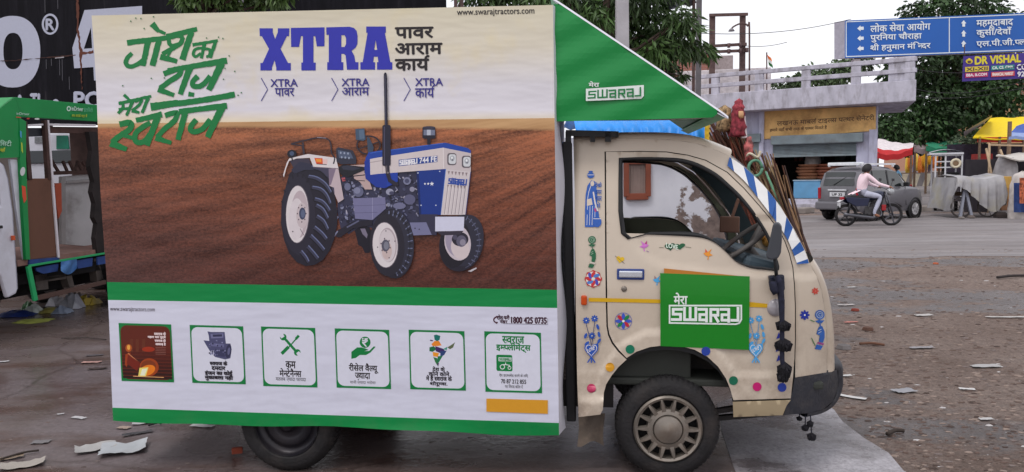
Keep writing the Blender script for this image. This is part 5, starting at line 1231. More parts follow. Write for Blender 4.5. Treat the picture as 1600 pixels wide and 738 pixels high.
# ================================================================== BEHIND: shop, poles, sign, trees, shack, hoarding
class Frame:
    def __init__(s, o, ang):
        s.M = Matrix.Translation((o[0], o[1], 0)) @ Matrix.Rotation(ang, 4, 'Z'); s.I = s.M.inverted(); s.c = s.I @ CAM; s.r = s.I.to_3x3()
    def px(s, x, y, yy=0.0):
        d = s.r @ ray(x, y); return s.c + d * ((yy - s.c.y) / d.y)
    def quad(s, mb, q, yy, th=0.02, m=0):
        mb.prism([s.px(x, y, yy) for x, y in q], Vector((0, th, 0)), m)
    def rect(s, mb, x0, y0, x1, y1, yy, th=.02, m=0):
        a, b = s.px(x0, y0, yy), s.px(x1, y1, yy); mb.box(((a.x + b.x) / 2, yy + th / 2, (a.z + b.z) / 2), (abs(b.x - a.x), th, abs(a.z - b.z)), m)
def leaf(mb, c, L_, W_, d, r_, m=0):
    d = d.normalized(); u = Vector((r_.uniform(-1, 1), r_.uniform(-1, 1), r_.uniform(-1, 1))); s_ = d.cross(u)
    if s_.length < 1e-3: return
    s_.normalize(); n_ = s_.cross(d); a = c; e = c + d * L_
    m1 = c + d * L_ * .45 + s_ * W_ * .5 + n_ * W_ * .12; m2 = c + d * L_ * .45 - s_ * W_ * .5 + n_ * W_ * .12; k = c + d * L_ * .5 - n_ * W_ * .1
    mb.add([a, m1, e, m2], [(0, 1, 2, 3)], m)
def leaf_mats(tag, base, k=1.0):
    return [M('leaf_%s_dark' % tag, tuple(v * .62 * k for v in base), .55, var=.3, scale=3), M('leaf_%s_mid' % tag, tuple(v * k for v in base), .5, var=.3, scale=3), M('leaf_%s_light' % tag, tuple(v * 1.5 * k for v in base), .5, var=.3, scale=3)]
def crown(mb, clumps, n, L_, W_, r_, droop=.5, shell=.55):
    tot = sum(c[3] ** 2 for c in clumps)
    for x, y, z, rad in clumps:
        cnt = int(n * rad ** 2 / tot); tone = r_.choice((0, 1, 1, 2))
        for i in range(cnt):
            v = Vector((r_.gauss(0, 1), r_.gauss(0, 1), r_.gauss(0, 1))).normalized(); q = rad * (shell + (1 - shell) * r_.random()) * (1 + .25 * math.sin(v.x * 5 + x * 3) * math.sin(v.z * 6 + y))
            p = Vector((x, y, z)) + Vector((v.x, v.y, v.z * .8)) * q
            d = v * .6 + Vector((r_.uniform(-1, 1), r_.uniform(-1, 1), r_.uniform(-1, .6) - droop)); m_ = max(0, min(2, tone + r_.choice((-1, 0, 0, 0, 1))))
            leaf(mb, p, L_ * r_.uniform(.7, 1.3), W_ * r_.uniform(.7, 1.2), d, r_, m_)
def limb(mb, pts, r0, r1):
    pts = spline([tuple(p) for p in pts], 4); n_ = len(pts); mb.tube(pts, [r0 + (r1 - r0) * i / (n_ - 1) for i in range(n_)], seg=7)
bark = M('bark_brown', C(84, 68, 60, .9), .9, var=.35, scale=14, bump=.5, bscale=30)
plaster = M('lavender_plaster', C(186, 186, 208, 1.1), .85, var=.10, scale=1.4, dirt=.55, dcol=C(112, 106, 112), dscale=2.2, stretch=(1.6, 1, .5))
conc = M('weathered_concrete', C(184, 181, 194, 1.1), .9, var=.16, scale=2.0, dirt=.75, dcol=C(104, 98, 98), dscale=1.7, bump=.4, bscale=12, stretch=(1.8, 1, .7))
# ---------------- the corner shop
p1, p0 = PY(1431, 160, 29), PY(1159, 172, 32.6)
ang = math.atan2(p1.y - p0.y, p1.x - p0.x)
SF = Frame((p1.x, p1.y), ang)
shop = thing('shop_building', 'lavender single storey shop with a rusty sign and a half open grey shutter', 'shop', matrix=SF.M)
mb = MB(); YW = 1.1
a = SF.px(1431, 158, 0); zb = a.z; zt = SF.px(1380, 128, 0).z
xl = SF.px(1040, 175, 0).x
mb.prism([(xl, 0, zb), (0, 0, zb), (-1.2, 6.4, zb), (xl, 6.4, zb)], Vector((0, 0, zt - zb))); mb.build('roof_slab', conc, shop, bevel=.03)
mb = MB(); hx0 = SF.px(1208, 244, YW).x; hx1 = SF.px(1338, 243, YW).x; zo = SF.px(1270, 244, YW).z; wr = SF.px(1369, 250, YW).x
for x0, x1, z0, z1 in ((xl + .1, hx0, 0, zb), (hx1, wr, 0, zb), (hx0, hx1, zo, zb)): mb.box(((x0 + x1) / 2, YW + .12, (z0 + z1) / 2), (x1 - x0, .24, z1 - z0))
mb.prism([(wr - .24, YW + .24, 0), (wr, YW + .24, 0), (wr - 1.3, 6.2, 0), (wr - 1.54, 6.2, 0)], Vector((0, 0, zb - .005))); mb.box(((xl + wr - 1.6) / 2, 6.1, zb / 2), (wr - 1.6 - xl - .3, .2, zb - .01))
mb.build('wall', plaster, shop)
mb = MB()
px_ = SF.px(1187, 250, YW).x; mb.box((px_ + .1, YW - .08, zb / 2), (.2, .16, zb - .004)); mb.build('pilaster', plaster, shop, bevel=.01); mb = MB(); mb.box((wr - .11, YW - .06, zb / 2 - .4), (.3, .12, zb - 1.1)); mb.build('pilaster', plaster, shop, bevel=.01)
# interior
mb = MB(); mb.box(((hx0 + hx1) / 2 - .5, 4.4, 1.6), (hx1 - hx0 + 1.2, .1, 3.2)); mb.box(((hx0 + hx1) / 2 - .5, 2.9, .12), (hx1 - hx0 + 1.2, 3.0, .2)); mb.box((hx1 + .08, 2.9, 1.6), (.06, 3, 3.2)); mb.box((hx0 - .6, 2.9, 1.6), (.1, 3, 3.2)); mb.build('shop_interior', M('shop_dark', C(44, 42, 42), .9, var=.3), shop)
r_ = random.Random(4)
mb = MB()
for k in range(4):
    z = .9 + .5 * k; mb.box(((hx0 + hx1) / 2, 4.2, z), (hx1 - hx0 - .2, .3, .04))
mb.build('shelf', M('shelf_wood', C(74, 62, 56), .8), shop)
for k in range(22):
    x = r_.uniform(hx0 + .2, hx1 - .2); z = .93 + .5 * r_.randint(0, 3); mb = MB(); h_ = r_.uniform(.18, .36); mb.box((x, 4.1, z + h_ / 2), (r_.uniform(.12, .3), .2, h_)); o = mb.build('stored_carton', M('carton_%d' % (k % 4), [C(110, 60, 50), C(96, 96, 100), C(70, 90, 84), C(120, 100, 70)][k % 4], .8), None, bevel=.01); o.matrix_world = SF.M; prop(o, 'dark stored carton on the shelves at the back of the shop', 'carton', 'cartons stored in the dark shop')
mb = MB(); SF.quad(mb, [(1190, 173), (1368.3, 166.5), (1368.3, 204.5), (1190, 218)], YW - .07, .06)
sb = mb.build('sign_board', M('rusty_sign', C(216, 172, 112, 1.2), .8, var=.25, scale=1.2, dirt=.75, dcol=C(118, 74, 44), dscale=1.1), shop, bevel=.01)
wa = Art(lambda x, y, l: SF.px(x, y, YW - .07 - l), base=.004, step=.0006, k=1.1)
wa.text('लखनऊ माबल^ टाइल~स पत~थर सेनेटरी', 1214, 183, 1366, 193, (112, 86, 64), sl=-.06, bold=.2); wa.text('हमारे यहाँ सभी तरह के पत~थर िमलते हैं', 1203, 198, 1292, 204.5, (92, 66, 52), sl=-.05, bold=.1)
wa.build('sign_lettering', print_mat('faded_paint', .8), shop, recalc=False)
shm = M('grey_shutter', C(128, 140, 146, 1.1), .55, metal=.3, var=.15, scale=2, dirt=.4, dcol=C(96, 84, 78))
mb = MB(); a, b = SF.px(1204, 212, YW - .3), SF.px(1347.6, 226, YW - .3); za, zbx = SF.px(1276, 210, YW - .3).z, SF.px(1276, 224.5, YW - .3).z
mb.box(((a.x + b.x) / 2, YW - .16, (za + zbx) / 2), (b.x - a.x, .30, za - zbx)); mb.build('shutter_box', shm, shop, bevel=.04)
mb = MB(); zs = SF.px(1276, 243.5, YW - .05).z; ns = 9; rows = []
for i in range(ns * 4 + 1):
    z = zbx + .02 - (zbx + .02 - zs) * i / (ns * 4); y = YW - .04 - .025 * abs(math.sin(math.pi * i / 4)); rows.append([(hx0, y, z), (hx1, y, z)])
mb.grid(rows); mb.box(((hx0 + hx1) / 2, YW - .04, zs), (hx1 - hx0, .05, .06)); mb.build('shutter', shm, shop, smooth=False)
lb = SF.px(1168, 220, YW - .05), SF.px(1186, 247, YW - .05)
mb = MB(); mb.box(((lb[0].x + lb[1].x) / 2 - .8, YW - .06, (lb[0].z + lb[1].z) / 2 - .6), (2.2, .08, lb[0].z - lb[1].z + 1.2)); mb.box(((lb[0].x + lb[1].x) / 2 - .8, YW - .16, lb[0].z + .1), (2.3, .26, .36)); mb.build('side_shutter', shm, shop, bevel=.01)
mb = MB(); mb.box(((xl + wr) / 2, YW - .5, .16), (wr - xl, 1.0, .32)); mb.box(((hx0 + hx1) / 2 + .2, YW - 1.2, .08), (hx1 - hx0 + 1.2, .5, .16)); mb.build('plinth_step', conc, shop, bevel=.02)
# roof railing
mb = MB()
for i in range(6):
    x = -.25 + (xl + .6) * i / 5; mb.box((x, .14, zt + .35), (.34, .16, .7 - .006))
for z in (zt + .36, zt + .78): mb.box((xl / 2, .14, z), (-xl - .02, .20, .16))
for z in (zt + .36, zt + .78): mb.bar((-.20, .25, z), (-1.22, 6.0, z), .18, .16)
mb.box((-.52, .16, zt + .45), (.9, .14, .88)); mb.build('roof_railing', conc, shop, bevel=.015)
# goods at the shop front
bl = thing('shop_counter', 'light blue painted counter box standing in the shop opening', 'counter', matrix=SF.M)
q0, q1 = SF.px(1240, 283, 1.25), SF.px(1281, 316, 1.25)
mb = MB(); mb.box(((q0.x + q1.x) / 2, 1.5, (q0.z + .33) / 2), (q1.x - q0.x, .5, q0.z - .33)); mb.build('counter_body', M('light_blue_paint', C(96, 150, 190, 1.15), .5, var=.08, dirt=.2), bl, bevel=.015)
mb = MB(); mb.box(((q0.x + q1.x) / 2, 1.5, q0.z + .02), (q1.x - q0.x + .06, .56, .04)); mb.build('counter_top', M('counter_top', C(150, 170, 186), .5), bl, bevel=.01)
for k, (px, py, s_, lab, c) in enumerate(((1264, 270, .5, 'brown wicker basket pile on the blue shop counter', (128, 86, 62)), (1296, 266, .55, 'flat brown basket pile behind the grey car roof', (120, 70, 52)))):
    c0 = SF.px(px, py, 1.9); mb = MB()
    for j in range(5): mb.lathe([(s_ * .75, 0), (s_, .09), (s_ * 1.02, .12), (s_ * .94, .13), (.01, .03)], (c0.x + .05 * math.sin(j * 2), 1.9, q0.z + .045 + .13 * j), axis='Z', seg=18)
    o = mb.build('wicker_basket', M('wicker_%d' % k, C(*c), .85, var=.4, scale=40, bump=.4), None, smooth=True); o.matrix_world = SF.M; prop(o, lab, 'basket')
c0 = SF.px(1270, 250, 2.4); mb = MB(); mb.lathe([(.01, 0), (.3, .02), (.34, .4), (.28, .8), (.12, .95), (.02, .97)], (c0.x, 2.4, c0.z - .5), axis='Z', seg=16); mb.box((c0.x, 2.4, (c0.z - .5) / 2), (.5, .5, c0.z - .52)); o = mb.build('white_sack', M('white_sacking', C(180, 172, 168), .8, var=.2, bump=.4, bscale=8), None, smooth=False, auto=40); o.matrix_world = SF.M; prop(o, 'pale stuffed sack standing above the baskets in the shop', 'sack')
# ---------------- brick building and roof parapet behind
F2_ = Frame((PY(1106, 200, 46).x, 46), R(-8))
brk = thing('brick_building', 'unplastered red brick house rising behind the shop roof', 'house', matrix=F2_.M)
bm_ = bpy.data.materials.new('red_bricks'); bm_.use_nodes = True; n, l = bm_.node_tree.nodes, bm_.node_tree.links
bt = n.new('ShaderNodeTexBrick'); bt.inputs['Scale'].default_value = 1.0; bt.inputs['Color1'].default_value = C(150, 92, 78) + (1,); bt.inputs['Color2'].default_value = C(126, 76, 66) + (1,); bt.inputs['Mortar'].default_value = C(134, 112, 106) + (1,); bt.inputs['Mortar Size'].default_value = .012; bt.inputs['Brick Width'].default_value = .25; bt.inputs['Row Height'].default_value = .09
tcx = n.new('ShaderNodeTexCoord'); mpx = n.new('ShaderNodeMapping'); mpx.inputs['Rotation'].default_value = (R(90), 0, 0); l.new(tcx.outputs['Object'], mpx.inputs[0]); l.new(mpx.outputs[0], bt.inputs['Vector']); l.new(bt.outputs[0], n['Principled BSDF'].inputs['Base Color']); n['Principled BSDF'].inputs['Roughness'].default_value = .9
zt2 = F2_.px(1080, 72, 0).z; mb = MB(); x0, x1 = F2_.px(1020, 90, 0).x, F2_.px(1108, 90, 0).x
mb.box(((x0 + x1) / 2, 3, (zt2 - .5) / 2), (x1 - x0, 6, zt2 - .5)); mb.build('wall', bm_, brk)
mb = MB(); mb.box(((x0 + x1) / 2, 3, zt2 - .25), (x1 - x0 + .1, 6.1, .5)); mb.box(((x0 + x1) / 2, -.02, zt2 - 1.6), (x1 - x0 + .02, .06, .12)); mb.box((x1 + .75, 2.5, zt2 - 1.0), (1.4, 4, .9)); mb.box((x1 + .5, 2.5, (zt2 - 1.5) / 2), (.8, 3.6, zt2 - 1.5)); mb.build('roof_band', M('grey_cement', C(150, 138, 138), .9, var=.2), brk, bevel=.03)
F3_ = Frame((PY(1062, 200, 41).x, 41), R(-14)); mb = MB(); a = F3_.px(1062, 118, 0); b = F3_.px(1205, 105, 0)
mb.box(((a.x + b.x) / 2, 1.5, b.z / 2), (b.x - a.x, 3, b.z)); wl = mb.build('annexe_building', M('white_dirty_plaster', C(196, 188, 190), .9, var=.15, dirt=.6, dcol=C(120, 110, 108), dscale=1.4), None, bevel=.05); wl.matrix_world = F3_.M; prop(wl, 'pale stained flat roofed annexe between shop and brick house', 'building')
# ---------------- poles and wires
rust = M('rusty_iron', C(82, 62, 60), .8, var=.3, scale=6, dirt=.4)
YP = 39
def V(px, py, Y=YP): return PY(px, py, Y)
hp = thing('transformer_pole', 'brown iron H shaped electricity pole standing behind the shop railing', 'pole', loc=(V(1136, 300).x, YP, 0))
def lo(p, o): return Vector(p) - Vector(o.location)
for x in (1113, 1160.5):
    t = V(x, 22 if x > 1150 else 25); mb = MB(); mb.bar(lo((t.x, YP, 0), hp), lo(t, hp), .26, .2); mb.build('post', rust, hp, bevel=.01)
for y0, y1, xa, xb in ((25, 23.5, 1107, 1167), (73, 70, 1113, 1165), (82, 80, 1113, 1165)):
    mb = MB(); mb.bar(lo(V(xa, y0), hp) + Vector((0, -.16, 0)), lo(V(xb, y1), hp) + Vector((0, -.16, 0)), .1, .14); mb.build('cross_bar', rust, hp)
for x, y in ((1136, 73), (1154, 72), (1136, 82), (1154, 81), (1164, 80)):
    mb = MB(); c = lo(V(x, y), hp) + Vector((0, -.32, 0)); mb.lathe([(.01, .12), (.09, .1), (.06, .03), (.1, 0), (.06, -.05), (.09, -.1), (.01, -.12)], c, axis='Z', seg=10); mb.bar(c + Vector((0, .18, .12)), c + Vector((0, 0, .06)), .03, .03); mb.build('insulator', M('brown_porcelain', C(80, 56, 56), .3), hp, smooth=True)
lp = thing('street_lamp', 'thin curved lamp arm rising beside the iron H pole', 'street lamp', loc=(V(1170, 300).x, 38, 0))
mb = MB(); mb.tube(spline([tuple(lo((V(1172, 110, 38).x, 38, 0), lp)), tuple(lo(V(1171, 60, 38), lp)), tuple(lo(V(1168.5, 41, 38), lp)), tuple(lo(V(1158, 37, 38), lp)), tuple(lo(V(1146, 42, 38), lp)), tuple(lo(V(1143, 46, 38), lp))], 6), .045, seg=6); mb.build('pole', rust, lp, smooth=True)
mb = MB(); mb.lathe([(.01, .1), (.1, .04), (.16, -.06), (.01, -.08)], lo(V(1143, 47, 38), lp), axis='Z', seg=10); mb.build('lamp_head', M('grey_lamp', C(120, 116, 120), .5), lp, smooth=True)
fl_ = thing('flag', 'small orange white and green flag on a rod above the shop roof', 'flag', loc=(V(1198.5, 300, 36).x, 36, 0))
mb = MB(); mb.tube([lo((V(1201, 105, 36).x, 36, 0), fl_), lo(V(1198, 82, 36), fl_)], .03, seg=6); mb.build('rod', rust, fl_)
mb = MB(); rows = []
for i in range(4): rows.append([lo(V(1198.5 + j * 1.2 + i * .8, 83 + j * 1.8 + i * (5.6 - j * .1), 36), fl_) + Vector((0, .08 * math.sin(j), 0)) for j in range(7)])
for i in range(3): mb.grid(rows[i:i + 2], i)
mb.build('cloth', [M('saffron', C(226, 120, 60), .8), M('flag_white', C(225, 220, 215), .8), M('flag_green', C(50, 110, 60), .8)], fl_, recalc=False)
cpole = M('pale_concrete_pole', C(172, 168, 172, 1.1), .85, var=.12, scale=3, bump=.2)
def cpl(px, Y, w_, ptop, label):
    x = PY(px, 300, Y).x; t = thing('utility_pole', label, 'pole', loc=(x, Y, 0)); mb = MB(); mb.add([(s1 * w_ / 2 * k, s2 * w_ / 2 * k * .8, z) for z, k in ((0, 1.1), (7.5, .85)) for s1, s2 in ((-1, -1), (1, -1), (1, 1), (-1, 1))], [(0, 1, 5, 4), (1, 2, 6, 5), (2, 3, 7, 6), (3, 0, 4, 7), (4, 5, 6, 7)]); mb.build('pole_shaft', cpole, t, bevel=.015)
    mb = MB(); mb.bar((-.5, -w_ * .5, 6.9), (.5, -w_ * .5, 6.9), .06, .08); mb.build('cross_arm', rust, t); return t
cpl(973, 13.5, .225, -40, 'pale concrete electricity pole behind the green canopy of the truck')
cpl(382, 12.2, .2, -40, 'grey concrete pole behind the printed banner, beside a bushy tree')
for i, (a, b, sag, lab) in enumerate(((V(1090, 52, 30), V(1330, 30, 36), .25, 'upper overhead wire crossing the white sky left of the road sign'), (V(1165, 72, 39), V(1230, 66, 39), .1, 'short lower overhead wire leaving the iron H pole'), (PY(1395, 100, 40), PY(1640, 92, 30), .5, 'overhead wire in front of the big tree under the blue sign'), (PY(1395, 128, 40), PY(1640, 112, 30), .7, 'lower overhead wire in front of the big tree'), (PY(1390, 143, 40), PY(1640, 126, 30), .5, 'lowest overhead wire in front of the big tree beside the shop'))):
    mb = MB(); mb.tube([a + (b - a) * t + Vector((0, 0, -sag * 4 * t * (1 - t))) for t in [j / 12 for j in range(13)]], .014, seg=5); prop(mb.build('overhead_wire', M('black_cable', C(40, 38, 40), .6)), lab, 'wire')
dk = thing('tall_pole', 'dark slim pole rising above the mango branches under the black sheet', 'pole', loc=(PY(1089, 300, 26).x, 26, 0))
mb = MB(); mb.bar((0, 0, 0), (.05, 0, 8.2), .16, .14); mb.build('pole_shaft', M('dark_pole', C(92, 88, 92), .8), dk)
mb = MB(); mb.bar((-1.7, 0, 7.3), (.4, 0, 7.5), .07, .07); mb.build('cross_arm', rust, dk)
mb = MB(); rows = []
for i in range(8):
    rows.append([PY(1008 + 76 * i / 7 + .8 * j, -12 + (6 - 4 * i / 7) + (26 - 10 * abs(i - 4) / 4 - 4 * (i % 3)) * j / 5, 18 + .3 * math.sin(i * 1.4 + j)) for j in range(6)])
mb.grid(rows); prop(mb.build('black_sheet', M('black_plastic_sheet', C(54, 54, 62), .6, var=.2, bump=.4, bscale=6), smooth=True, recalc=False), 'torn black plastic sheet hanging in the branches against the sky', 'sheet')
mb = MB(); mb.bar(PY(1084, -10, 18), PY(1008, -2, 18), .05, .05); mb.bar(PY(1084, -10, 18), (PY(1084, -10, 18).x, 18, 0), .06, .06); prop(mb.build('sheet_prop', rust), 'thin iron prop carrying the torn black plastic sheet', 'post')
# ---------------- direction sign and banner
YS = 36.0
gs = thing('road_sign', 'wide blue overhead direction sign with white arrows and lettering', 'road sign', loc=(PY(1470, 300, YS).x, YS, 0))
mb = MB(); SQ = [(1320, 32.3), (1720, 15.5), (1720, 76), (1320, 91)]
mb.prism([lo(PY(x, y, YS), gs) for x, y in SQ], Vector((-.35, .45, 0)) * .9, 0, 1); mb.build('sign_panel', [M('sign_blue', C(26, 88, 168, 1.2), .4, var=.06, scale=.6), M('sign_box_grey', C(150, 146, 156), .6)], gs)
mb = MB()
for x in (1341, 1700):
    mb = MB(); t = PY(x, 92 if x < 1400 else 78, YS); mb.bar(lo((t.x, YS + .25, 0), gs), lo((t.x, YS + .25, t.z), gs), .3, .3); mb.build('sign_post', M('galvanised_post', C(160, 150, 150), .6), gs)
G2 = Art(lambda x, y, l: lo(PY(x, y, YS - l), gs), base=.006, step=.0012, k=1.15); W8 = (226, 232, 240)
for pl in ([(1321.5, 33.8), (1719, 17.1), (1719, 18.4), (1321.5, 35.1)], [(1321.5, 88), (1719, 73), (1719, 74.4), (1321.5, 89.4)], [(1321.5, 34), (1322.8, 34), (1322.8, 89), (1321.5, 89)], [(1482.6, 27.5), (1484, 27.4), (1484, 83), (1482.6, 83.1)]): G2.poly(pl, W8)
def arrow(x, y, up):
    P = [(-5, 0), (0, -4.6), (0, -2.4), (5, -2.4), (5, 2.4), (0, 2.4), (0, 4.6)]
    G2.poly([(x + (a if not up else b * .9), y + (b - .04 * a if not up else a)) for a, b in P], W8)
for y in (44.5, 60, 76): arrow(1344.5, y, False)
for y in (36.8, 52.5, 68.5): arrow(1505.8, y, True)
for t_, x0, y0, x1, y1 in (('लोक सेवा आयोग', 1360, 35, 1453.6, 48.6), ('पुरिनया चौराहा', 1360, 50.6, 1440, 65), ('श_ी हनुमान मंन~िदर'.replace('न~ि', 'िन~'), 1360, 66.5, 1453.8, 80.2), ('महमूदाबाद', 1525.8, 31, 1582.8, 44), ('कुसीर्^'.replace('र्', '') + '/देवाँ', 1525.8, 43, 1580.5, 58), ('एल.पी.जी.प~लान~ट', 1525.8, 60, 1622, 73)): G2.text(t_, x0, y0, x1, y1, W8, sl=-.042, bold=.28)
G2.build('sign_lettering', print_mat('sign_paint', .4), gs, recalc=False)
YB_ = 35.2; bnq = [(1505.7, 88), (1650, 80), (1650, 120), (1503.7, 127.5)]
bn = thing('coaching_banner', 'purple banner with yellow and white lettering hanging under the blue sign', 'banner', loc=(PY(1560, 300, YB_).x, YB_, 0))
mb = MB(); mb.prism([lo(PY(x, y, YB_), bn) for x, y in bnq], Vector((0, .03, 0))); mb.build('banner_sheet', M('banner_purple', C(62, 40, 128, 1.2), .5, var=.08), bn)
mb = MB(); mb.bar(lo(PY(1507, 86, YB_), bn), lo(PY(1507, 70, YB_), bn), .03, .03); mb.bar(lo(PY(1620, 82, YB_), bn), lo(PY(1620, 68, YB_), bn), .03, .03); mb.build('hanging_wire', rust, bn)
G3 = Art(lambda x, y, l: lo(PY(x, y, YB_ - l), bn), base=.006, step=.0012, k=1.15); s3 = -.055
G3.text('DR VISHAL', 1523.6, 87, 1595, 99, (222, 206, 50), sl=s3, bold=.7); G3.ell(1514.5, 96, 5.5, 4, (214, 190, 40)); G3.ell(1514.5, 97, 3, 2.4, (90, 60, 60)); G3.ell(1514.5, 93, 2, 2, (230, 200, 60))
def tag_(x0, y0, x1, y1, c, t_, tc_):
    G3.poly([(x0, y0 + 1), (x1, y0 - 1), (x1, y1 - 1), (x0, y1 + 1)], c); G3.text(t_, x0 + 2, y0 + 1.4, x1 - 2, y1 - 1.4, tc_, sl=s3, bold=.3)
tag_(1508, 104, 1545, 111.8, (214, 190, 60), 'XI-XII', (60, 30, 70)); tag_(1548.6, 102, 1585, 109.6, (40, 130, 130), 'CA, CS, CMA', (225, 230, 225)); tag_(1508, 113.6, 1543.7, 121, (176, 40, 96), 'BBA, B.COM', (235, 220, 225)); tag_(1548.6, 112, 1585.4, 119.6, (196, 60, 70), 'FINANCIAL MARKET', (240, 220, 215))
G3.text('COM', 1589, 100.5, 1612, 109, (230, 230, 235), sl=s3, bold=.4); G3.text('923', 1590, 112, 1606, 119.5, (230, 230, 235), sl=s3, bold=.4); G3.build('banner_lettering', print_mat('sign_paint', .4), bn, recalc=False)
# ---------------- trees
def tree(name, label, base, trunk, clumps, n, L_, W_, mats, seed, droop=.5, tr=.25, shell=.5):
    r_ = random.Random(seed); t = thing(name, label, 'tree', loc=base); o = Vector(base); mb = MB()
    tp = [Vector(p) - o for p in trunk]; limb(mb, tp, tr, tr * .55)
    for c in clumps:
        e = Vector(c[:3]) - o; k = tp[-1] if e.z > tp[-1].z else tp[len(tp) // 2]; mid = (k + e) / 2 + Vector((r_.uniform(-.2, .2), r_.uniform(-.2, .2), r_.uniform(0, .3))); limb(mb, [k, mid, e], tr * .4, tr * .1)
    mb.build('trunk', bark, t, smooth=True)
    mb = MB(); crown(mb, [(c[0] - o.x, c[1] - o.y, c[2] - o.z, c[3]) for c in clumps], n, L_, W_, r_, droop, shell); mb.build('crown', mats, t, recalc=False); return t
def pc(px, py, Y, r_): p = PY(px, py, Y); return (p.x, p.y, p.z, r_)
bigc = []
rr_ = random.Random(31)
for px, py, r_ in ((1395, 205, 1.5), (1390, 185, 1.2), (1420, 170, 1.6), (1400, 210, 1.2), (1440, 200, 1.5), (1470, 185, 1.5), (1455, 150, 1.7), (1415, 130, 1.3), (1430, 100, 1.7), (1480, 115, 1.9), (1500, 160, 1.8), (1530, 140, 1.7), (1525, 175, 1.5), (1560, 150, 1.4), (1575, 120, 1.4), (1540, 100, 1.8), (1490, 70, 1.9), (1440, 60, 1.5), (1535, 60, 1.7), (1430, 22, 1.0), (1465, 15, 1.4), (1505, 5, 1.5), (1540, 10, 1.3), (1566, 30, 1.0), (1580, 165, 1.1), (1505, 200, 1.1), (1410, 225, 1.0), (1455, 222, .9), (1375, 200, 1.0), (1385, 150, 1.0), (1392, 118, .9), (1590, 90, 1.3)): bigc.append(pc(px, py, 49 + rr_.uniform(-2, 2), r_))
tb = GR(1478, 300); tb = PY(1478, 300, 49)
tree('broadleaf_tree', 'huge dark green tree behind the blue road sign', (tb.x, 49, 0), [(tb.x, 49, 0), (tb.x + .2, 49, 2), (tb.x - .2, 49, 4.2), (tb.x, 49, 6)], bigc, 17000, .36, .2, leaf_mats('big', (.035, .075, .022)), 5, .45, .5)
tree('low_tree', 'pale green distant tree crown peeping over the shop railing', (PY(1270, 300, 60).x, 60, 0), [(PY(1270, 300, 60).x, 60, 0), (PY(1270, 300, 60).x, 60, 5)], [pc(1236, 134, 60, .9), pc(1250, 130, 60, 1), pc(1270, 124, 60, 1.2), pc(1300, 118, 60, 1.2), pc(1318, 110, 60, 1.0), pc(1332, 103, 60, .9), pc(1350, 100, 60, .8), pc(1210, 138, 60, .6)], 2600, .4, .22, leaf_mats('far', (.08, .12, .055)), 6)
mg = []
for px, py, r_ in ((880, 6, .5), (905, 14, .45), (925, 30, .42), (945, 48, .40), (930, -4, .55), (960, 15, .5), (985, -10, .6), (1005, 30, .5), (990, 62, .46), (1015, 80, .42), (1030, 55, .42), (1050, 38, .38), (1066, 26, .32), (1078, 44, .26), (1045, 70, .36), (1060, 76, .30), (1080, 72, .26), (1098, 76, .24), (1108, 84, .16), (1035, 96, .30), (1052, 108, .22), (1060, 118, .16), (1000, 100, .3), (870, -20, .6), (1040, -30, .5), (975, 88, .3), (1020, 12, .34)): mg.append(pc(px, py, 14.6 + rr_.uniform(-.5, .5), r_))
tm = PY(948, 300, 14.4)
tree('mango_tree', 'mango tree with long drooping leaves above the green canopy', (tm.x, 14.4, 0), [(tm.x, 14.4, 0), (tm.x + .1, 14.4, 1.8), (tm.x - .05, 14.4, 3.4), (tm.x + .05, 14.4, 5.0)], mg, 5200, .24, .055, leaf_mats('mango', (.05, .095, .025)), 8, .9, .12, .25)
m2 = [pc(px, py, 11.6 + rr_.uniform(-.3, .3), r_) for px, py, r_ in ((285, -4, .16), (300, 0, .18), (322, -6, .22), (345, 4, .16), (362, 6, .13), (335, -20, .3), (372, -16, .22), (402, 0, .16), (420, -6, .18), (436, 2, .10), (440, -14, .2), (300, -26, .25))]
tm2 = PY(330, 300, 11.6)
tree('young_tree', 'young leafy tree in front of the black hoarding behind the banner', (tm2.x, 11.6, 0), [(tm2.x, 11.6, 0), (tm2.x + .05, 11.6, 2), (tm2.x, 11.6, 3.9)], m2, 1300, .17, .06, leaf_mats('young', (.07, .12, .03)), 9, .6, .07, .2)
tree('shade_tree', 'grey green branches rising at the right end of the black hoarding', (PY(850, 300, 18).x, 18, 0), [(PY(850, 300, 18).x, 18, 0), (PY(850, 300, 18).x, 18, 4)], [pc(745, -6, 18, .5), pc(770, 4, 18, .4), pc(800, 0, 18, .4), pc(830, 2, 18, .4), pc(855, -8, 18, .5), pc(790, -24, 18, .8)], 1700, .2, .06, leaf_mats('mango', (.05, .095, .025)), 10, .7, .12, .2)
# ---------------- black hoarding on the left
YH = 13.0
hx0, hx1 = PY(-420, 100, YH).x, PY(697, 10, YH).x
hd = thing('advertising_hoarding', 'black painted sheet metal hoarding with giant white characters', 'hoarding', loc=((hx0 + hx1) / 2, YH, 0))
hm = bpy.data.materials.new('black_hoarding_paint'); hm.use_nodes = True; n, l = hm.node_tree.nodes, hm.node_tree.links; b = n['Principled BSDF']; b.inputs['Roughness'].default_value = .7; b.inputs['Specular IOR Level'].default_value = .12
t_ = n.new('ShaderNodeTexCoord'); mp_ = n.new('ShaderNodeMapping'); mp_.inputs['Scale'].default_value = (6, 1, .5); l.new(t_.outputs['Object'], mp_.inputs[0])
c_ = rampn(nz(mp_.outputs[0], 1.2, 6, .7), [(.45, (.005, .0045, .007)), (.62, (.010, .009, .013)), (.78, (.045, .04, .045))]); l.new(c_, b.inputs['Base Color'])
zlo = PY(100, 196, YH).z; mb = MB(); mb.box((0, .05, (zlo + 6.2) / 2), (hx1 - hx0, .06, 6.2 - zlo)); mb.build('hoarding_sheet', hm, hd)
mb = MB()
for i in range(8):
    x = (hx0 - hx1) / 2 + .1 + (hx1 - hx0 - .2) * i / 7; mb.bar((x, .14, 0), (x, .14, 6.1), .1, .1)
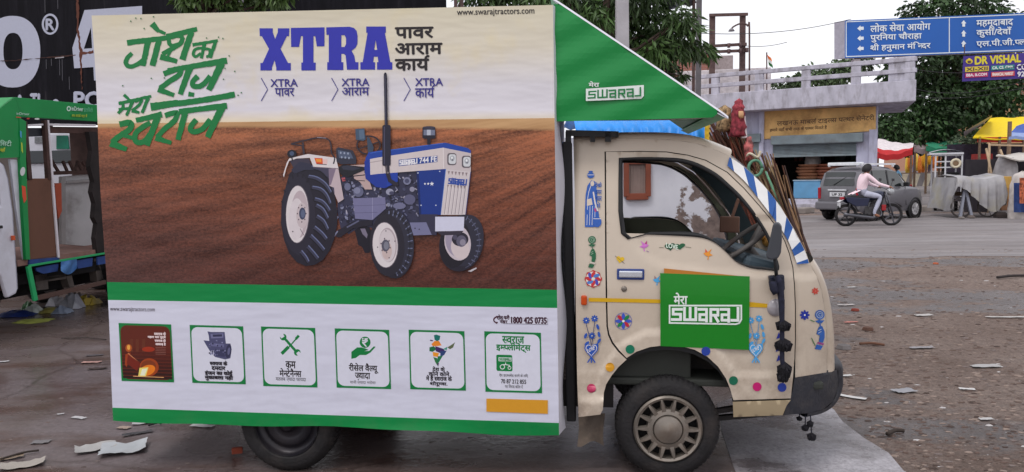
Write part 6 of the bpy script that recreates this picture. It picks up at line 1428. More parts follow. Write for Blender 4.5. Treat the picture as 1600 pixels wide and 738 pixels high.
mb.build('hoarding_post', rust, hd)
HA = Art(lambda x, y, l: lo(PY(x, y, YH + .02 - l), hd), base=.003, step=.0012, k=1.12); HW = (176, 178, 196)
sup = lambda cx, cy, rx, ry, e: [(cx + rx * math.copysign(abs(math.cos(a)) ** e, math.cos(a)), cy + ry * math.copysign(abs(math.sin(a)) ** e, math.sin(a))) for a in [2 * math.pi * i / 48 for i in range(48)]]
HA.poly(sup(19.5, 81, 43.5, 56, .88), HW, [sup(20.3, 80, 15, 28.5, .85)])
HA.ring(78.3, 38, 13, 16.5, 3.2, HW); HA.text('R', 72, 30, 84.5, 47, HW, bold=.9)
HA.poly([(132, 16), (222, 9.5), (222, 125), (147, 126), (146, 105), (116, 107), (113, 75)], HW, [[(142, 43), (131, 76.5), (144, 75.5)]])
HA.text('TL', 48, 147, 67, 172, HW, bold=1.2); HA.ell(87, 162, 5.5, 7, HW); HA.text('PO', 116, 144, 160, 168, HW, bold=1.3); HA.text('A', 22, 149, 40, 172, HW, bold=1)
for x, y0, y1 in ((93, 93, 118), (97, 93, 126), (72, 93, 108), (80, 92, 103), (90, -5, 14), (70, -5, 20), (108, 120, 140)): HA.line([(x, y0), (x + .4, y1)], .6, (92, 90, 98))
HA.build('hoarding_lettering', print_mat('sign_paint', .4), hd, recalc=False)
HR = Art(lambda x, y, l: lo(PY(x, y, YH + .02 - l), hd), base=.012, step=.001, k=1.0)
HR.line([(120, -10), (122, 20), (121, 40), (123, 58), (125, 72), (127, 84), (126, 92), (128, 140)], [3, 4, 3, 3.2, 2.4, 6, 3, .8], (96, 52, 38), jit=1.0); HR.line([(-20, 96), (20, 95), (62, 91), (100, 88), (118, 86)], [.8, 1, 1, 2.2, 1.4], (70, 42, 36), jit=.5); HR.line([(124, 84), (134, 83), (146, 81)], [4, 3, 3.4], (104, 56, 42), jit=1.0); HR.line([(86, 91), (100, 89.5)], 1.4, (170, 165, 170), jit=.4)
HR.build('rust_streak', print_mat('faded_paint', .8), hd, recalc=False)
rp = thing('iron_post', 'rusty iron post at the right end of the black hoarding', 'post', loc=(PY(723, 300, 12.4).x, 12.4, 0)); mb = MB(); mb.bar((-.05, 0, 0), (-.05, 0, 6), .05, .05); mb.bar((.05, 0, 0), (.05, 0, 6), .05, .05)
for i in range(12): mb.bar((-.05, 0, .3 + i * .48), (.05, 0, .52 + i * .48), .02, .02)
mb.build('lattice_shaft', rust, rp)
# ---------------- shack with blue tarpaulin and leaning sticks behind the cab
YK = 8.3
wx0, wx1 = PY(860, 300, YK).x, PY(1134, 300, YK).x; wzt = PY(1000, 214, YK).z
sk = thing('shack', 'small white shack with peeling plaster seen through the cab window', 'shack', loc=(wx0, YK, 0))
km = bpy.data.materials.new('peeling_whitewash'); km.use_nodes = True; n, l = km.node_tree.nodes, km.node_tree.links; b = n['Principled BSDF']; b.inputs['Roughness'].default_value = .85
t_ = n.new('ShaderNodeTexCoord'); c1 = rampn(nz(t_.outputs['Object'], 2.0, 6), [(.3, C(186, 186, 196, 1.25)), (.7, C(206, 206, 214, 1.25))])
sx_ = n.new('ShaderNodeSeparateXYZ'); l.new(t_.outputs['Object'], sx_.inputs[0]); m_ = mth('ADD', nz(t_.outputs['Object'], 2.6, 8, .62), mth('MULTIPLY', mth('SUBTRACT', mth('DIVIDE', sx_.outputs[0], wx1 - wx0), .72), .55))
pk = rampn(m_, [(.575, (0, 0, 0)), (.60, (1, 1, 1))]); l.new(mixc(pk, c1, rampn(nz(t_.outputs['Object'], 14, 6), [(.3, C(84, 72, 70)), (.7, C(126, 110, 104))])), b.inputs['Base Color'])
mb = MB(); mb.box(((wx1 - wx0) / 2, .9, wzt / 2), (wx1 - wx0, 1.8, wzt)); mb.build('wall', km, sk)
fa, fb = PY(978, 252, YK), PY(1012, 307, YK); fm = M('brown_window_frame', C(120, 62, 44), .6, var=.2)
mb = MB(); ca, cb = fa.x - wx0, fb.x - wx0
for x in (ca, cb): mb.box((x, -.02, (fa.z + fb.z) / 2), (.055, .06, fa.z - fb.z))
for z in (fa.z, fb.z): mb.box(((ca + cb) / 2, -.021, z), (cb - ca, .05, .07))
wf = mb.build('window', fm, sk, bevel=.006)
mb = MB()
for i in range(9): mb.bar((ca + (cb - ca) * i / 8, -.01, fb.z), (ca + (cb - ca) * i / 8, -.01, fa.z), .008, .008)
mb.box(((ca + cb) / 2, .0, (fa.z + fb.z) / 2), (cb - ca, .01, fa.z - fb.z)); mb.build('window_grille', M('dusty_grille', C(136, 118, 112), .7), wf)
mb = MB(); rows = []; tr_ = random.Random(3)
T0, T1 = PY(900, 205, YK - .15).x, PY(1106, 205, YK - .15).x; ztp, zbt = PY(1000, 186, YK - .15).z, PY(1000, 221, YK - .15).z
for j in range(40):
    x = T0 + (T1 - T0) * j / 39; wv = .025 * math.sin(j * 1.7) + .02 * math.sin(j * .63 + 2)
    rows.append([(x, YK + 1.9, ztp + .02 + wv * .5), (x, YK + .9, ztp + .1 + wv), (x, YK + .05 + wv, ztp), (x, YK - .12 + wv * 1.2, (ztp + zbt) / 2 + .02), (x + .02 * math.sin(j), YK - .15 + wv * 1.6, zbt + .02 * math.sin(j * 2.1))])
mb.grid(rows); prop(mb.build('blue_tarpaulin', M('blue_tarp', C(36, 132, 214, 1.2), .4, var=.12, scale=4, bump=.5, bscale=9), smooth=True, recalc=False), 'bright blue tarpaulin draped over the shack roof behind the cab', 'tarpaulin')
mb = MB(); mb.grid([[PY(1101, y, YK - .3) for y in (190, 200, 212, 219)], [PY(1108, y + 1, YK - .3) for y in (190, 200, 212, 219)]]); mb.grid([[PY(1108, y + 1, YK - .3) for y in (190, 200, 212, 219)], [PY(1110, y + 1, YK + .2) for y in (190, 200, 212, 219)]]); prop(mb.build('yellow_cloth', M('yellow_cloth', C(196, 160, 40), .7, var=.3, scale=20), recalc=False), 'narrow yellow cloth hanging at the end of the blue tarpaulin', 'cloth')
BZ = PY(1250, 428, 7.0).z; bx_ = (PY(1130, 430, 7).x, PY(1262, 430, 7).x); sbn = thing('display_bench', 'low wooden bench carrying the leaning stick bundles behind the cab', 'bench', loc=((bx_[0] + bx_[1]) / 2, 7.0, 0)); mb = MB(); mb.box((0, .1, BZ - .03), (bx_[1] - bx_[0], .6, .05)); mb.build('seat', M('old_bench_wood', C(96, 78, 64), .85, var=.3), sbn)
for x in (-.35, .35):
    for y in (-.12, .32): mb = MB(); mb.box((x, y, (BZ - .055) / 2), (.06, .06, BZ - .056)); mb.build('leg', MATS['old_bench_wood'], sbn)
stk = [M('stick_%d' % i, C(*c), .8, var=.3, scale=12) for i, c in enumerate(((88, 58, 46), (126, 98, 72), (60, 42, 38), (150, 128, 96), (112, 58, 42)))]
def bundle(label, n_, top, bot, spread_t, spread_b, Y, seed, cols, rad=.009):
    r_ = random.Random(seed); b0 = PY(*bot, Y); e = thing('stick_bundle', label, 'sticks', loc=(b0.x, b0.y, 0))
    for i in range(n_):
        t = PY(top[0] + r_.uniform(-1, 1) * spread_t[0], top[1] + r_.uniform(-1, 1) * spread_t[1], Y + r_.uniform(-.1, .25)); bb = PY(bot[0] + r_.uniform(-1, 1) * spread_b, bot[1], Y + r_.uniform(-.25, .2)); g_ = bb - (t - bb) * ((bb.z - BZ) / (t.z - bb.z))
        mb = MB(); mid = (t + g_) / 2 + Vector((r_.uniform(-.02, .02), 0, 0)); mb.tube([lo(g_, e), lo(mid, e), lo(t, e)], [rad, rad, rad * .7], seg=5); mb.build('stick', stk[r_.choice(cols)], e)
    return e
bundle('thick bundle of dark brown sticks leaning beside the blue tarpaulin', 95, (1134, 202), (1214, 400), (27, 22), 30, 7.2, 3, (0, 0, 2, 4, 1))
bundle('second bundle of lighter sticks leaning behind the striped windscreen edge', 46, (1192, 250), (1246, 400), (22, 20), 18, 7.0, 4, (1, 3, 3, 0))
bundle('last small bundle of dark sticks leaning nearest the road', 24, (1216, 276), (1262, 410), (12, 22), 9, 6.9, 5, (0, 2, 2, 1))
# toys and cloths hung on the sticks
dl = thing('cloth_doll', 'red and pink dressed puppet with a turban on top of the sticks', 'doll', loc=tuple(PY(1150, 200, 7.0)))
def blob(mb, pts, c, m=0):
    k_ = len(mb.v); mb.lathe(pts, c, axis='Z', seg=16, m=m); q_ = random.Random(k_ + 3); c = Vector(c)
    for i in range(k_, len(mb.v)):
        v = Vector(mb.v[i]) - c; f = 1 + .22 * math.sin(math.atan2(v.y, v.x) * 5 + v.z * 30) + q_.uniform(-.1, .1); mb.v[i] = (c.x + v.x * f, c.y + v.y * f, c.z + v.z + q_.uniform(-.006, .006))
def rel(px, py, Y=7.0): return lo(PY(px, py, Y), dl)
mb = MB(); blob(mb, [(.01, .0), (.075, .01), (.06, .05), (.072, .09), (.05, .15), (.058, .2), (.04, .26), (.03, .31), (.005, .32)], rel(1153, 214)); mb.build('dress', M('red_cloth', C(126, 46, 56), .85, var=.7, scale=26), dl, smooth=True)
mb = MB(); blob(mb, [(.005, -.035), (.025, -.03), (.03, 0), (.025, .03), (.005, .035)], rel(1155, 180) + Vector((0, -.04, 0))); mb.build('head', M('doll_face', C(196, 150, 110), .6), dl, smooth=True)
mb = MB(); blob(mb, [(.005, 0), (.042, .005), (.05, .04), (.03, .07), (.036, .09), (.005, .11)], rel(1154, 174)); mb.build('turban', M('pink_cloth', C(150, 60, 70), .85, var=.6, scale=34), dl, smooth=True)
mb = MB(); blob(mb, [(.005, .0), (.07, .02), (.05, .14), (.06, .2), (.005, .24)], rel(1132, 206, 7.1)); mb.build('sleeve', M('cream_print_cloth', C(150, 124, 92), .85, var=.8, scale=34), dl, smooth=True)
mb = MB(); mb.bar(rel(1160, 182), rel(1163, 216), .05, .02); mb.build('sash', M('white_sash', C(214, 204, 206), .8), dl)
o = MB(); blob(o, [(.005, -.11), (.032, -.11), (.036, -.02), (.036, .03), (.02, .07), (.02, .1), (.005, .1)], PY(1170, 232, 6.9)); o = o.build('toy_bottle', [M('toy_red', C(160, 84, 82), .5, var=.8, scale=22)], smooth=True); prop(o, 'red and white toy bottle hanging on the leaning sticks', 'toy')
o = MB(); pts = [PY(1180, 263, 6.85) + Vector((.06 * math.cos(a), 0, .07 * math.sin(a))) for a in [2 * math.pi * i / 16 for i in range(17)]]; o.tube(pts, .014, seg=6); prop(o.build('green_hoop', M('green_plastic', C(84, 132, 108), .5, var=.3, scale=20), smooth=True), 'pale green toy ring hanging on the leaning sticks', 'toy')
o = MB(); o.tube([PY(1196, 268, 6.85), PY(1210, 300, 6.85), PY(1224, 330, 6.85), PY(1232, 352, 6.85)], [.008, .014, .012, .005], seg=6); prop(o.build('green_cloth', M('mint_cloth', C(96, 140, 112), .8, var=.3, scale=20), smooth=True), 'long mint green cloth strip hung along the sticks', 'cloth')
o = MB(); o.tube(spline([tuple(PY(1166, 246, 6.9)), tuple(PY(1172, 240, 6.85)), tuple(PY(1184, 246, 6.85)), tuple(PY(1188, 236, 6.85))], 4), .012, seg=6); prop(o.build('looped_cord', M('white_cord', C(190, 180, 160), .8), smooth=True), 'white looped cord on the sticks above the green ring', 'cord')
# ================================================================== LEFT: the second advertising van, what stands behind it
LA = math.atan2(.98, .18)
LO = PY(46, 300, 8.25)
LF = Frame((LO.x, LO.y), LA)
van = thing('stripped_van', 'white van with a gutted box framed in green boards, at the left edge', 'van', matrix=LF.M)
LP = LF.px
lg = M('green_board', C(10, 126, 62), .45, var=.08, scale=2, dirt=.2, dcol=C(20, 80, 50))
lw = M('van_white_paint', C(196, 196, 206), .4, var=.05, dirt=.25, dcol=C(130, 120, 116), dscale=4)
brn = M('rusty_brown_frame', C(66, 46, 42), .8, var=.35, scale=8)
def lquad(mb, q, y=0.0, th=.03, m=0): mb.prism([LP(px, py, y) for px, py in q], Vector((0, th, 0)), m)
def lpart(name, mat, quads, y=0.0, th=.03, bevel=.004, parent=van):
    for q in quads:
        mb = MB(); lquad(mb, q, y, th); mb.build(name, mat, parent, bevel=bevel)
xe = 2.3          # the box runs on behind the printed banner
# roof boards: fascia along the side and a sloping hood over the cab
fa = [LP(24, 152), LP(150, 164), LP(150, 190), LP(33, 183)]
dx = (xe - fa[1].x); fa[1] = fa[1] + (fa[1] - fa[0]).normalized() * dx; fa[2] = fa[2] + (fa[2] - fa[3]).normalized() * dx
mb = MB(); mb.prism(fa, Vector((0, .04, 0))); fas = mb.build('roof_fascia', lg, van, bevel=.006)
mb = MB(); mb.prism([fa[0] + Vector((0, .04, -.01)), fa[1] + Vector((0, .04, -.01)), fa[1] + Vector((0, 1.5, -.01)), fa[0] + Vector((0, 1.5, -.01))], Vector((0, 0, -.03))); mb.build('roof_sheet', M('van_roof_white', C(190, 190, 198), .6), van)
mb = MB(); hood = [LP(33, 183, -.01), LP(24, 152, -.01), LP(-60, 214, -.01), LP(-70, 250, -.01), LP(33, 246, -.01)]
mb.prism(hood, Vector((0, .03, 0))); mb.prism([h + Vector((0, 1.45, 0)) for h in hood], Vector((0, .03, 0))); mb.add([hood[1], hood[2], hood[2] + Vector((0, 1.48, 0)), hood[1] + Vector((0, 1.48, 0))], [(0, 1, 2, 3)]); hd_ = mb.build('cab_hood', lg, van)
LT_ = Art(lambda x, y, l: LP(x, y, -l), base=.003, step=.001, k=1.2)
LT_.ell(107.5, 170, 3.4, 4, (200, 225, 210)); LT_.ell(107.5, 170, 1.8, 2.2, (30, 130, 80)); LT_.text('inDriver', 112, 167, 130, 173.5, (205, 228, 215), sl=.06, bold=.2); LT_.text('इंटरिसटी', 131, 168, 145, 176, (110, 190, 150), sl=.06); LT_.text('अब आपके शहर में', 112, 178, 136, 184, (190, 200, 60), sl=.04, bold=.05)
LT_.text('inDriver', 26, 176, 46, 180, (190, 215, 205), sl=.05); LT_.ell(44, 185.5, 2.5, 1.2, (190, 60, 50)); LT_.ell(58, 186, 4, 1.4, (205, 210, 205)); LT_.poly([(25, 182.5), (33, 183), (33, 184.5), (25, 184)], (190, 80, 50))
LT_.build('fascia_lettering', print_mat('sign_paint', .4), fas, recalc=False)
LU_ = Art(lambda x, y, l: LP(x, y, -.012 - l), base=.003, step=.001, k=1.2)
LU_.text('इंटरिसटी', -14, 219, 18, 229, (170, 215, 190), sl=.03, bold=.25); LU_.text('अब यहाँ', -8, 231, 8, 238, (200, 205, 60), bold=.2); LU_.build('hood_lettering', print_mat('sign_paint', .4), hd_, recalc=False)
# corner post with coloured print, pale board, posts and rails
lpart('corner_post', lg, [[(30.5, 184), (41, 190), (41, 250), (44, 330), (47.5, 406), (41, 406), (36, 330), (32, 250)]], -.02, .04)
CPp = Art(lambda x, y, l: LP(x, y, -.02 - l), base=.003, step=.001, k=1.2)
CPb = print_mat('sign_paint', .4); CPp.ell(35.5, 268, 3.8, 7, (200, 205, 205), 10); CPp.build('printed_spot', CPb, van, recalc=False); CPp = Art(CPp.mp, base=.003, step=.001, k=1.2); CPp.poly([(34, 290), (40, 292), (41.5, 312), (37.5, 318), (35, 306)], (206, 74, 44)); CPp.build('printed_spot', CPb, van, recalc=False); CPp = Art(CPp.mp, base=.003, step=.001, k=1.2); CPp.poly([(33, 222), (35, 224), (36, 240), (33.5, 236)], (180, 200, 60)); CPp.build('printed_spot', CPb, van, recalc=False); CPp = Art(CPp.mp, base=.003, step=.001, k=1.2); CPp.poly([(31, 204), (34, 206), (34, 216), (31.5, 214)], (70, 150, 190)); CPp.build('printed_spot', CPb, van, recalc=False)
lpart('side_board', lw, [[(16, 249), (28, 250), (35, 330), (41, 406), (38, 406), (26, 330)]], .02, .03)
for q in ([(37, 190), (43, 190), (51, 281), (45, 281)], [(70, 188), (75, 188), (82, 281), (76, 281)]): lpart('frame_post', brn, [q], .0, .05)
lpart('metal_strip', M('pale_metal_strip', C(196, 190, 196), .4), [[(75, 188), (77, 188), (86, 300), (94, 403), (91, 403), (83, 300)]], -.01, .02)
lpart('rail', M('pale_metal_strip', C(196, 190, 196), .4), [[(38, 195), (74, 193), (74, 196), (38, 198)]], .02, .03)
lpart('rail', M('pale_metal_strip', C(196, 190, 196), .4), [[(76, 193), (150, 194.5), (150, 197.5), (76, 196.5)]], .02, .03)
lpart('rail', brn, [[(76, 198), (160, 199), (160, 209), (76, 208)]], .06, .05)
lpart('rail', M('dark_rail', C(34, 36, 44), .6), [[(42, 200), (74, 200), (75, 213), (43, 214)]], .06, .05)
lpart('plywood_panel', M('plywood_brown', C(98, 66, 52), .8, var=.2, scale=3, dirt=.5, dcol=C(66, 44, 36)), [[(41, 284), (50, 279), (82, 279), (84.5, 284), (91, 400), (46, 406)]], .01, .03)
# torn right-hand post
pt = [(139, 206), (152, 206), (156, 240), (160, 300), (163, 396), (152, 396), (149, 372), (152, 350), (147, 340), (149, 318), (144, 300), (147, 284), (141, 260), (144, 236)]
lpart('torn_post', M('charred_post', C(34, 28, 28), .85, var=.4), [pt], .0, .06, bevel=0)
# inside: floor, far wall
lpart('inner_wall', M('dirty_white_panel', C(168, 166, 168), .8, var=.12, scale=2, dirt=.6, dcol=C(96, 88, 82), dscale=3), [[(98, 276), (146, 272), (152, 386), (98, 382)]], .55, .04)
lpart('inner_wall_band', M('dirty_panel_frame', C(140, 136, 136), .8), [[(96, 276), (103, 276), (103, 382), (96, 382)], [(104, 283), (146, 280), (146, 284), (104, 287)]], .50, .04)
mb = MB(); fp_ = LP(70, 402, 0); mb.box((xe / 2 - .1, .7, fp_.z - .03), (xe + .2, 1.36, .06)); mb.build('floor', M('red_brown_floor', C(128, 96, 88), .8, var=.25, dirt=.5), van)
mb = MB(); mb.box((xe + .02, .7, (fp_.z + fa[2].z) / 2), (.05, 1.4, fa[2].z - fp_.z)); mb.build('end_wall', brn, van); mb = MB(); mb.box((-.3, .75, fp_.z + .3), (.05, 1.3, 1.2)); mb.build('end_wall', brn, van)
lpart('red_box', M('orange_red_board', C(150, 66, 44), .7), [[(86, 290), (96, 286), (97, 330), (92, 342), (88, 320)]], .2, .1)
for k, (xa, ya, xb, yb) in enumerate(((80, 250, 92, 270), (98, 252, 106, 270), (108, 252, 116, 270), (117, 266, 122, 252), (120, 252, 130, 270), (131, 268, 136, 250), (128, 252, 140, 270))):
    mb = MB(); mb.bar(LP(xa, ya, .5), LP(xb, yb, .5), .025, .03); mb.build('broken_lath', brn, van)
lpart('inner_rail', brn, [[(78, 268), (146, 266), (146, 271), (78, 274)]], .48, .04)
# green edged sill, blue sheet, chassis, wheels
lpart('sill_edge', M('green_edge', C(30, 150, 90), .5), [[(46, 414), (165, 394.5), (165, 397.5), (46, 417.5)]], -.03, .02)
lpart('sill_board', M('sill_blue', C(34, 60, 116), .7, var=.25, scale=6), [[(46, 406), (93, 402), (93, 408), (46, 416)], [(56, 419), (92, 412), (90, 424), (68, 428), (58, 424)], [(118, 408), (145, 403), (144, 416), (122, 420)], [(152, 402), (166, 400), (166, 412), (153, 414)]], .0, .02, bevel=0)
bq = MB(); rows = []
for i in range(9):
    t = i / 8; rows.append([LP(95 + 25 * t, 409 - 4 * t + (14 + 8 * math.sin(3.1 * t)) * j / 4, -.05 + .03 * math.sin(t * 7 + j)) for j in range(5)])
bq.grid(rows); o = bq.build('blue_cloth', M('blue_cloth_rag', C(66, 108, 160), .7, var=.2, scale=8), None, smooth=True, recalc=False); o.matrix_world = LF.M; prop(o, 'blue rag hanging over the sill of the stripped van', 'cloth')
lpart('step_strut', M('green_edge', C(30, 150, 90), .5), [[(43, 417), (49, 416), (60, 469), (54, 471)]], -.04, .03)
lpart('lower_bar', M('rust_bar', C(78, 58, 52), .8), [[(58, 463), (166, 438), (166, 444), (60, 470)]], -.02, .05)
chm = M('grey_underbody', C(96, 88, 84), .85, var=.3, dirt=.6)
lpart('underbody', chm, [[(54, 430), (74, 427), (76, 452), (58, 454)], [(72, 432), (103, 428), (104, 436), (76, 440)], [(103, 430), (112, 428), (117, 450), (109, 450)], [(147, 404), (154, 404), (162, 436), (152, 440)]], .25, .1)
mb = MB(); mb.box((1.0, .7, .52), (2.6, .9, .12)); mb.box((1.0, .9, .36), (2.4, .5, .2)); mb.build('chassis', M('black_chassis', C(26, 24, 26), .9), van)
def van_wheel(x, y, r, label=None):
    e = bpy.data.objects.new('wheel', None); COL.objects.link(e); e.parent = van; e.location = (x, y, r)
    mb = MB(); mb.lathe([(r * .6, 0), (r * .66, -.02), (r * .9, -.012), (r, .03), (r, .13), (r * .9, .17), (r * .6, .16)], (0, 0, 0), seg=36); mb.build('tyre', tyre_m, e, smooth=True)
    mb = MB(); mb.lathe([(0, .02), (.05, .02), (.06, .04), (r * .5, .05), (r * .6, .0), (r * .62, .02)], (0, 0, 0), seg=24); mb.build('rim', M('grey_van_rim', C(110, 104, 102), .6), e, smooth=True)
gw = GR(-4, 502); gl = LF.I @ gw
van_wheel(gl.x - .15, gl.y + .05, .29); van_wheel(gl.x - .15, 1.25, .29); van_wheel(1.55, .02, .29); van_wheel(1.55, 1.2, .29)
# cab: side with wheel arch, back, roof
cab2 = [(20, 330), (28, 452), (26, 459), (12, 466), (8, 452), (2, 432), (-8, 420), (-24, 418), (-46, 424), (-64, 448), (-70, 470), (-104, 462), (-106, 400), (-92, 350), (-60, 276), (-34, 250), (-4, 250), (6, 258), (13, 280)]
win2 = [(-60, 300), (-36, 262), (-8, 262), (0, 300), (2, 322), (-64, 330)]
mb = MB(); out3 = [LP(x, y, -.03) for x, y in cab2]; wi3 = [LP(x, y, -.03) for x, y in win2]
mb.prism(out3, Vector((0, .05, 0)), holes=[wi3]); mb.prism([p + Vector((0, 1.4, 0)) for p in out3], Vector((0, .05, 0)), holes=[[p + Vector((0, 1.4, 0)) for p in wi3]])
top = [LP(x, y, -.02) for x, y in [(28, 452), (20, 330), (13, 280), (6, 258), (-4, 250), (-34, 250), (-60, 276)]]
mb.grid([top, [p + Vector((0, 1.42, 0)) for p in top]]); fr = [LP(x, y, -.02) for x, y in [(-92, 350), (-106, 400), (-104, 462)]]; mb.grid([fr, [p + Vector((0, 1.42, 0)) for p in fr]])
mb.build('cab_body', lw, van, bevel=.02)
mb = MB(); a, b_, = LP(-60, 276, -.0), LP(-92, 350, 0); mb.add([a, b_, b_ + Vector((0, 1.4, 0)), a + Vector((0, 1.4, 0))], [(0, 1, 2, 3)]); mb.build('windscreen', glass, van)
mb = MB(); mb.prism([p + Vector((0, .02, 0)) for p in wi3], Vector((0, .01, 0))); mb.build('window', glass, van)
q = LP(20.5, 372, -.05); mb = MB(); mb.box((q.x, q.y, q.z), (.03, .03, .05)); mb.build('side_lamp', M('orange_lens', C(190, 80, 40), .3), van, bevel=.006)
q = LP(-1, 355, -.05); mb = MB(); mb.box((q.x - .02, q.y, q.z), (.1, .03, .03)); mb.build('door_handle', black_r, van, bevel=.006)
# litter bags in the shade beneath
r_ = random.Random(2)
def bag(px, py, w_, h_, c, label, cat='litter', yellow=None):
    g_ = GR(px, py); e = MB(); n1, n2 = 9, 7; rows = []
    for i in range(n1):
        row = []
        for j in range(n2):
            u, v = i / (n1 - 1) - .5, j / (n2 - 1) - .5; hh = max(0, (1 - (2 * u) ** 2) * (1 - (2 * v) ** 2)); row.append((g_.x + u * w_ + r_.uniform(-.02, .02), g_.y + v * w_ * .8 + r_.uniform(-.02, .02), .008 + h_ * (hh ** .5) * r_.uniform(.45, 1.0)))
        rows.append(row)
    e.grid(rows); return prop(e.build('plastic_bag', M('bag_%d_%d_%d' % c, C(*c, k=1.0), .45, var=.3, scale=9), auto=50, recalc=False), label, cat)
bag(88, 478, .20, .16, (196, 192, 200), 'crumpled white plastic bag under the stripped van'); bag(113, 482, .24, .22, (150, 150, 160), 'grey plastic bag standing on end under the stripped van'); bag(137, 476, .28, .14, (196, 170, 70), 'yellow plastic bag under the stripped van beside the banner'); bag(52, 490, .20, .12, (180, 186, 182), 'small pale plastic wrapper under the green strut'); bag(28, 493, .42, .06, (40, 60, 130), 'dark blue plastic sheet lying by the van wheel'); bag(80, 488, .34, .05, (170, 160, 90), 'flat yellowish packet in the shade of the van'); bag(52, 503, .36, .025, (170, 176, 90), 'flat green yellow packet on the wet ground beside the van'); bag(44, 484, .15, .12, (70, 110, 70), 'small green crumpled packet beside the green strut'); bag(120, 468, .18, .10, (120, 110, 110), 'dusty grey bundle behind the plastic bags'); bag(98, 490, .2, .1, (130, 140, 160), 'bluish crumpled plastic bag at the front of the litter heap')
# pale car and clutter seen through the gutted box
F5 = Frame((PY(86, 300, 10.9).x, 10.9), R(8))
cv = thing('parked_van', 'white van with a green poster behind the gutted box', 'van', matrix=F5.M)
mb = MB(); F5.quad(mb, [(30, 204), (160, 204), (166, 232), (166, 330), (30, 330)], 0, 1.5); mb.build('body', lw, cv, bevel=.06)
mb = MB(); F5.quad(mb, [(44, 236), (158, 234), (160, 254), (44, 256)], -.02, .03); mb.build('window', glass, cv, bevel=.01)
mb = MB(); F5.quad(mb, [(88, 212), (106, 212), (108, 233), (88, 233)], -.012, .01); mb.build('poster', M('green_poster_paper', C(24, 104, 84), .6, var=.4, scale=6), cv)
mb = MB(); F5.quad(mb, [(112, 212), (118, 212), (134, 236), (128, 236)], -.012, .01); mb.build('stripe', M('maroon_stripe', C(110, 50, 50), .6), cv)
mb = MB(); F5.quad(mb, [(54, 214), (72, 214), (72, 224), (54, 224)], -.012, .01); mb.build('vent', M('grey_vent', C(110, 112, 116), .6, var=.3, scale=30), cv)
for x in (48, 150):
    p = F5.px(x, 330, .1); mb = MB(); mb.lathe([(.05, 0), (.28, -.01), (.3, .05), (.3, .15), (.05, .17)], (p.x, .06, .3), seg=28); mb.build('wheel', tyre_m, cv, smooth=True)
mb = MB(); w0, w1 = PY(-300, 300, 12.6).x, PY(330, 300, 12.6).x; mb.box(((w0 + w1) / 2, 13.4, 1.2), (w1 - w0, .2, 2.4)); prop(mb.build('boundary_wall', M('dark_stained_wall', C(92, 84, 82), .9, var=.3, scale=1.5, dirt=.6), bevel=.02), 'dark stained low wall under the black hoarding', 'wall')
# ================================================================== RIGHT: car, motorcycle and rider, covered cart, market beyond
# ---- grey hatchback, three-quarter rear view
gC = GR(1300, 348); CARA = R(33)
CF = Frame((PY(1345, 345, 22.3).x, 22.3), CARA)       # origin: near rear corner on the ground, x forward, y away (left side)
car = thing('hatchback_car', 'dark grey tall hatchback parked beside the shop, seen from behind', 'car', matrix=CF.M)
cpaint = M('grey_car_paint', C(104, 102, 108, 1.12), .3, metal=.15, var=.04, coat=.5, dirt=.08, dcol=C(120, 112, 106))
Lc, Wc = 3.45, 1.5
sec = []  # x, z_low, z_belt, z_roof, inset_roof, inset_belt
for x, zl, zb, zr, ib, ir in ((0.0, .42, .95, .97, .10, .14), (.05, .30, .98, 1.30, .05, .16), (.16, .26, 1.0, 1.50, .02, .17), (.40, .24, 1.0, 1.585, .0, .16), (.8, .24, .99, 1.62, .0, .15), (1.3, .24, .99, 1.63, .0, .15), (1.75, .24, .97, 1.585, .0, .16), (2.05, .24, .965, 1.49, .0, .165), (2.30, .24, .96, 1.34, .0, .17), (2.62, .24, .95, 1.02, .0, .14), (2.95, .25, .93, .965, .015, .10), (3.22, .26, .87, .895, .045, .11), (3.40, .30, .74, .77, .12, .18), (3.46, .38, .62, .64, .20, .26)):
    sec.append((x, zl, zb, zr, ib, ir))
mb = MB(); rows = []
for x, zl, zb, zr, ib, ir in sec:
    h = []
    for y, z in ((ib + .05, zl), (ib - .005, zl + .18), (ib - .02, (zl + zb) / 2 + .05), (ib, zb - .06), (ib + .03, zb), (ib + (ir - ib) * .55 + .015, zb + (zr - zb) * .55), (ir, zr - (.07 if zr - zb > .2 else .01)), (ir + .10, zr - (.012 if zr - zb > .2 else 0)), (ir + .3, zr)): h.append((x, y, z))
    rows.append(h + [(x, Wc - y, z) for x, y, z in h[::-1]])
mb.grid(rows); k = len(mb.v); n_ = len(rows[0])
mb.f.append([i for i in range(n_)]); mb.m.append(0); mb.c.append(None); mb.f.append([k - n_ + i for i in range(n_)][::-1]); mb.m.append(0); mb.c.append(None)
mb.build('body', cpaint, car, auto=32)
cgl = M('car_window_glass', C(30, 35, 36, 1.0), .04, var=.6, scale=2.2, spec=.9)
def sidey(z): return .03 + (z - 1.0) / .62 * .12
def cwin(loop, yoff, name='window'):
    for far in (0, 1):
        mb = MB(); l3 = [(x, sidey(z) + .006 - .012, z) for x, z in loop]
        if far: l3 = [(x, Wc - y, z) for x, y, z in l3]
        mb.prism(l3, Vector((0, .012 if not far else -.012, 0))); mb.build(name, cgl, car)
cwin([(.22, 1.07), (.62, 1.05), (.62, 1.47), (.36, 1.48)], 0); cwin([(.70, 1.05), (1.36, 1.03), (1.36, 1.50), (.70, 1.50)], 0); cwin([(1.46, 1.03), (2.30, 1.0), (2.22, 1.12), (1.95, 1.44), (1.46, 1.50)], 0)
mb = MB()
for x in (.66, 1.41): mb = MB(); mb.bar((x, sidey(1.05) - .012, 1.03), (x, sidey(1.5) - .012, 1.5), .05, .012); mb.build('door_pillar', M('car_black_trim', C(28, 28, 30), .5), car)
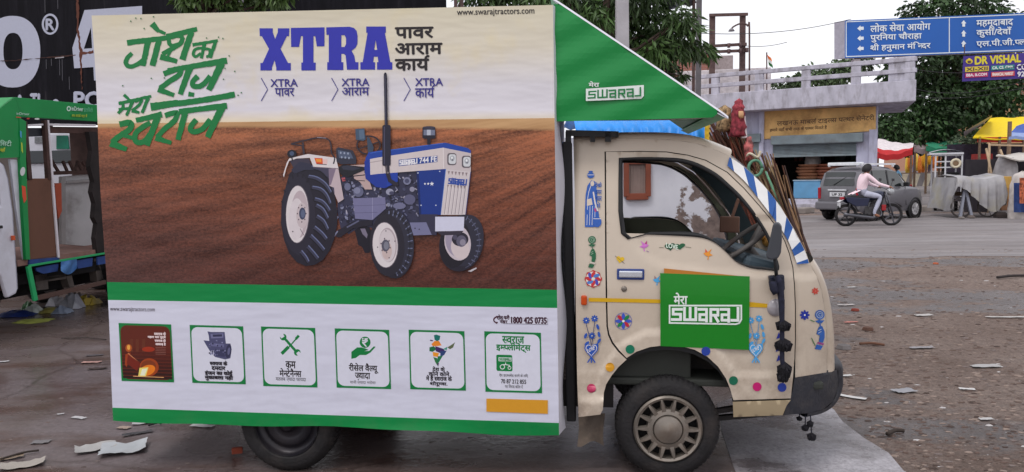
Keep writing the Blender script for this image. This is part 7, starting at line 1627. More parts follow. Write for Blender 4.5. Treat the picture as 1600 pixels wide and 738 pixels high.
for x in (.7, 1.41, 2.3): mb = MB(); mb.bar((x, -.026, .42), (x, .02, 1.0), .008, .008); mb.build('door_seam', MATS['car_black_trim'], car)
for x in (1.2, .5):
    mb = MB(); mb.box((x, -.03, .86), (.16, .03, .035)); mb.build('door_handle', M('car_handle_grey', C(130, 128, 132), .4), car, bevel=.006)
mb = MB(); mb.prism([(-.006 + .02, .24, 1.06), (-.006 + .02, Wc - .24, 1.06), (.115, Wc - .27, 1.46), (.115, .27, 1.46)], Vector((-.02, 0, .004))); mb.build('rear_window', cgl, car)
mb = MB(); mb.bar((-.02, .9, 1.08), (.06, .52, 1.32), .015, .012); mb.build('rear_wiper', M('car_black_trim', C(28, 28, 30), .5), car)
for y in (.12, Wc - .12):
    mb = MB(); mb.prism([(.06, y - .05, .66), (.06, y + .05, .66), (.045, y + .05, 1.0), (.045, y - .05, 1.0)], Vector((-.07, 0, 0))); mb.build('tail_lamp', M('tail_red', C(150, 26, 40), .2), car, bevel=.015)
mb = MB(); mb.box((-.04, Wc / 2, .93), (.05, .62, .05)); mb.build('chrome_strip', M('car_chrome', C(200, 200, 204), .2, metal=.7), car, bevel=.01)
mb = MB(); mb.box((-.035, Wc / 2, .80), (.03, .50, .13)); np_ = mb.build('number_plate', M('plate_white', C(196, 196, 200), .5), car, bevel=.004)
NP = Art(lambda x, y, l: Vector((-.05 - l, Wc / 2 + .22 - x * .1, .85 - y * .1)), base=.002, step=.0004, k=1.1)
NP.text('UP 32', .5, .15, 3.9, .85, (40, 40, 46), bold=.04); NP.build('plate_lettering', print_mat('sign_paint', .4), np_, recalc=False)
mb = MB(); mb.box((-.03, Wc / 2, .46), (.16, Wc - .08, .24)); mb.build('rear_bumper', cpaint, car, bevel=.05)
mb = MB(); mb.box((3.40, Wc / 2, .45), (.16, Wc - .36, .24)); mb.build('front_bumper', cpaint, car, bevel=.05)
mb = MB(); mb.prism([(2.28, .22, 1.36), (2.28, Wc - .22, 1.36), (2.66, Wc - .18, 1.01), (2.66, .18, 1.01)], Vector((.02, 0, .03))); mb.build('windscreen', cgl, car)
mb = MB(); mb.prism([(3.0, .04, .78), (3.3, .12, .66), (3.32, .12, .76), (3.02, .05, .9)], Vector((0, .05, 0))); mb.build('headlamp', M('car_headlamp', C(196, 196, 196), .15), car, bevel=.01)
mb = MB(); mb.box((2.16, -.10, 1.06), (.10, .16, .13)); mb.build('wing_mirror', M('car_black_trim', C(28, 28, 30), .5), car, bevel=.02)
for y in (.2, Wc - .2):
    mb = MB(); mb.bar((.3, y, 1.69), (2.0, y, 1.68), .05, .05); mb.bar((.35, y, 1.62), (.35, y, 1.69), .05, .05); mb.bar((1.9, y, 1.6), (1.9, y, 1.68), .05, .05); mb.build('roof_rail', M('rail_silver', C(214, 214, 218), .3, metal=.5), car)
mb = MB(); mb.box((.34, Wc / 2, 1.70), (.30, Wc - .5, .10)); mb.build('roof_box', M('white_roof_box', C(214, 216, 222), .4), car, bevel=.02)
for x in (.58, 2.83):
    for far in (0, 1):
        e = bpy.data.objects.new('wheel', None); COL.objects.link(e); e.parent = car; e.location = (x, -.015 if not far else Wc + .015, .29); e.rotation_euler = (0, 0, math.pi if far else 0)
        mb = MB(); mb.lathe([(.19, .0), (.21, -.008), (.27, -.005), (.29, .03), (.29, .15), (.19, .17)], (0, 0, 0), seg=32); mb.build('tyre', tyre_m, e, smooth=True)
        mb = MB(); mb.lathe([(0, -.004), (.05, -.006), (.06, .006), (.12, .004), (.15, -.004), (.19, -.004), (.195, .01)], (0, 0, 0), seg=28)
        for i in range(7): a = 2 * math.pi * i / 7; mb.bar((.06 * math.cos(a), -.004, .06 * math.sin(a)), (.18 * math.cos(a), -.006, .18 * math.sin(a)), .035, .012)
        mb.build('wheel_cover', M('silver_cover', C(180, 178, 180), .35, metal=.4), e, auto=35)
    mb = MB(); mb.lathe([(.31, .0), (.36, -.0), (.365, .02), (.31, .03)], (x, -.022, .29), seg=32); mb.build('wheel_arch', M('car_black_trim', C(28, 28, 30), .5), car, smooth=True)
# ---- people
def person(name, label, joints, edges, tags, mats, loc, rz=0.0, hair=None, face=True, group=None):
    """joints x,y,z,r with one clothing tag each; one continuous body"""
    vs, fs = skin_mesh(joints, edges, 2); mb = MB(); mb.v = vs
    names = list(mats.keys()); J = [Vector(j[:3]) for j in joints]
    for f in fs:
        c = sum((Vector(vs[i]) for i in f), Vector()) / len(f); b = min(range(len(J)), key=lambda i: (J[i] - c).length - joints[i][3] * .6)
        mb.f.append(f); mb.m.append(names.index(tags[b])); mb.c.append(None)
    p = mb.build(name, [mats[k] for k in names], None, smooth=True, recalc=False); p.location = loc; p.rotation_euler = (0, 0, rz); prop(p, label, 'person', group)
    if hair:
        (hx, hy, hz), r_, m_ = hair; mb = MB()
        rows = []
        for i in range(9):
            th = math.pi * .66 * i / 8; rows.append([(hx + r_ * 1.12 * math.sin(th) * math.cos(a) - .012, hy + r_ * math.sin(th) * math.sin(a), hz + r_ * 1.15 * math.cos(th) + (.03 if math.cos(a) > .4 else -.03) * math.sin(th)) for a in [2 * math.pi * j / 14 for j in range(14)]])
        mb.grid(rows, close=True); mb.build('hair', m_, p, smooth=True)
        mb = MB(); f0 = hx + r_ * .92
        if face:
            mb.prism([(f0, hy - .012, hz - .02), (f0, hy + .012, hz - .02), (f0 - .01, hy, hz + .025)], Vector((.028, 0, -.01))); 
            mb.build('nose', mats['skin'], p)
            for s_ in (-1, 1):
                mb = MB(); mb.lathe([(.001, -.008), (.011, 0), (.001, .008)], (f0 - .004, hy + s_ * .032, hz + .02), axis='X', seg=8); mb.build('eye', M('dark_eye', (.02, .015, .012), .3), p)
            mb = MB(); mb.box((f0 - .006, hy, hz - .052), (.014, .045, .012)); mb.build('mouth', M('lips', C(120, 66, 60), .5), p)
    return p
skin_t = M('brown_skin', C(140, 96, 74), .5, var=.08)
BK = PY(1357, 353, 20.9); bkx = BK.x
bike = thing('motorcycle', 'dark blue motorcycle ridden along the road past the grey car', 'motorcycle', loc=(bkx, 20.9, 0))
blk = M('bike_black', C(30, 30, 34), .45, var=.2); chm_ = M('bike_chrome', C(92, 92, 98), .35, metal=.6)
for x in (-.62, .62):
    e = bpy.data.objects.new('wheel', None); COL.objects.link(e); e.parent = bike; e.location = (x, 0, .30)
    mb = MB(); mb.lathe([(.235, -.03), (.26, -.045), (.30, -.02), (.305, 0), (.30, .02), (.26, .045), (.235, .03), (.235, -.03)], (0, 0, 0), seg=32); mb.build('tyre', tyre_m, e, smooth=True)
    mb = MB(); mb.lathe([(.235, -.02), (.225, 0), (.235, .02)], (0, 0, 0), seg=32); mb.lathe([(.01, -.06), (.05, -.05), (.05, .05), (.01, .06)], (0, 0, 0), seg=14)
    for i in range(5): a = 2 * math.pi * i / 5; mb.bar((.04 * math.cos(a), 0, .04 * math.sin(a)), (.23 * math.cos(a), 0, .23 * math.sin(a)), .03, .025)
    mb.build('rim', chm_ if x > 0 else M('dark_rim', C(60, 60, 64), .5), e, smooth=False)
    mb = MB(); mb.grid([[(x + .335 * math.cos(a) , y, .30 + .335 * math.sin(a)) for a in [R(d) for d in range(35 if x > 0 else 15, 150, 12)]] for y in (-.06, -.03, .03, .06)]); mb.build('mudguard', blk, bike, smooth=True)
mb = MB(); mb.tube([(.62, -.07, .3), (.42, -.07, .92)], .022); mb.build('fork', chm_, bike, smooth=True); mb = MB(); mb.tube([(.62, .07, .3), (.42, .07, .92)], .022); mb.build('fork', chm_, bike, smooth=True)
mb = MB(); mb.tube(spline([(.40, -.36, 1.02), (.44, -.22, 1.04), (.46, 0, 1.0), (.44, .22, 1.04), (.40, .36, 1.02)], 4), .014); mb.build('handlebar', chm_, bike, smooth=True)
for s_ in (-1, 1):
    mb = MB(); mb.tube([(.44, s_ * .26, 1.04), (.46, s_ * .34, 1.22)], .006); mb.box((.46, s_ * .36, 1.25), (.02, .12, .07)); mb.build('mirror', blk, bike, bevel=.004)
mb = MB(); mb.lathe([(.01, .10), (.09, .08), (.10, .0), (.06, -.10), (.01, -.12)], (.56, 0, .92), axis='X', seg=18); mb.build('headlight', M('bike_lamp', C(150, 152, 156), .2, spec=.7), bike, smooth=True)
tank = M('dark_blue_tank', C(26, 32, 60), .35, coat=.4); mb = MB()
mb.grid([[(x, math.cos(a) * w_, z + math.sin(a) * h_) for a in [2 * math.pi * j / 14 for j in range(14)]] for x, w_, h_, z in ((-.05, .03, .04, .80), (0, .10, .09, .80), (.15, .15, .13, .82), (.28, .14, .13, .84), (.38, .06, .07, .86), (.40, .01, .01, .86))], close=True); mb.build('tank', tank, bike, smooth=True)
mb = MB(); mb.box((-.32, 0, .79), (.66, .26, .09)); mb.build('seat', blk, bike, bevel=.03)
for s_ in (-1, 1):
    mb = MB(); mb.prism([(-.70, s_ * .13, .80), (-.05, s_ * .13, .76), (-.1, s_ * .13, .56), (-.42, s_ * .13, .54), (-.66, s_ * .13, .68)], Vector((0, s_ * .03, 0))); mb.build('side_panel', tank, bike, bevel=.015)
mb = MB(); mb.box((.12, 0, .42), (.34, .24, .22)); mb.tube([(.10, 0, .5), (.17, 0, .72)], .10, seg=12); 
for i in range(5): mb.box((.14 + .015 * i, 0, .55 + .035 * i), (.24, .24, .012))
mb.build('engine', M('engine_grey', C(76, 74, 76), .5, metal=.5, var=.3), bike)
mb = MB(); mb.tube([(.42, 0, .92), (.2, 0, .70), (-.2, 0, .66), (-.62, 0, .78)], .03); mb.tube([(.40, 0, .84), (.30, 0, .45), (.1, 0, .30), (-.3, 0, .32)], .025); mb.build('frame', blk, bike, smooth=True)
for y in (.1, -.1): mb = MB(); mb.tube([(-.62, y, .30), (-.25, y, .34)], .025); mb.build('swing_arm', blk, bike, smooth=True)
mb = MB(); mb.tube([(-.55, -.12, .72), (-.62, -.12, .32)], .03); mb.build('shock_absorber', blk, bike, smooth=True)
mb = MB(); mb.tube(spline([(.25, -.12, .45), (.28, -.14, .30), (.1, -.16, .24), (-.2, -.17, .26), (-.75, -.18, .34)], 4), [.02] * 9 + [.045] * 8, seg=8); mb.build('exhaust', chm_, bike, smooth=True)
mb = MB(); mb.box((.34, -.13, .50), (.12, .05, .16)); mb.build('leg_guard', M('bike_red', C(150, 30, 36), .4), bike, bevel=.02)
mb = MB(); mb.box((-.74, 0, .76), (.08, .14, .08)); mb.build('tail_lamp', M('tail_red', C(150, 26, 40), .2), bike, bevel=.015)
mb = MB(); mb.bar((-.85, 0, .66), (-.72, 0, .74), .14, .02); mb.box((-.82, 0, .58), (.02, .16, .12)); mb.build('number_plate', M('plate_white', C(196, 196, 200), .5), bike)
def arm(side, sh, el, wr):
    """joint list for an arm that ends in five finger tips"""
    return sh, el, wr
J, E_, T_g = [], [], []
def jadd(p, r_, tag, parent=None):
    J.append((p[0], p[1], p[2], r_)); T_g.append(tag)
    if parent is not None: E_.append((parent, len(J) - 1))
    return len(J) - 1
def build_person(pose, shirt, trouser):
    J.clear(); E_.clear(); T_g.clear()
    pel = jadd(pose['pelvis'], pose.get('pr', .15), trouser); w_ = jadd(pose['waist'], .14, shirt, pel); ch = jadd(pose['chest'], .165, shirt, w_); nk = jadd(pose['neck'], .06, 'skin', ch)
    hd = Vector(pose['head']); h1 = jadd(hd - Vector((0, 0, .06)), .075, 'skin', nk); jadd(hd + Vector((0, 0, .05)), .10, 'skin', h1)
    for s_ in (-1, 1):
        sh, el, wr = pose['arm%d' % s_]; a = jadd(sh, .075, shirt, ch); b = jadd(el, .052, shirt, a); c = jadd(wr, .035, shirt, b); d = Vector(wr) - Vector(el); d.normalize(); hnd = jadd(Vector(wr) + d * .05, .036, 'skin', c)
        pr = Vector((0, 0, 1)).cross(d); pr = pr.normalized() if pr.length > .1 else Vector((0, 1, 0))
        for k_, ln_ in ((-1.5, .07), (-.5, .085), (.5, .08), (1.5, .065)):
            f1 = jadd(Vector(wr) + d * (.05 + ln_ * .55) + pr * k_ * .02, .011, 'skin', hnd); jadd(Vector(wr) + d * (.05 + ln_) + pr * k_ * .021 + Vector((0, 0, -.03)), .009, 'skin', f1)
        jadd(Vector(wr) + d * .06 + pr * .05 * (-s_) + Vector((0, 0, -.01)), .011, 'skin', hnd)
        hp_, kn, an, to = pose['leg%d' % s_]; a = jadd(hp_, .10, trouser, pel); b = jadd(kn, .072, trouser, a); c = jadd(an, .048, trouser, b); m_ = jadd(Vector(an) + (Vector(to) - Vector(an)) * .25 + Vector((0, 0, -.03)), .04, 'skin', c); jadd(to, .035, 'skin', m_)
    return list(J), list(E_), list(T_g)
ride = {'pelvis': (-.22, 0, .90), 'waist': (-.22, 0, 1.06), 'chest': (-.16, 0, 1.27), 'neck': (-.11, 0, 1.43), 'head': (-.07, 0, 1.53), 'pr': .15,
        'arm-1': ((-.12, -.19, 1.36), (.12, -.26, 1.14), (.36, -.32, 1.07)), 'arm1': ((-.12, .19, 1.36), (.12, .26, 1.14), (.36, .32, 1.07)),
        'leg-1': ((-.16, -.10, .88), (.24, -.17, .80), (.06, -.17, .36), (.22, -.18, .27)), 'leg1': ((-.16, .10, .88), (.24, .17, .80), (.06, .17, .36), (.22, .18, .27))}
j_, e_, t_ = build_person(ride, 'shirt', 'trousers')
person('person', 'motorcycle rider in a loose pale pink shirt and light grey trousers', j_, e_, t_, {'shirt': M('pink_shirt', C(236, 200, 208, 1.25), .8, var=.08), 'trousers': M('pale_trousers', C(180, 182, 200, 1.1), .8), 'skin': skin_t}, (bkx, 20.9, 0), 0.0, ((-.07, 0, 1.56), .115, M('black_hair', C(26, 22, 24), .6)))
# shirt tail spread behind the saddle belongs to the shirt
mb = MB(); mb.grid([[(-.30 - .22 * t, -.15 + .30 * u, .97 - .10 * t + .02 * math.sin(u * 6)) for u in (0, .25, .5, .75, 1)] for t in (0, .3, .6, 1)]); rp_ = [o for o in COL.objects if o.name.startswith('person')][0]; mb.build('shirt_tail', MATS['pink_shirt'], rp_, smooth=True, recalc=False)
# ---- handcart under a plastic sheet
KY = 23.4
KF = Frame((PY(1496, 320, KY).x, KY), R(-3))
cart = thing('handcart', 'wooden handcart with spoked wheels standing under a grey plastic sheet', 'cart', matrix=KF.M)
kz = KF.px(1500, 276, 0).z; kw = KF.px(1566, 320, 0).x
wood = M('old_wood', C(112, 92, 76), .85, var=.3, scale=5, stretch=(1, 4, 4))
mb = MB(); mb.box((kw / 2 + .05, .7, .72), (kw - .3, 1.1, .10)); mb.build('deck', wood, cart)
mb = MB()
for x in (.25, kw - .2):
    for y in (.2, 1.2): mb.bar((x, y, .75), (x, y, kz - .08), .06, .06)
mb.build('upright', wood, cart)
for x in (.18, kw - .35):
    mb = MB(); mb.lathe([(.28, -.02), (.32, -.025), (.32, .025), (.28, .02), (.28, -.02)], (x, .12, .33), seg=28); mb.lathe([(.01, -.04), (.05, -.04), (.05, .04), (.01, .04)], (x, .12, .33), seg=12)
    for i in range(10): a = 2 * math.pi * i / 10; mb.bar((x + .04 * math.cos(a), .12, .33 + .04 * math.sin(a)), (x + .29 * math.cos(a), .12, .33 + .29 * math.sin(a)), .012, .012)
    mb.build('wheel', M('cart_wheel', C(70, 64, 62), .8), cart)
mb = MB(); rows = []; ng = 40
for i in range(ng + 1):
    x = -.02 + (kw + .04) * i / ng; t = i / ng
    low = 1.0 - .78 * sm(t / .78) + .25 * sm((t - .85) / .15)
    fold = .05 * math.sin(t * 34) + .03 * math.sin(t * 71 + 1); topz = kz + .03 * math.sin(t * 8) - .03 * math.sin(t * 3)
    tilt = .05 * (1 - t)
    col_ = [(x, 1.45, topz - .02), (x, .9, topz + .04 + .02 * math.sin(t * 20)), (x, .3, topz + .01), (x, .02, topz - .03)]
    for q in (.25, .5, .75, 1.0): col_.append((x - tilt * q, -.04 - fold * q - .06 * q, topz - .03 + (low - topz) * q))
    rows.append(col_)
mb.grid(rows); pl_ = M('grey_plastic_sheet', C(150, 147, 150, 1.1), .35, var=.2, scale=3, dirt=.6, dcol=C(132, 122, 76), dscale=1.6, bump=.5, bscale=5, spec=.6)
for k_, x in ((0, -.03), (1, kw + .03)):
    fr_ = rows[0 if k_ == 0 else -1][3:]; G_r = []
    for j in range(13):
        u = j / 12; y = (1.45) * u; lw_ = (.24 if k_ == 0 else .35); rw_ = []
        for m_, p_ in enumerate(fr_):
            q = m_ / 4; zt_ = fr_[0][2]; lowz = p_[2] if j == 0 else zt_ + (lw_ + (.35 if j == 1 else 0) + .03 * math.sin(u * 9) - zt_) * q
            rw_.append((p_[0] + (0 if j == 0 else (-1 if k_ == 0 else .5) * (.10 * q + .05 * q * math.sin(u * 15))), p_[1] + (y - p_[1]) * u if j else p_[1], lowz))
        G_r.append(rw_)
    mb.grid(G_r)
o = mb.build('plastic_sheet', pl_, None, smooth=True, recalc=False); o.matrix_world = KF.M; prop(o, 'big translucent grey plastic sheet yellowed at one corner, draped over the handcart', 'sheet')
mb = MB(); mb.bar((.06, -.06, .05), (.22, .06, .85), .07, .07); mb.bar((.40, -.06, .05), (.26, .06, .85), .07, .07); o = mb.build('wooden_trestle', M('grey_trestle', C(126, 128, 140), .7), None); o.matrix_world = KF.M; prop(o, 'pale crossed wooden trestle showing under the plastic sheet', 'trestle')
for k_, (x, s_, c, lab) in enumerate(((.34, .12, (110, 100, 96), 'round pale stone at the foot of the covered handcart'), (-.1, .1, (130, 122, 118), 'small stone chock beside the covered handcart'), (kw - .1, .22, (52, 42, 40), 'dark lump of firewood behind the right cart wheel'))):
    mb = MB(); mb.lathe([(.005, 0), (s_, .02), (s_ * .9, s_ * .5), (s_ * .5, s_ * .8), (.005, s_ * .85)], (x, -.15 - .3 * (k_ == 1), 0), axis='Z', seg=9); o = mb.build('stone', M('stone_%d' % k_, C(*c, k=.8), .9, var=.3), None, auto=30); o.matrix_world = KF.M; prop(o, lab, 'stone')
# ---- the far road edge: striped divider, rickshaw, market
def dv(label, px0, px1, Yd, ybot, h_):
    a, b = GR(px0, ybot), GR(px1, ybot); a = PY(px0, ybot, Yd); b = PY(px1, ybot - (px1 - px0) * .0157, Yd); e = thing('road_divider', label, 'barrier', loc=(a.x, Yd, 0)); n_ = max(6, int((b.x - a.x) / .6)); mb = MB()
    for i in range(n_):
        x0 = (b.x - a.x) * i / n_; x1 = (b.x - a.x) * (i + 1) / n_; sk_ = .35
        mb.add([(x0, 0, 0), (x1, 0, 0), (x1 + sk_, 0.08, h_), (x0 + sk_, 0.08, h_), (x0 + sk_, .5, h_), (x1 + sk_, .5, h_), (x1, .6, 0), (x0, .6, 0)], [(0, 1, 2, 3), (3, 2, 5, 4), (4, 5, 6, 7)], i % 2)
    mb.build('divider_block', [M('divider_cream', C(176, 168, 150), .8, dirt=.5), M('divider_grey', C(112, 108, 110), .8, dirt=.4)], e)
dv('striped concrete road divider left of the rickshaw', 1404, 1460, 62, 281, 1.0); dv('striped concrete road divider right of the rickshaw behind the cart', 1500, 1566, 60, 279, 1.0)
mb = MB(); x0, x1 = PY(1380, 280, 63).x, PY(1700, 280, 63).x; mb.box(((x0 + x1) / 2, 78, .55), (x1 - x0, 30, 1.1)); prop(mb.build('raised_ground', dirt_m), kind='structure')
# rickshaw
RY = 27.0; RF = Frame((PY(1453, 300, RY).x, RY), R(-27)); rk = thing('electric_rickshaw', 'white roofed electric rickshaw with a round spare wheel, behind the covered cart', 'rickshaw', matrix=RF.M)
rw = M('rickshaw_white', C(190, 190, 196), .5, var=.06)
a, b = RF.px(1452, 239, 0), RF.px(1506, 238, 0); mb = MB(); rows = []
for j in range(9): rows.append([(a.x + (b.x - a.x) * i / 8, 2.6 * j / 8 - .05, a.z + .10 * math.sin(math.pi * i / 8) + .03 * math.sin(math.pi * j / 8)) for i in range(9)])
mb.grid(rows); mb.box(((a.x + b.x) / 2, 1.25, a.z - .04), (b.x - a.x, 2.6, .06)); mb.build('roof', rw, rk, auto=40)
mb = MB()
for px in (1462, 1477.5, 1503.5):
    p = RF.px(px, 250, 0); mb.bar((p.x, .02, .5), (p.x, .02, a.z - .04), .05, .05)
for x in (.1, b.x - .1): mb.bar((x, 2.4, .5), (x, 2.4, a.z - .04), .05, .05)
for x in (.1, b.x - .1): mb.bar((x, .02, a.z - .10), (x, 2.4, a.z - .10), .05, .05)
mb.bar((RF.px(1462, 250, 0).x, .03, a.z - .1), (b.x - .1, .03, a.z - .1), .04, .04)
for py in (253, 262): mb.bar((RF.px(1462, py, 0).x, .02, RF.px(1462, py, 0).z), (RF.px(1503.5, py, 0).x, .02, RF.px(1462, py, 0).z), .04, .04)
mb.build('frame', rw, rk)
mb = MB(); mb.box((b.x / 2 + .1, .4, .72), (b.x - .3, .3, .7)); mb.box((b.x / 2 + .1, 1.3, .42), (b.x - .2, 2.4, .12)); mb.build('body', M('rickshaw_dark', C(66, 60, 66), .6), rk, bevel=.03)
mb = MB(); mb.box((b.x / 2 + .15, .35, 1.2), (.5, .1, .35)); mb.build('seat_back', M('black_seat', C(24, 24, 28), .6), rk, bevel=.03)
p = RF.px(1493.5, 255.5, -.06); mb = MB(); mb.lathe([(.08, .0), (.10, -.04), (.16, -.05), (.175, 0), (.16, .05)], (p.x, -.04, p.z), seg=26); mb.build('spare_wheel', M('cream_wheel_cover', C(200, 190, 168), .6), rk, smooth=True); mb = MB(); mb.lathe([(0, -.03), (.085, -.03), (.09, 0)], (p.x, -.045, p.z), seg=20); mb.build('spare_hub', M('brown_hub', C(120, 96, 72), .6), rk)
for x in (.2, b.x - .15):
    mb = MB(); mb.lathe([(.05, -.04), (.2, -.05), (.22, 0), (.2, .05), (.05, .04)], (x, .7, .22), seg=20, axis='X'); mb.build('wheel', tyre_m, rk, smooth=True)
# market stalls, people, shrub, tents
def canopy(name, label, q, Y, sag, mats, cat='awning', depth=2.5, legs=(), drop=.3, rise=.5):
    o0 = PY(q[0][0], q[0][1], Y); e = thing(name, label, cat, loc=(o0.x, Y, 0)); mb = MB(); rows = []
    for j in range(7):
        v = j / 6; row = []
        for i in range(11):
            u = i / 10; x = q[0][0] + (q[1][0] - q[0][0]) * u; y = q[0][1] + (q[1][1] - q[0][1]) * u; xb = q[3][0] + (q[2][0] - q[3][0]) * u; yb = q[3][1] + (q[2][1] - q[3][1]) * u
            p = PY(xb + (x - xb) * v, yb + (y - yb) * v, Y + depth * v); row.append(lo(p + Vector((0, 0, -sag * math.sin(math.pi * u) * (1 - v * .5) + .03 * math.sin(u * 17 + v * 5))), e))
        rows.append(row)
    if len(mats) > 1:
        mb.grid(rows[:3], 1); mb.grid(rows[2:], 0)
    else: mb.grid(rows, 0)
    mb.grid([[r_ + Vector((0, -.01, 0)) for r_ in rows[0]], [r_ + Vector((0, 0, -drop)) for r_ in rows[0]]], len(mats) - 1)
    mb.build('cover', mats, e, smooth=True, recalc=False)
    for px, top_ in legs:
        t = lo(PY(px, top_, Y + .05), e); mb = MB(); mb.bar((t.x, t.y, 0), t, .09, .09); mb.build('pole', wood, e)
    return e
canopy('market_awning', 'red and white striped awning over the fruit stall beside the shop', [(1372, 216), (1428, 224), (1426, 233), (1368, 239)], 43, .2, [M('awning_white', C(216, 206, 208, 1.2), .7), M('awning_red', C(190, 40, 44, 1.1), .7)], legs=((1372, 238), (1424, 234)))
canopy('long_awning', 'grey awning strip over the yellow goods stall', [(1428, 224), (1470, 226), (1470, 231), (1428, 230)], 45, .1, [M('awning_grey', C(150, 134, 136), .7)], legs=((1430, 229), (1468, 230)))
canopy('green_net_awning', 'sagging green net awning under the big tree', [(1447, 222), (1502, 216), (1502, 221), (1447, 228)], 44.5, .25, [M('green_net', C(44, 128, 96), .8, var=.2)], legs=((1448, 226), (1500, 220)))
canopy('yellow_tent', 'bright yellow tarpaulin tent with a red hem', [(1548, 184), (1640, 180), (1640, 214), (1520, 215)], 40, .1, [M('yellow_tarp', C(236, 204, 16, 1.1), .6, var=.05), M('yellow_tarp', C(236, 204, 16), .6)], cat='tent', depth=4, legs=((1531, 214), (1562, 214), (1600, 214)), drop=.05)
mb = MB(); mb.grid([[PY(1527 + 12 * i, y, 40.1) for i in range(9)] for y in (214.5, 218.5, 222.5 )]); prop(mb.build('red_valance', M('red_cloth_valance', C(176, 44, 36), .7, var=.2), recalc=False), 'red cloth valance hanging under the yellow tent', 'cloth')
mb = MB(); mb.grid([[PY(1506 + 44 * u, 206 - 26 * u + 8 * v * (1 - .6 * u), 40.2 + 3 * v) for u in (0, .25, .5, .75, 1)] for v in (0, .5, 1)]); prop(mb.build('grey_tarpaulin', M('grey_tarp', C(150, 146, 148), .7, var=.15), recalc=False, smooth=True), 'grey tarpaulin edge sloping along the left side of the yellow tent', 'tarpaulin')
canopy('blue_tarpaulin_stall', 'blue and pale tarpaulin roof on poles at the right edge', [(1588, 196), (1680, 178), (1680, 205), (1576, 214)], 26, .05, [M('blue_tarp_dark', C(40, 78, 160, 1.1), .5, var=.2), M('blue_tarp_pale', C(130, 150, 196, 1.1), .5)], cat='stall', depth=3, legs=((1578, 190),), drop=.1)
canopy('white_canopy_stall', 'dirty white canvas awning above the covered goods at the right edge', [(1570, 262 - 20), (1680, 222), (1680, 248), (1556, 243)], 24.5, .12, [M('dirty_canvas', C(190, 184, 178, 1.15), .8, var=.12, dirt=.3)], cat='stall', depth=1.6, legs=((1640, 250),), drop=.04)
for lab, a, b, Y in (('pale bamboo prop leaning left behind the covered cart', (1541, 232), (1550, 275), 25.5), ('upright bamboo prop crossing the leaning one behind the cart', (1546, 224), (1545, 300), 25.6), ('dark bamboo prop under the white awning', (1563, 234), (1570, 252), 25.2)):
    p0, p1 = PY(*a, Y), PY(*b, Y); k_ = p1.z / (p0.z - p1.z); g_ = p1 + (p1 - p0) * k_; mb = MB(); mb.tube([g_, p0], .035, seg=7); prop(mb.build('bamboo_pole', M('bamboo', C(166, 142, 116), .7, var=.2), smooth=True), lab, 'pole')
mb = MB(); mb.tube([PY(1546, 227, 25.6), PY(1610, 228, 25.6)], .03, seg=6); prop(mb.build('bamboo_crossbar', M('bamboo', C(166, 142, 116), .7)), 'horizontal bamboo bar tied to the upright prop', 'pole')
# heap under the canvas
def heap(name, label, cat, px0, px1, py0, py1, Y, mat, seed, dep=.9):
    r_ = random.Random(seed); a, b = PY(px0, py1, Y), PY(px1, py0, Y); e = MB(); w_, h_ = b.x - a.x, b.z; rows = []
    for i in range(9):
        th = i / 8; row = []
        for j in range(14):
            t = 2 * math.pi * j / 14; rr_ = math.cos(th * math.pi / 2) ** .4; row.append(((a.x + b.x) / 2 + w_ / 2 * rr_ * math.cos(t) * r_.uniform(.92, 1.06), Y + dep / 2 + dep / 2 * rr_ * math.sin(t), max(0, h_ * math.sin(th * math.pi / 2) * r_.uniform(.97, 1.02))))
        rows.append(row)
    e.grid(rows, close=True); o = e.build(name, mat, smooth=True); return prop(o, label, cat)
heap('covered_heap', 'rounded heap of goods under a grey plastic cover beside the cart', 'heap', 1563, 1606, 245, 335, 24.6, M('grey_cover', C(140, 136, 138), .5, var=.2, bump=.6, bscale=5), 3)
for k_, (px, py, c, lab) in enumerate(((1572, 285, (176, 138, 70), 'tan carton topmost in the stack right of the covered cart'), (1572, 302, (150, 112, 60), 'brown carton in the middle of the stack right of the cart'), (1573, 320, (120, 84, 60), 'dark brown carton lowest in the stack right of the cart'))):
    p = PY(px, py, 24.0); mb = MB(); mb.box((p.x, 24.2, p.z), (.34, .4, .36)); prop(mb.build('carton', M('tan_carton_%d' % k_, C(*c), .8, var=.2), bevel=.01), lab, 'carton')
heap('white_sack', 'white tied sack on the right edge beside the blue cloth', 'sack', 1586, 1625, 268, 292, 22.6, M('white_sacking', C(180, 172, 168), .8), 5, .5)
mb = MB(); rows = [[PY(1584 + 3.4 * i, y, 22.5 + .05 * math.sin(i * 1.9)) for i in range(9)] for y in (286, 300, 316, 332)]; mb.grid(rows); prop(mb.build('blue_cloth_drape', M('navy_cloth', C(44, 66, 120), .7, var=.3, bump=.4), smooth=True, recalc=False), 'dark blue cloth hanging from the stall at the right edge', 'cloth')
mb = MB(); rows = [[PY(1593 + 2.4 * i, y, 22.3 + .03 * math.sin(i * 2.3)) for i in range(6)] for y in (278, 296, 318)]; mb.grid(rows); prop(mb.build('orange_cloth', M('orange_cloth', C(170, 92, 64), .8, var=.8, scale=14), smooth=True, recalc=False), 'orange patterned cloth hanging at the right edge', 'cloth')
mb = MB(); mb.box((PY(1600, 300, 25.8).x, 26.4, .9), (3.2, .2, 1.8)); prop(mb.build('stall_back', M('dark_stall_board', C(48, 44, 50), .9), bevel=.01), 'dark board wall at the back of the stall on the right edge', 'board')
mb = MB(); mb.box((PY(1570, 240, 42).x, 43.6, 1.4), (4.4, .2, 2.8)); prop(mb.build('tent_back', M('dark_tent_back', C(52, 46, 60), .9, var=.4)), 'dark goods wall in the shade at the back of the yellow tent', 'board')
mb = MB(); mb.box((PY(1534, 250, 41).x, 41, 1.1), (.8, .6, 2.2)); prop(mb.build('red_cabinet', M('red_cabinet', C(150, 40, 36), .6, var=.2), bevel=.03), 'red cabinet standing at the left post of the yellow tent', 'cabinet')
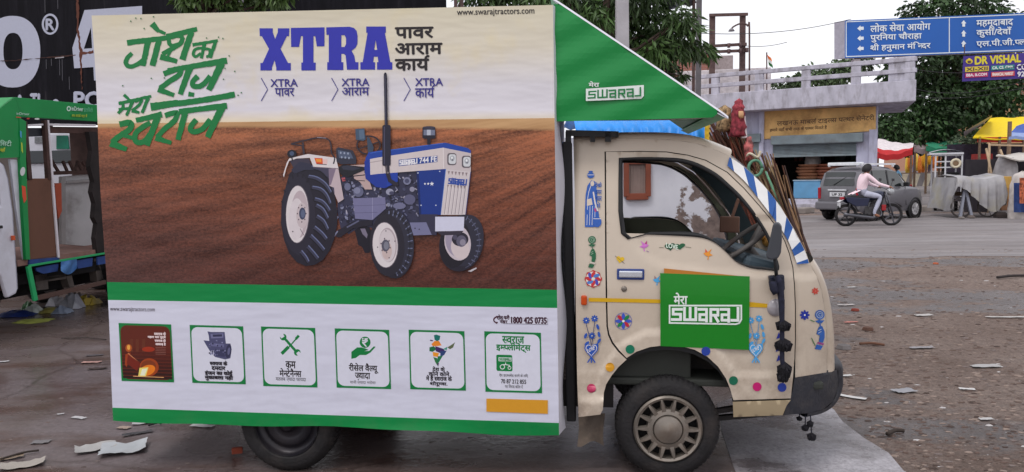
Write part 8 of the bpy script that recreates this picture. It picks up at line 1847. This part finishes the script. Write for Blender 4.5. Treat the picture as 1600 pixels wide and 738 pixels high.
sh_ = thing('roadside_shrub', 'grey green bushy shrub behind the electric rickshaw', 'shrub', loc=(PY(1510, 270, 45).x, 45, 0)); mb = MB(); r_ = random.Random(9)
crown(mb, [(PY(px, py, 45).x - PY(1510, 270, 45).x, 0, PY(px, py, 45).z, q) for px, py, q in ((1486, 236, .7), (1500, 228, .8), (1515, 226, .8), (1526, 236, .7), (1505, 248, .9), (1525, 254, .7), (1490, 254, .7), (1512, 266, .7), (1530, 222, .4))], 3200, .22, .10, r_, .2, .4); mb.build('foliage', leaf_mats('shrub', (.075, .105, .06)), sh_, recalc=False)
mb = MB(); limb(mb, [(0, 0, 0), (.1, 0, .8), (0, 0, 1.6)], .1, .05); mb.build('stem', bark, sh_)
pk_ = Frame((PY(1436, 230, 86).x, 86), 0); pb = thing('pink_house', 'pink and tan house behind the big tree', 'house', matrix=pk_.M); mb = MB(); a, b = pk_.px(1436, 206, 0), pk_.px(1512, 205, 0); mb.box((b.x / 2, 4, a.z / 2), (b.x, 8, a.z)); mb.build('wall', M('tan_plaster', C(176, 132, 112), .9, var=.1), pb); mb = MB(); z1 = pk_.px(1450, 190, 0).z; mb.box((b.x / 2, 4, (a.z + z1) / 2), (b.x + .3, 8.4, z1 - a.z)); mb.build('parapet', M('pink_plaster', C(176, 96, 96), .9, var=.1), pb)
for px in (1455, 1475, 1492): p = pk_.px(px, 216, 0); mb = MB(); mb.box((p.x, -.02, p.z), (1.0, .08, 1.3)); mb.build('window', M('dark_opening', C(60, 44, 44), .8), pb)
oh = Frame((PY(1570, 200, 70).x, 70), 0); ob = thing('ochre_house', 'ochre house with a brown roof behind the yellow tent', 'house', matrix=oh.M); mb = MB(); p = oh.px(1570, 150, 0); q = oh.px(1660, 150, 0); mb.box((q.x / 2 + .6, 4, p.z / 2), (q.x, 8, p.z)); mb.build('wall', M('ochre_plaster', C(176, 140, 104), .9), ob); mb = MB(); p2 = oh.px(1570, 132, 0); mb.prism([(.2, -.5, p.z), (q.x + 1, -.5, p.z), (q.x + 1, 4, p2.z + .6), (.6, 4, p2.z + .6)], Vector((0, 0, .2))); mb.build('roof', M('brown_tile', C(128, 78, 64), .9, var=.2), ob)
# goods and people at the stalls
r_ = random.Random(12)
for k_ in range(22):
    p = PY(r_.uniform(1416, 1468), r_.uniform(240, 257), r_.uniform(58, 61)); mb = MB(); mb.lathe([(.005, 0), (.10, .02), (.15, .4), (.12, 1.0), (.05, 1.3), (.005, 1.32)], (p.x, p.y, 1.1 + max(0, p.z - 1.9)), axis='Z', seg=9); prop(mb.build('hanging_garland', M('marigold_%d' % (k_ % 3), C(*[(214, 150, 40), (196, 110, 40), (222, 176, 70)][k_ % 3]), .8, var=.4, scale=20), smooth=True), 'yellow or orange goods bundle displayed at the far stall', 'goods', 'yellow goods at the far stall')
stand = {'pelvis': (0, 0, .92), 'waist': (0, 0, 1.08), 'chest': (0, 0, 1.30), 'neck': (.01, 0, 1.48), 'head': (.02, 0, 1.58), 'pr': .14, 'arm-1': ((0, -.19, 1.40), (0, -.24, 1.12), (.05, -.24, .86)), 'arm1': ((0, .19, 1.40), (0, .24, 1.12), (.05, .24, .86)), 'leg-1': ((0, -.09, .90), (.02, -.10, .48), (0, -.10, .09), (.14, -.11, .03)), 'leg1': ((0, .09, .90), (.02, .10, .48), (-.02, .10, .09), (.12, .11, .03))}
hairm = MATS['black_hair']
for lab, px, Y, c1, c2, rz in (('person in a long grey blue kurta standing by the yellow goods', 1429, 60, (120, 130, 165), (112, 120, 150), 1.2), ('person in dark clothes standing at the far stall behind the divider', 1452, 61, (46, 40, 50), (60, 54, 66), 2.0), ('person in brown crouching tone clothes beside the kurta wearer'.replace('crouching tone ', ''), 1441, 61.5, (96, 60, 60), (70, 50, 60), -1.4)):
    j_, e_, t_ = build_person(stand, 'shirt', 'trousers'); p = PY(px, 262, Y); person('person', lab, j_, e_, t_, {'shirt': M('cloth_%d_%d_%d' % c1, C(*c1), .8), 'trousers': M('cloth_%d_%d_%d' % c2, C(*c2), .8), 'skin': skin_t}, (p.x, Y, 1.1 if Y > 60.5 else 1.1), rz, ((.02, 0, 1.60), .11, hairm))
# scooter and rider in blue
SB = PY(1398, 262, 34); sc = thing('scooter', 'small motorbike carrying the rider in blue beside the striped awning', 'motorcycle', loc=(SB.x, 34, 0), rz=R(160))
for x in (-.58, .58): mb = MB(); mb.lathe([(.05, -.03), (.24, -.05), (.29, 0), (.24, .05), (.05, .03)], (x, 0, .29), seg=22); mb.build('wheel', tyre_m, sc, smooth=True)
mb = MB(); mb.box((-.05, 0, .62), (1.0, .26, .28)); mb.build('body', blk, sc, bevel=.04); mb = MB(); mb.tube([(.58, 0, .3), (.42, 0, 1.0)], .04); mb.build('frame', blk, sc, bevel=0); mb = MB(); mb.tube([(.40, -.33, 1.03), (.42, .33, 1.03)], .02); mb.build('handlebar', blk, sc)
mb = MB(); mb.box((-.55, 0, .72), (.3, .24, .18)); mb.build('tail_box', M('bike_red', C(150, 30, 36), .4), sc, bevel=.03)
j_, e_, t_ = build_person(ride, 'shirt', 'trousers'); person('person', 'rider in a light blue shirt leaning over a motorbike by the awning', j_, e_, t_, {'shirt': M('sky_shirt', C(120, 172, 206, 1.15), .8), 'trousers': M('dark_trousers', C(52, 52, 66), .8), 'skin': skin_t}, (SB.x, 34, 0), R(160), ((-.07, 0, 1.56), .115, hairm))
# ================================================================== SMALL: paper and litter on the ground
def paper(name, label, cat, px, py, w_, d_, rz, c, curl=.02, seed=1, rough=.7, th=0):
    g_ = GR(px, py); r_ = random.Random(seed); rows = []
    w_, d_, curl = w_ * .72, d_ * .8, curl * .3
    for i in range(9):
        row = []
        for j in range(7):
            u, v = i / 8 - .5, j / 6 - .5; x, y = u * w_, v * d_; z = .009 + curl * (abs(u * 2) ** 2 * (1 if seed % 2 else .3) + .5 * (abs(v * 2) ** 3)) * (1 + .4 * math.sin(u * 7 + seed)) + r_.uniform(0, .16) * d_ * .5
            row.append((x + r_.uniform(-.05, .05) * w_ * .3, y, z))
        rows.append(row)
    mb = MB(); mb.grid(rows); mt = M('paper_%d_%d_%d' % c, C(*c, k=.95), rough, var=.08, scale=6, dirt=.25, dcol=C(110, 96, 88), dscale=5)
    o = mb.build(name, mt, auto=25, recalc=False); o.location = (g_.x, g_.y, 0); o.rotation_euler = (0, 0, rz); return prop(o, label, cat)
PW, PG = (186, 184, 186), (160, 158, 158)
paper('newspaper_sheet', 'crumpled pale printed sheet lying in front of the banner, left of the open one', 'paper', 150, 704, .30, .16, .5, (176, 174, 172), .05, 1)
paper('newspaper_sheet', 'large open grey white sheet lying nearest the banner corner', 'paper', 193, 706, .34, .24, .35, (182, 186, 190), .045, 3)
paper('paper_scrap', 'narrow white paper strip on bare wet ground left of the banner', 'paper', 123, 655, .15, .05, -.35, PW, .006, 2)
paper('paper_scrap', 'dirty torn paper at the bottom left corner of the ground', 'paper', 34, 730, .30, .14, .4, (166, 158, 150), .02, 5)
paper('paper_scrap', 'brownish torn paper beyond the corner paper', 'paper', 12, 719, .22, .07, .5, (140, 122, 104), .02, 7)
paper('paper_scrap', 'long thin white scrap under the green hem of the banner', 'paper', 316, 668, .22, .06, -.2, PW, .01, 4)
paper('paper_scrap', 'tiny white scrap left of the banner hem', 'paper', 95, 649, .06, .03, .4, PW, .004, 6)
paper('paper_scrap', 'white paper edge at the far left of the wet ground', 'paper', 4, 567, .14, .06, .3, PW, .006, 8)
paper('paper_scrap', 'pinkish flattened wrapper near the banner edge', 'paper', 143, 568, .22, .07, .1, (180, 140, 132), .008, 9)
paper('paper_scrap', 'dark flat wrapper with a pale edge left of the banner', 'paper', 148, 557, .20, .06, .2, (86, 80, 84), .01, 10)
paper('leaf_litter', 'dark brown flattened peel on the wet ground beside the banner', 'leaf', 152, 578, .20, .07, .25, (58, 44, 40), .012, 11)
paper('paper_scrap', 'grey pale scrap on the wet ground above the open sheets', 'paper', 64, 693, .14, .08, .1, (120, 116, 118), .004, 12)
paper('paper_scrap', 'white crumpled scraps heap right below the banner corner', 'paper', 222, 664, .16, .06, .3, PW, .02, 13)
paper('paper_scrap', 'pale scrap with rust mark below the banner corner', 'paper', 193, 671, .12, .06, -.2, (166, 146, 134), .015, 14)
paper('paper_scrap', 'black and white folded wrapper between the banner and open sheet', 'paper', 215, 680, .24, .05, .55, (70, 68, 72), .025, 15)
paper('paper_scrap', 'long white paper strip lying beside the bumper on the mud', 'paper', 1328, 622, .30, .06, -.7, (205, 203, 203), .01, 16)
paper('paper_scrap', 'small white scrap at the bumper corner', 'paper', 1319, 589, .16, .05, .0, (196, 194, 194), .008, 17)
paper('paper_scrap', 'white scrap alone in the middle of the rubble', 'paper', 1443, 494, .26, .09, .1, (190, 186, 184), .008, 18)
paper('paper_scrap', 'thin white streak of paper at the right of the rubble', 'paper', 1572, 497, .55, .07, -.1, (188, 184, 182), .008, 19)
paper('paper_scrap', 'pale scrap in the rubble near the right edge, below the streak', 'paper', 1540, 574, .32, .10, .05, (170, 168, 168), .01, 20)
paper('paper_scrap', 'little bright scrap in the mud right of the long strip', 'paper', 1511, 610, .14, .05, -.3, (206, 204, 204), .006, 21)
paper('paper_scrap', 'small grey white scrap low in the mud at right', 'paper', 1541, 657, .12, .05, .1, (186, 184, 184), .006, 22)
paper('paper_scrap', 'white scrap in the rubble just right of the cab', 'paper', 1322, 478, .26, .07, .1, (196, 188, 186), .01, 23)
paper('paper_scrap', 'tiny white scrap near the road edge', 'paper', 1331, 450, .16, .06, .2, (200, 198, 198), .006, 24)
paper('plastic_strip', 'grey flat plastic piece in the mud beyond the long strip', 'plastic', 1412, 613, .22, .12, .2, (150, 150, 156), .008, 25)
paper('plastic_strip', 'pink scrap of plastic by the cab front', 'plastic', 1330, 505, .20, .06, .1, (196, 120, 110), .01, 26)
paper('plastic_strip', 'grey plastic scrap in the middle of the rubble field', 'plastic', 1440, 545, .30, .08, .1, (150, 146, 150), .01, 27)
def twig(label, a, b, r_, c, name='stick'):
    p, q = GR(*a) + Vector((0, 0, r_ + .01)), GR(*b) + Vector((0, 0, r_ + .01)); m_ = (p + q) / 2 + Vector((.01, .02, .006)); mb = MB(); mb.tube(spline([tuple(p), tuple(m_), tuple(q)], 4), r_, seg=6); return prop(mb.build(name, M('twig_%d_%d_%d' % c, C(*c), .9), smooth=True), label, 'stick')
twig('thin dark stick at the bottom left of the ground', (0, 722), (61, 708), .006, (52, 44, 40))
twig('dark stick lying on the mud at the right edge', (1558, 437), (1600, 434), .02, (46, 40, 40))
twig('brown stick in the rubble beside the cab front', (1343, 541), (1382, 543), .012, (96, 66, 52))
twig('short dark stick in the mud right of the concrete path', (1386, 684), (1412, 679), .012, (50, 42, 38))
twig('thin cord line across the wet ground left of the banner', (96, 531), (166, 533), .006, (58, 50, 48), 'cord')
twig('black loop of cord under the banner corner', (232, 669), (252, 666), .006, (24, 22, 24), 'cord')
g_ = GR(371, 712); mb = MB(); mb.box((g_.x, g_.y, .03), (.06, .03, .035), rz=.3); prop(mb.build('brick_piece', M('red_brick_piece', C(134, 62, 44), .85, var=.2), bevel=.006), 'small red brick piece beside the rear tyre', 'brick')
r_ = random.Random(41)
for k_, (px, py, s_, lab) in enumerate(((1336, 486, .05, 'red brown brick chip beside the cab front'), (1462, 413, .05, 'small orange brick chip alone near the road'), (1318, 545, .07, 'grey stone among rubble just right of the cab'), (1356, 516, .06, 'brown clod in the rubble right of the cab'))):
    g_ = GR(px, py); mb = MB(); mb.lathe([(.004, 0), (s_, .004), (s_ * .8, s_ * .5), (.004, s_ * .6)], (g_.x, g_.y, 0), axis='Z', seg=6); prop(mb.build('stone', M('chip_%d' % k_, C(*[(140, 62, 48), (176, 92, 62), (124, 118, 118), (104, 74, 62)][k_], k=.9), .9, var=.3)), lab, 'stone')
# kerb stones and rubble along the far road edge
for i in range(9):
    p = PY(1232 + 7 * (i % 5) + (210 if i > 4 else 0) - (0 if i < 5 else 20), 340, 27.2 + .3 * math.sin(i * 2)); mb = MB(); mb.box((p.x, p.y, .10), (.5, .25, .2), rz=.2 * math.sin(i * 3)); prop(mb.build('kerb_stone', M('kerb_grey', C(136, 128, 124), .9, var=.2, dirt=.5), bevel=.03), 'worn grey kerb stone along the far edge of the road', 'kerb', 'kerb stones along the far road edge')
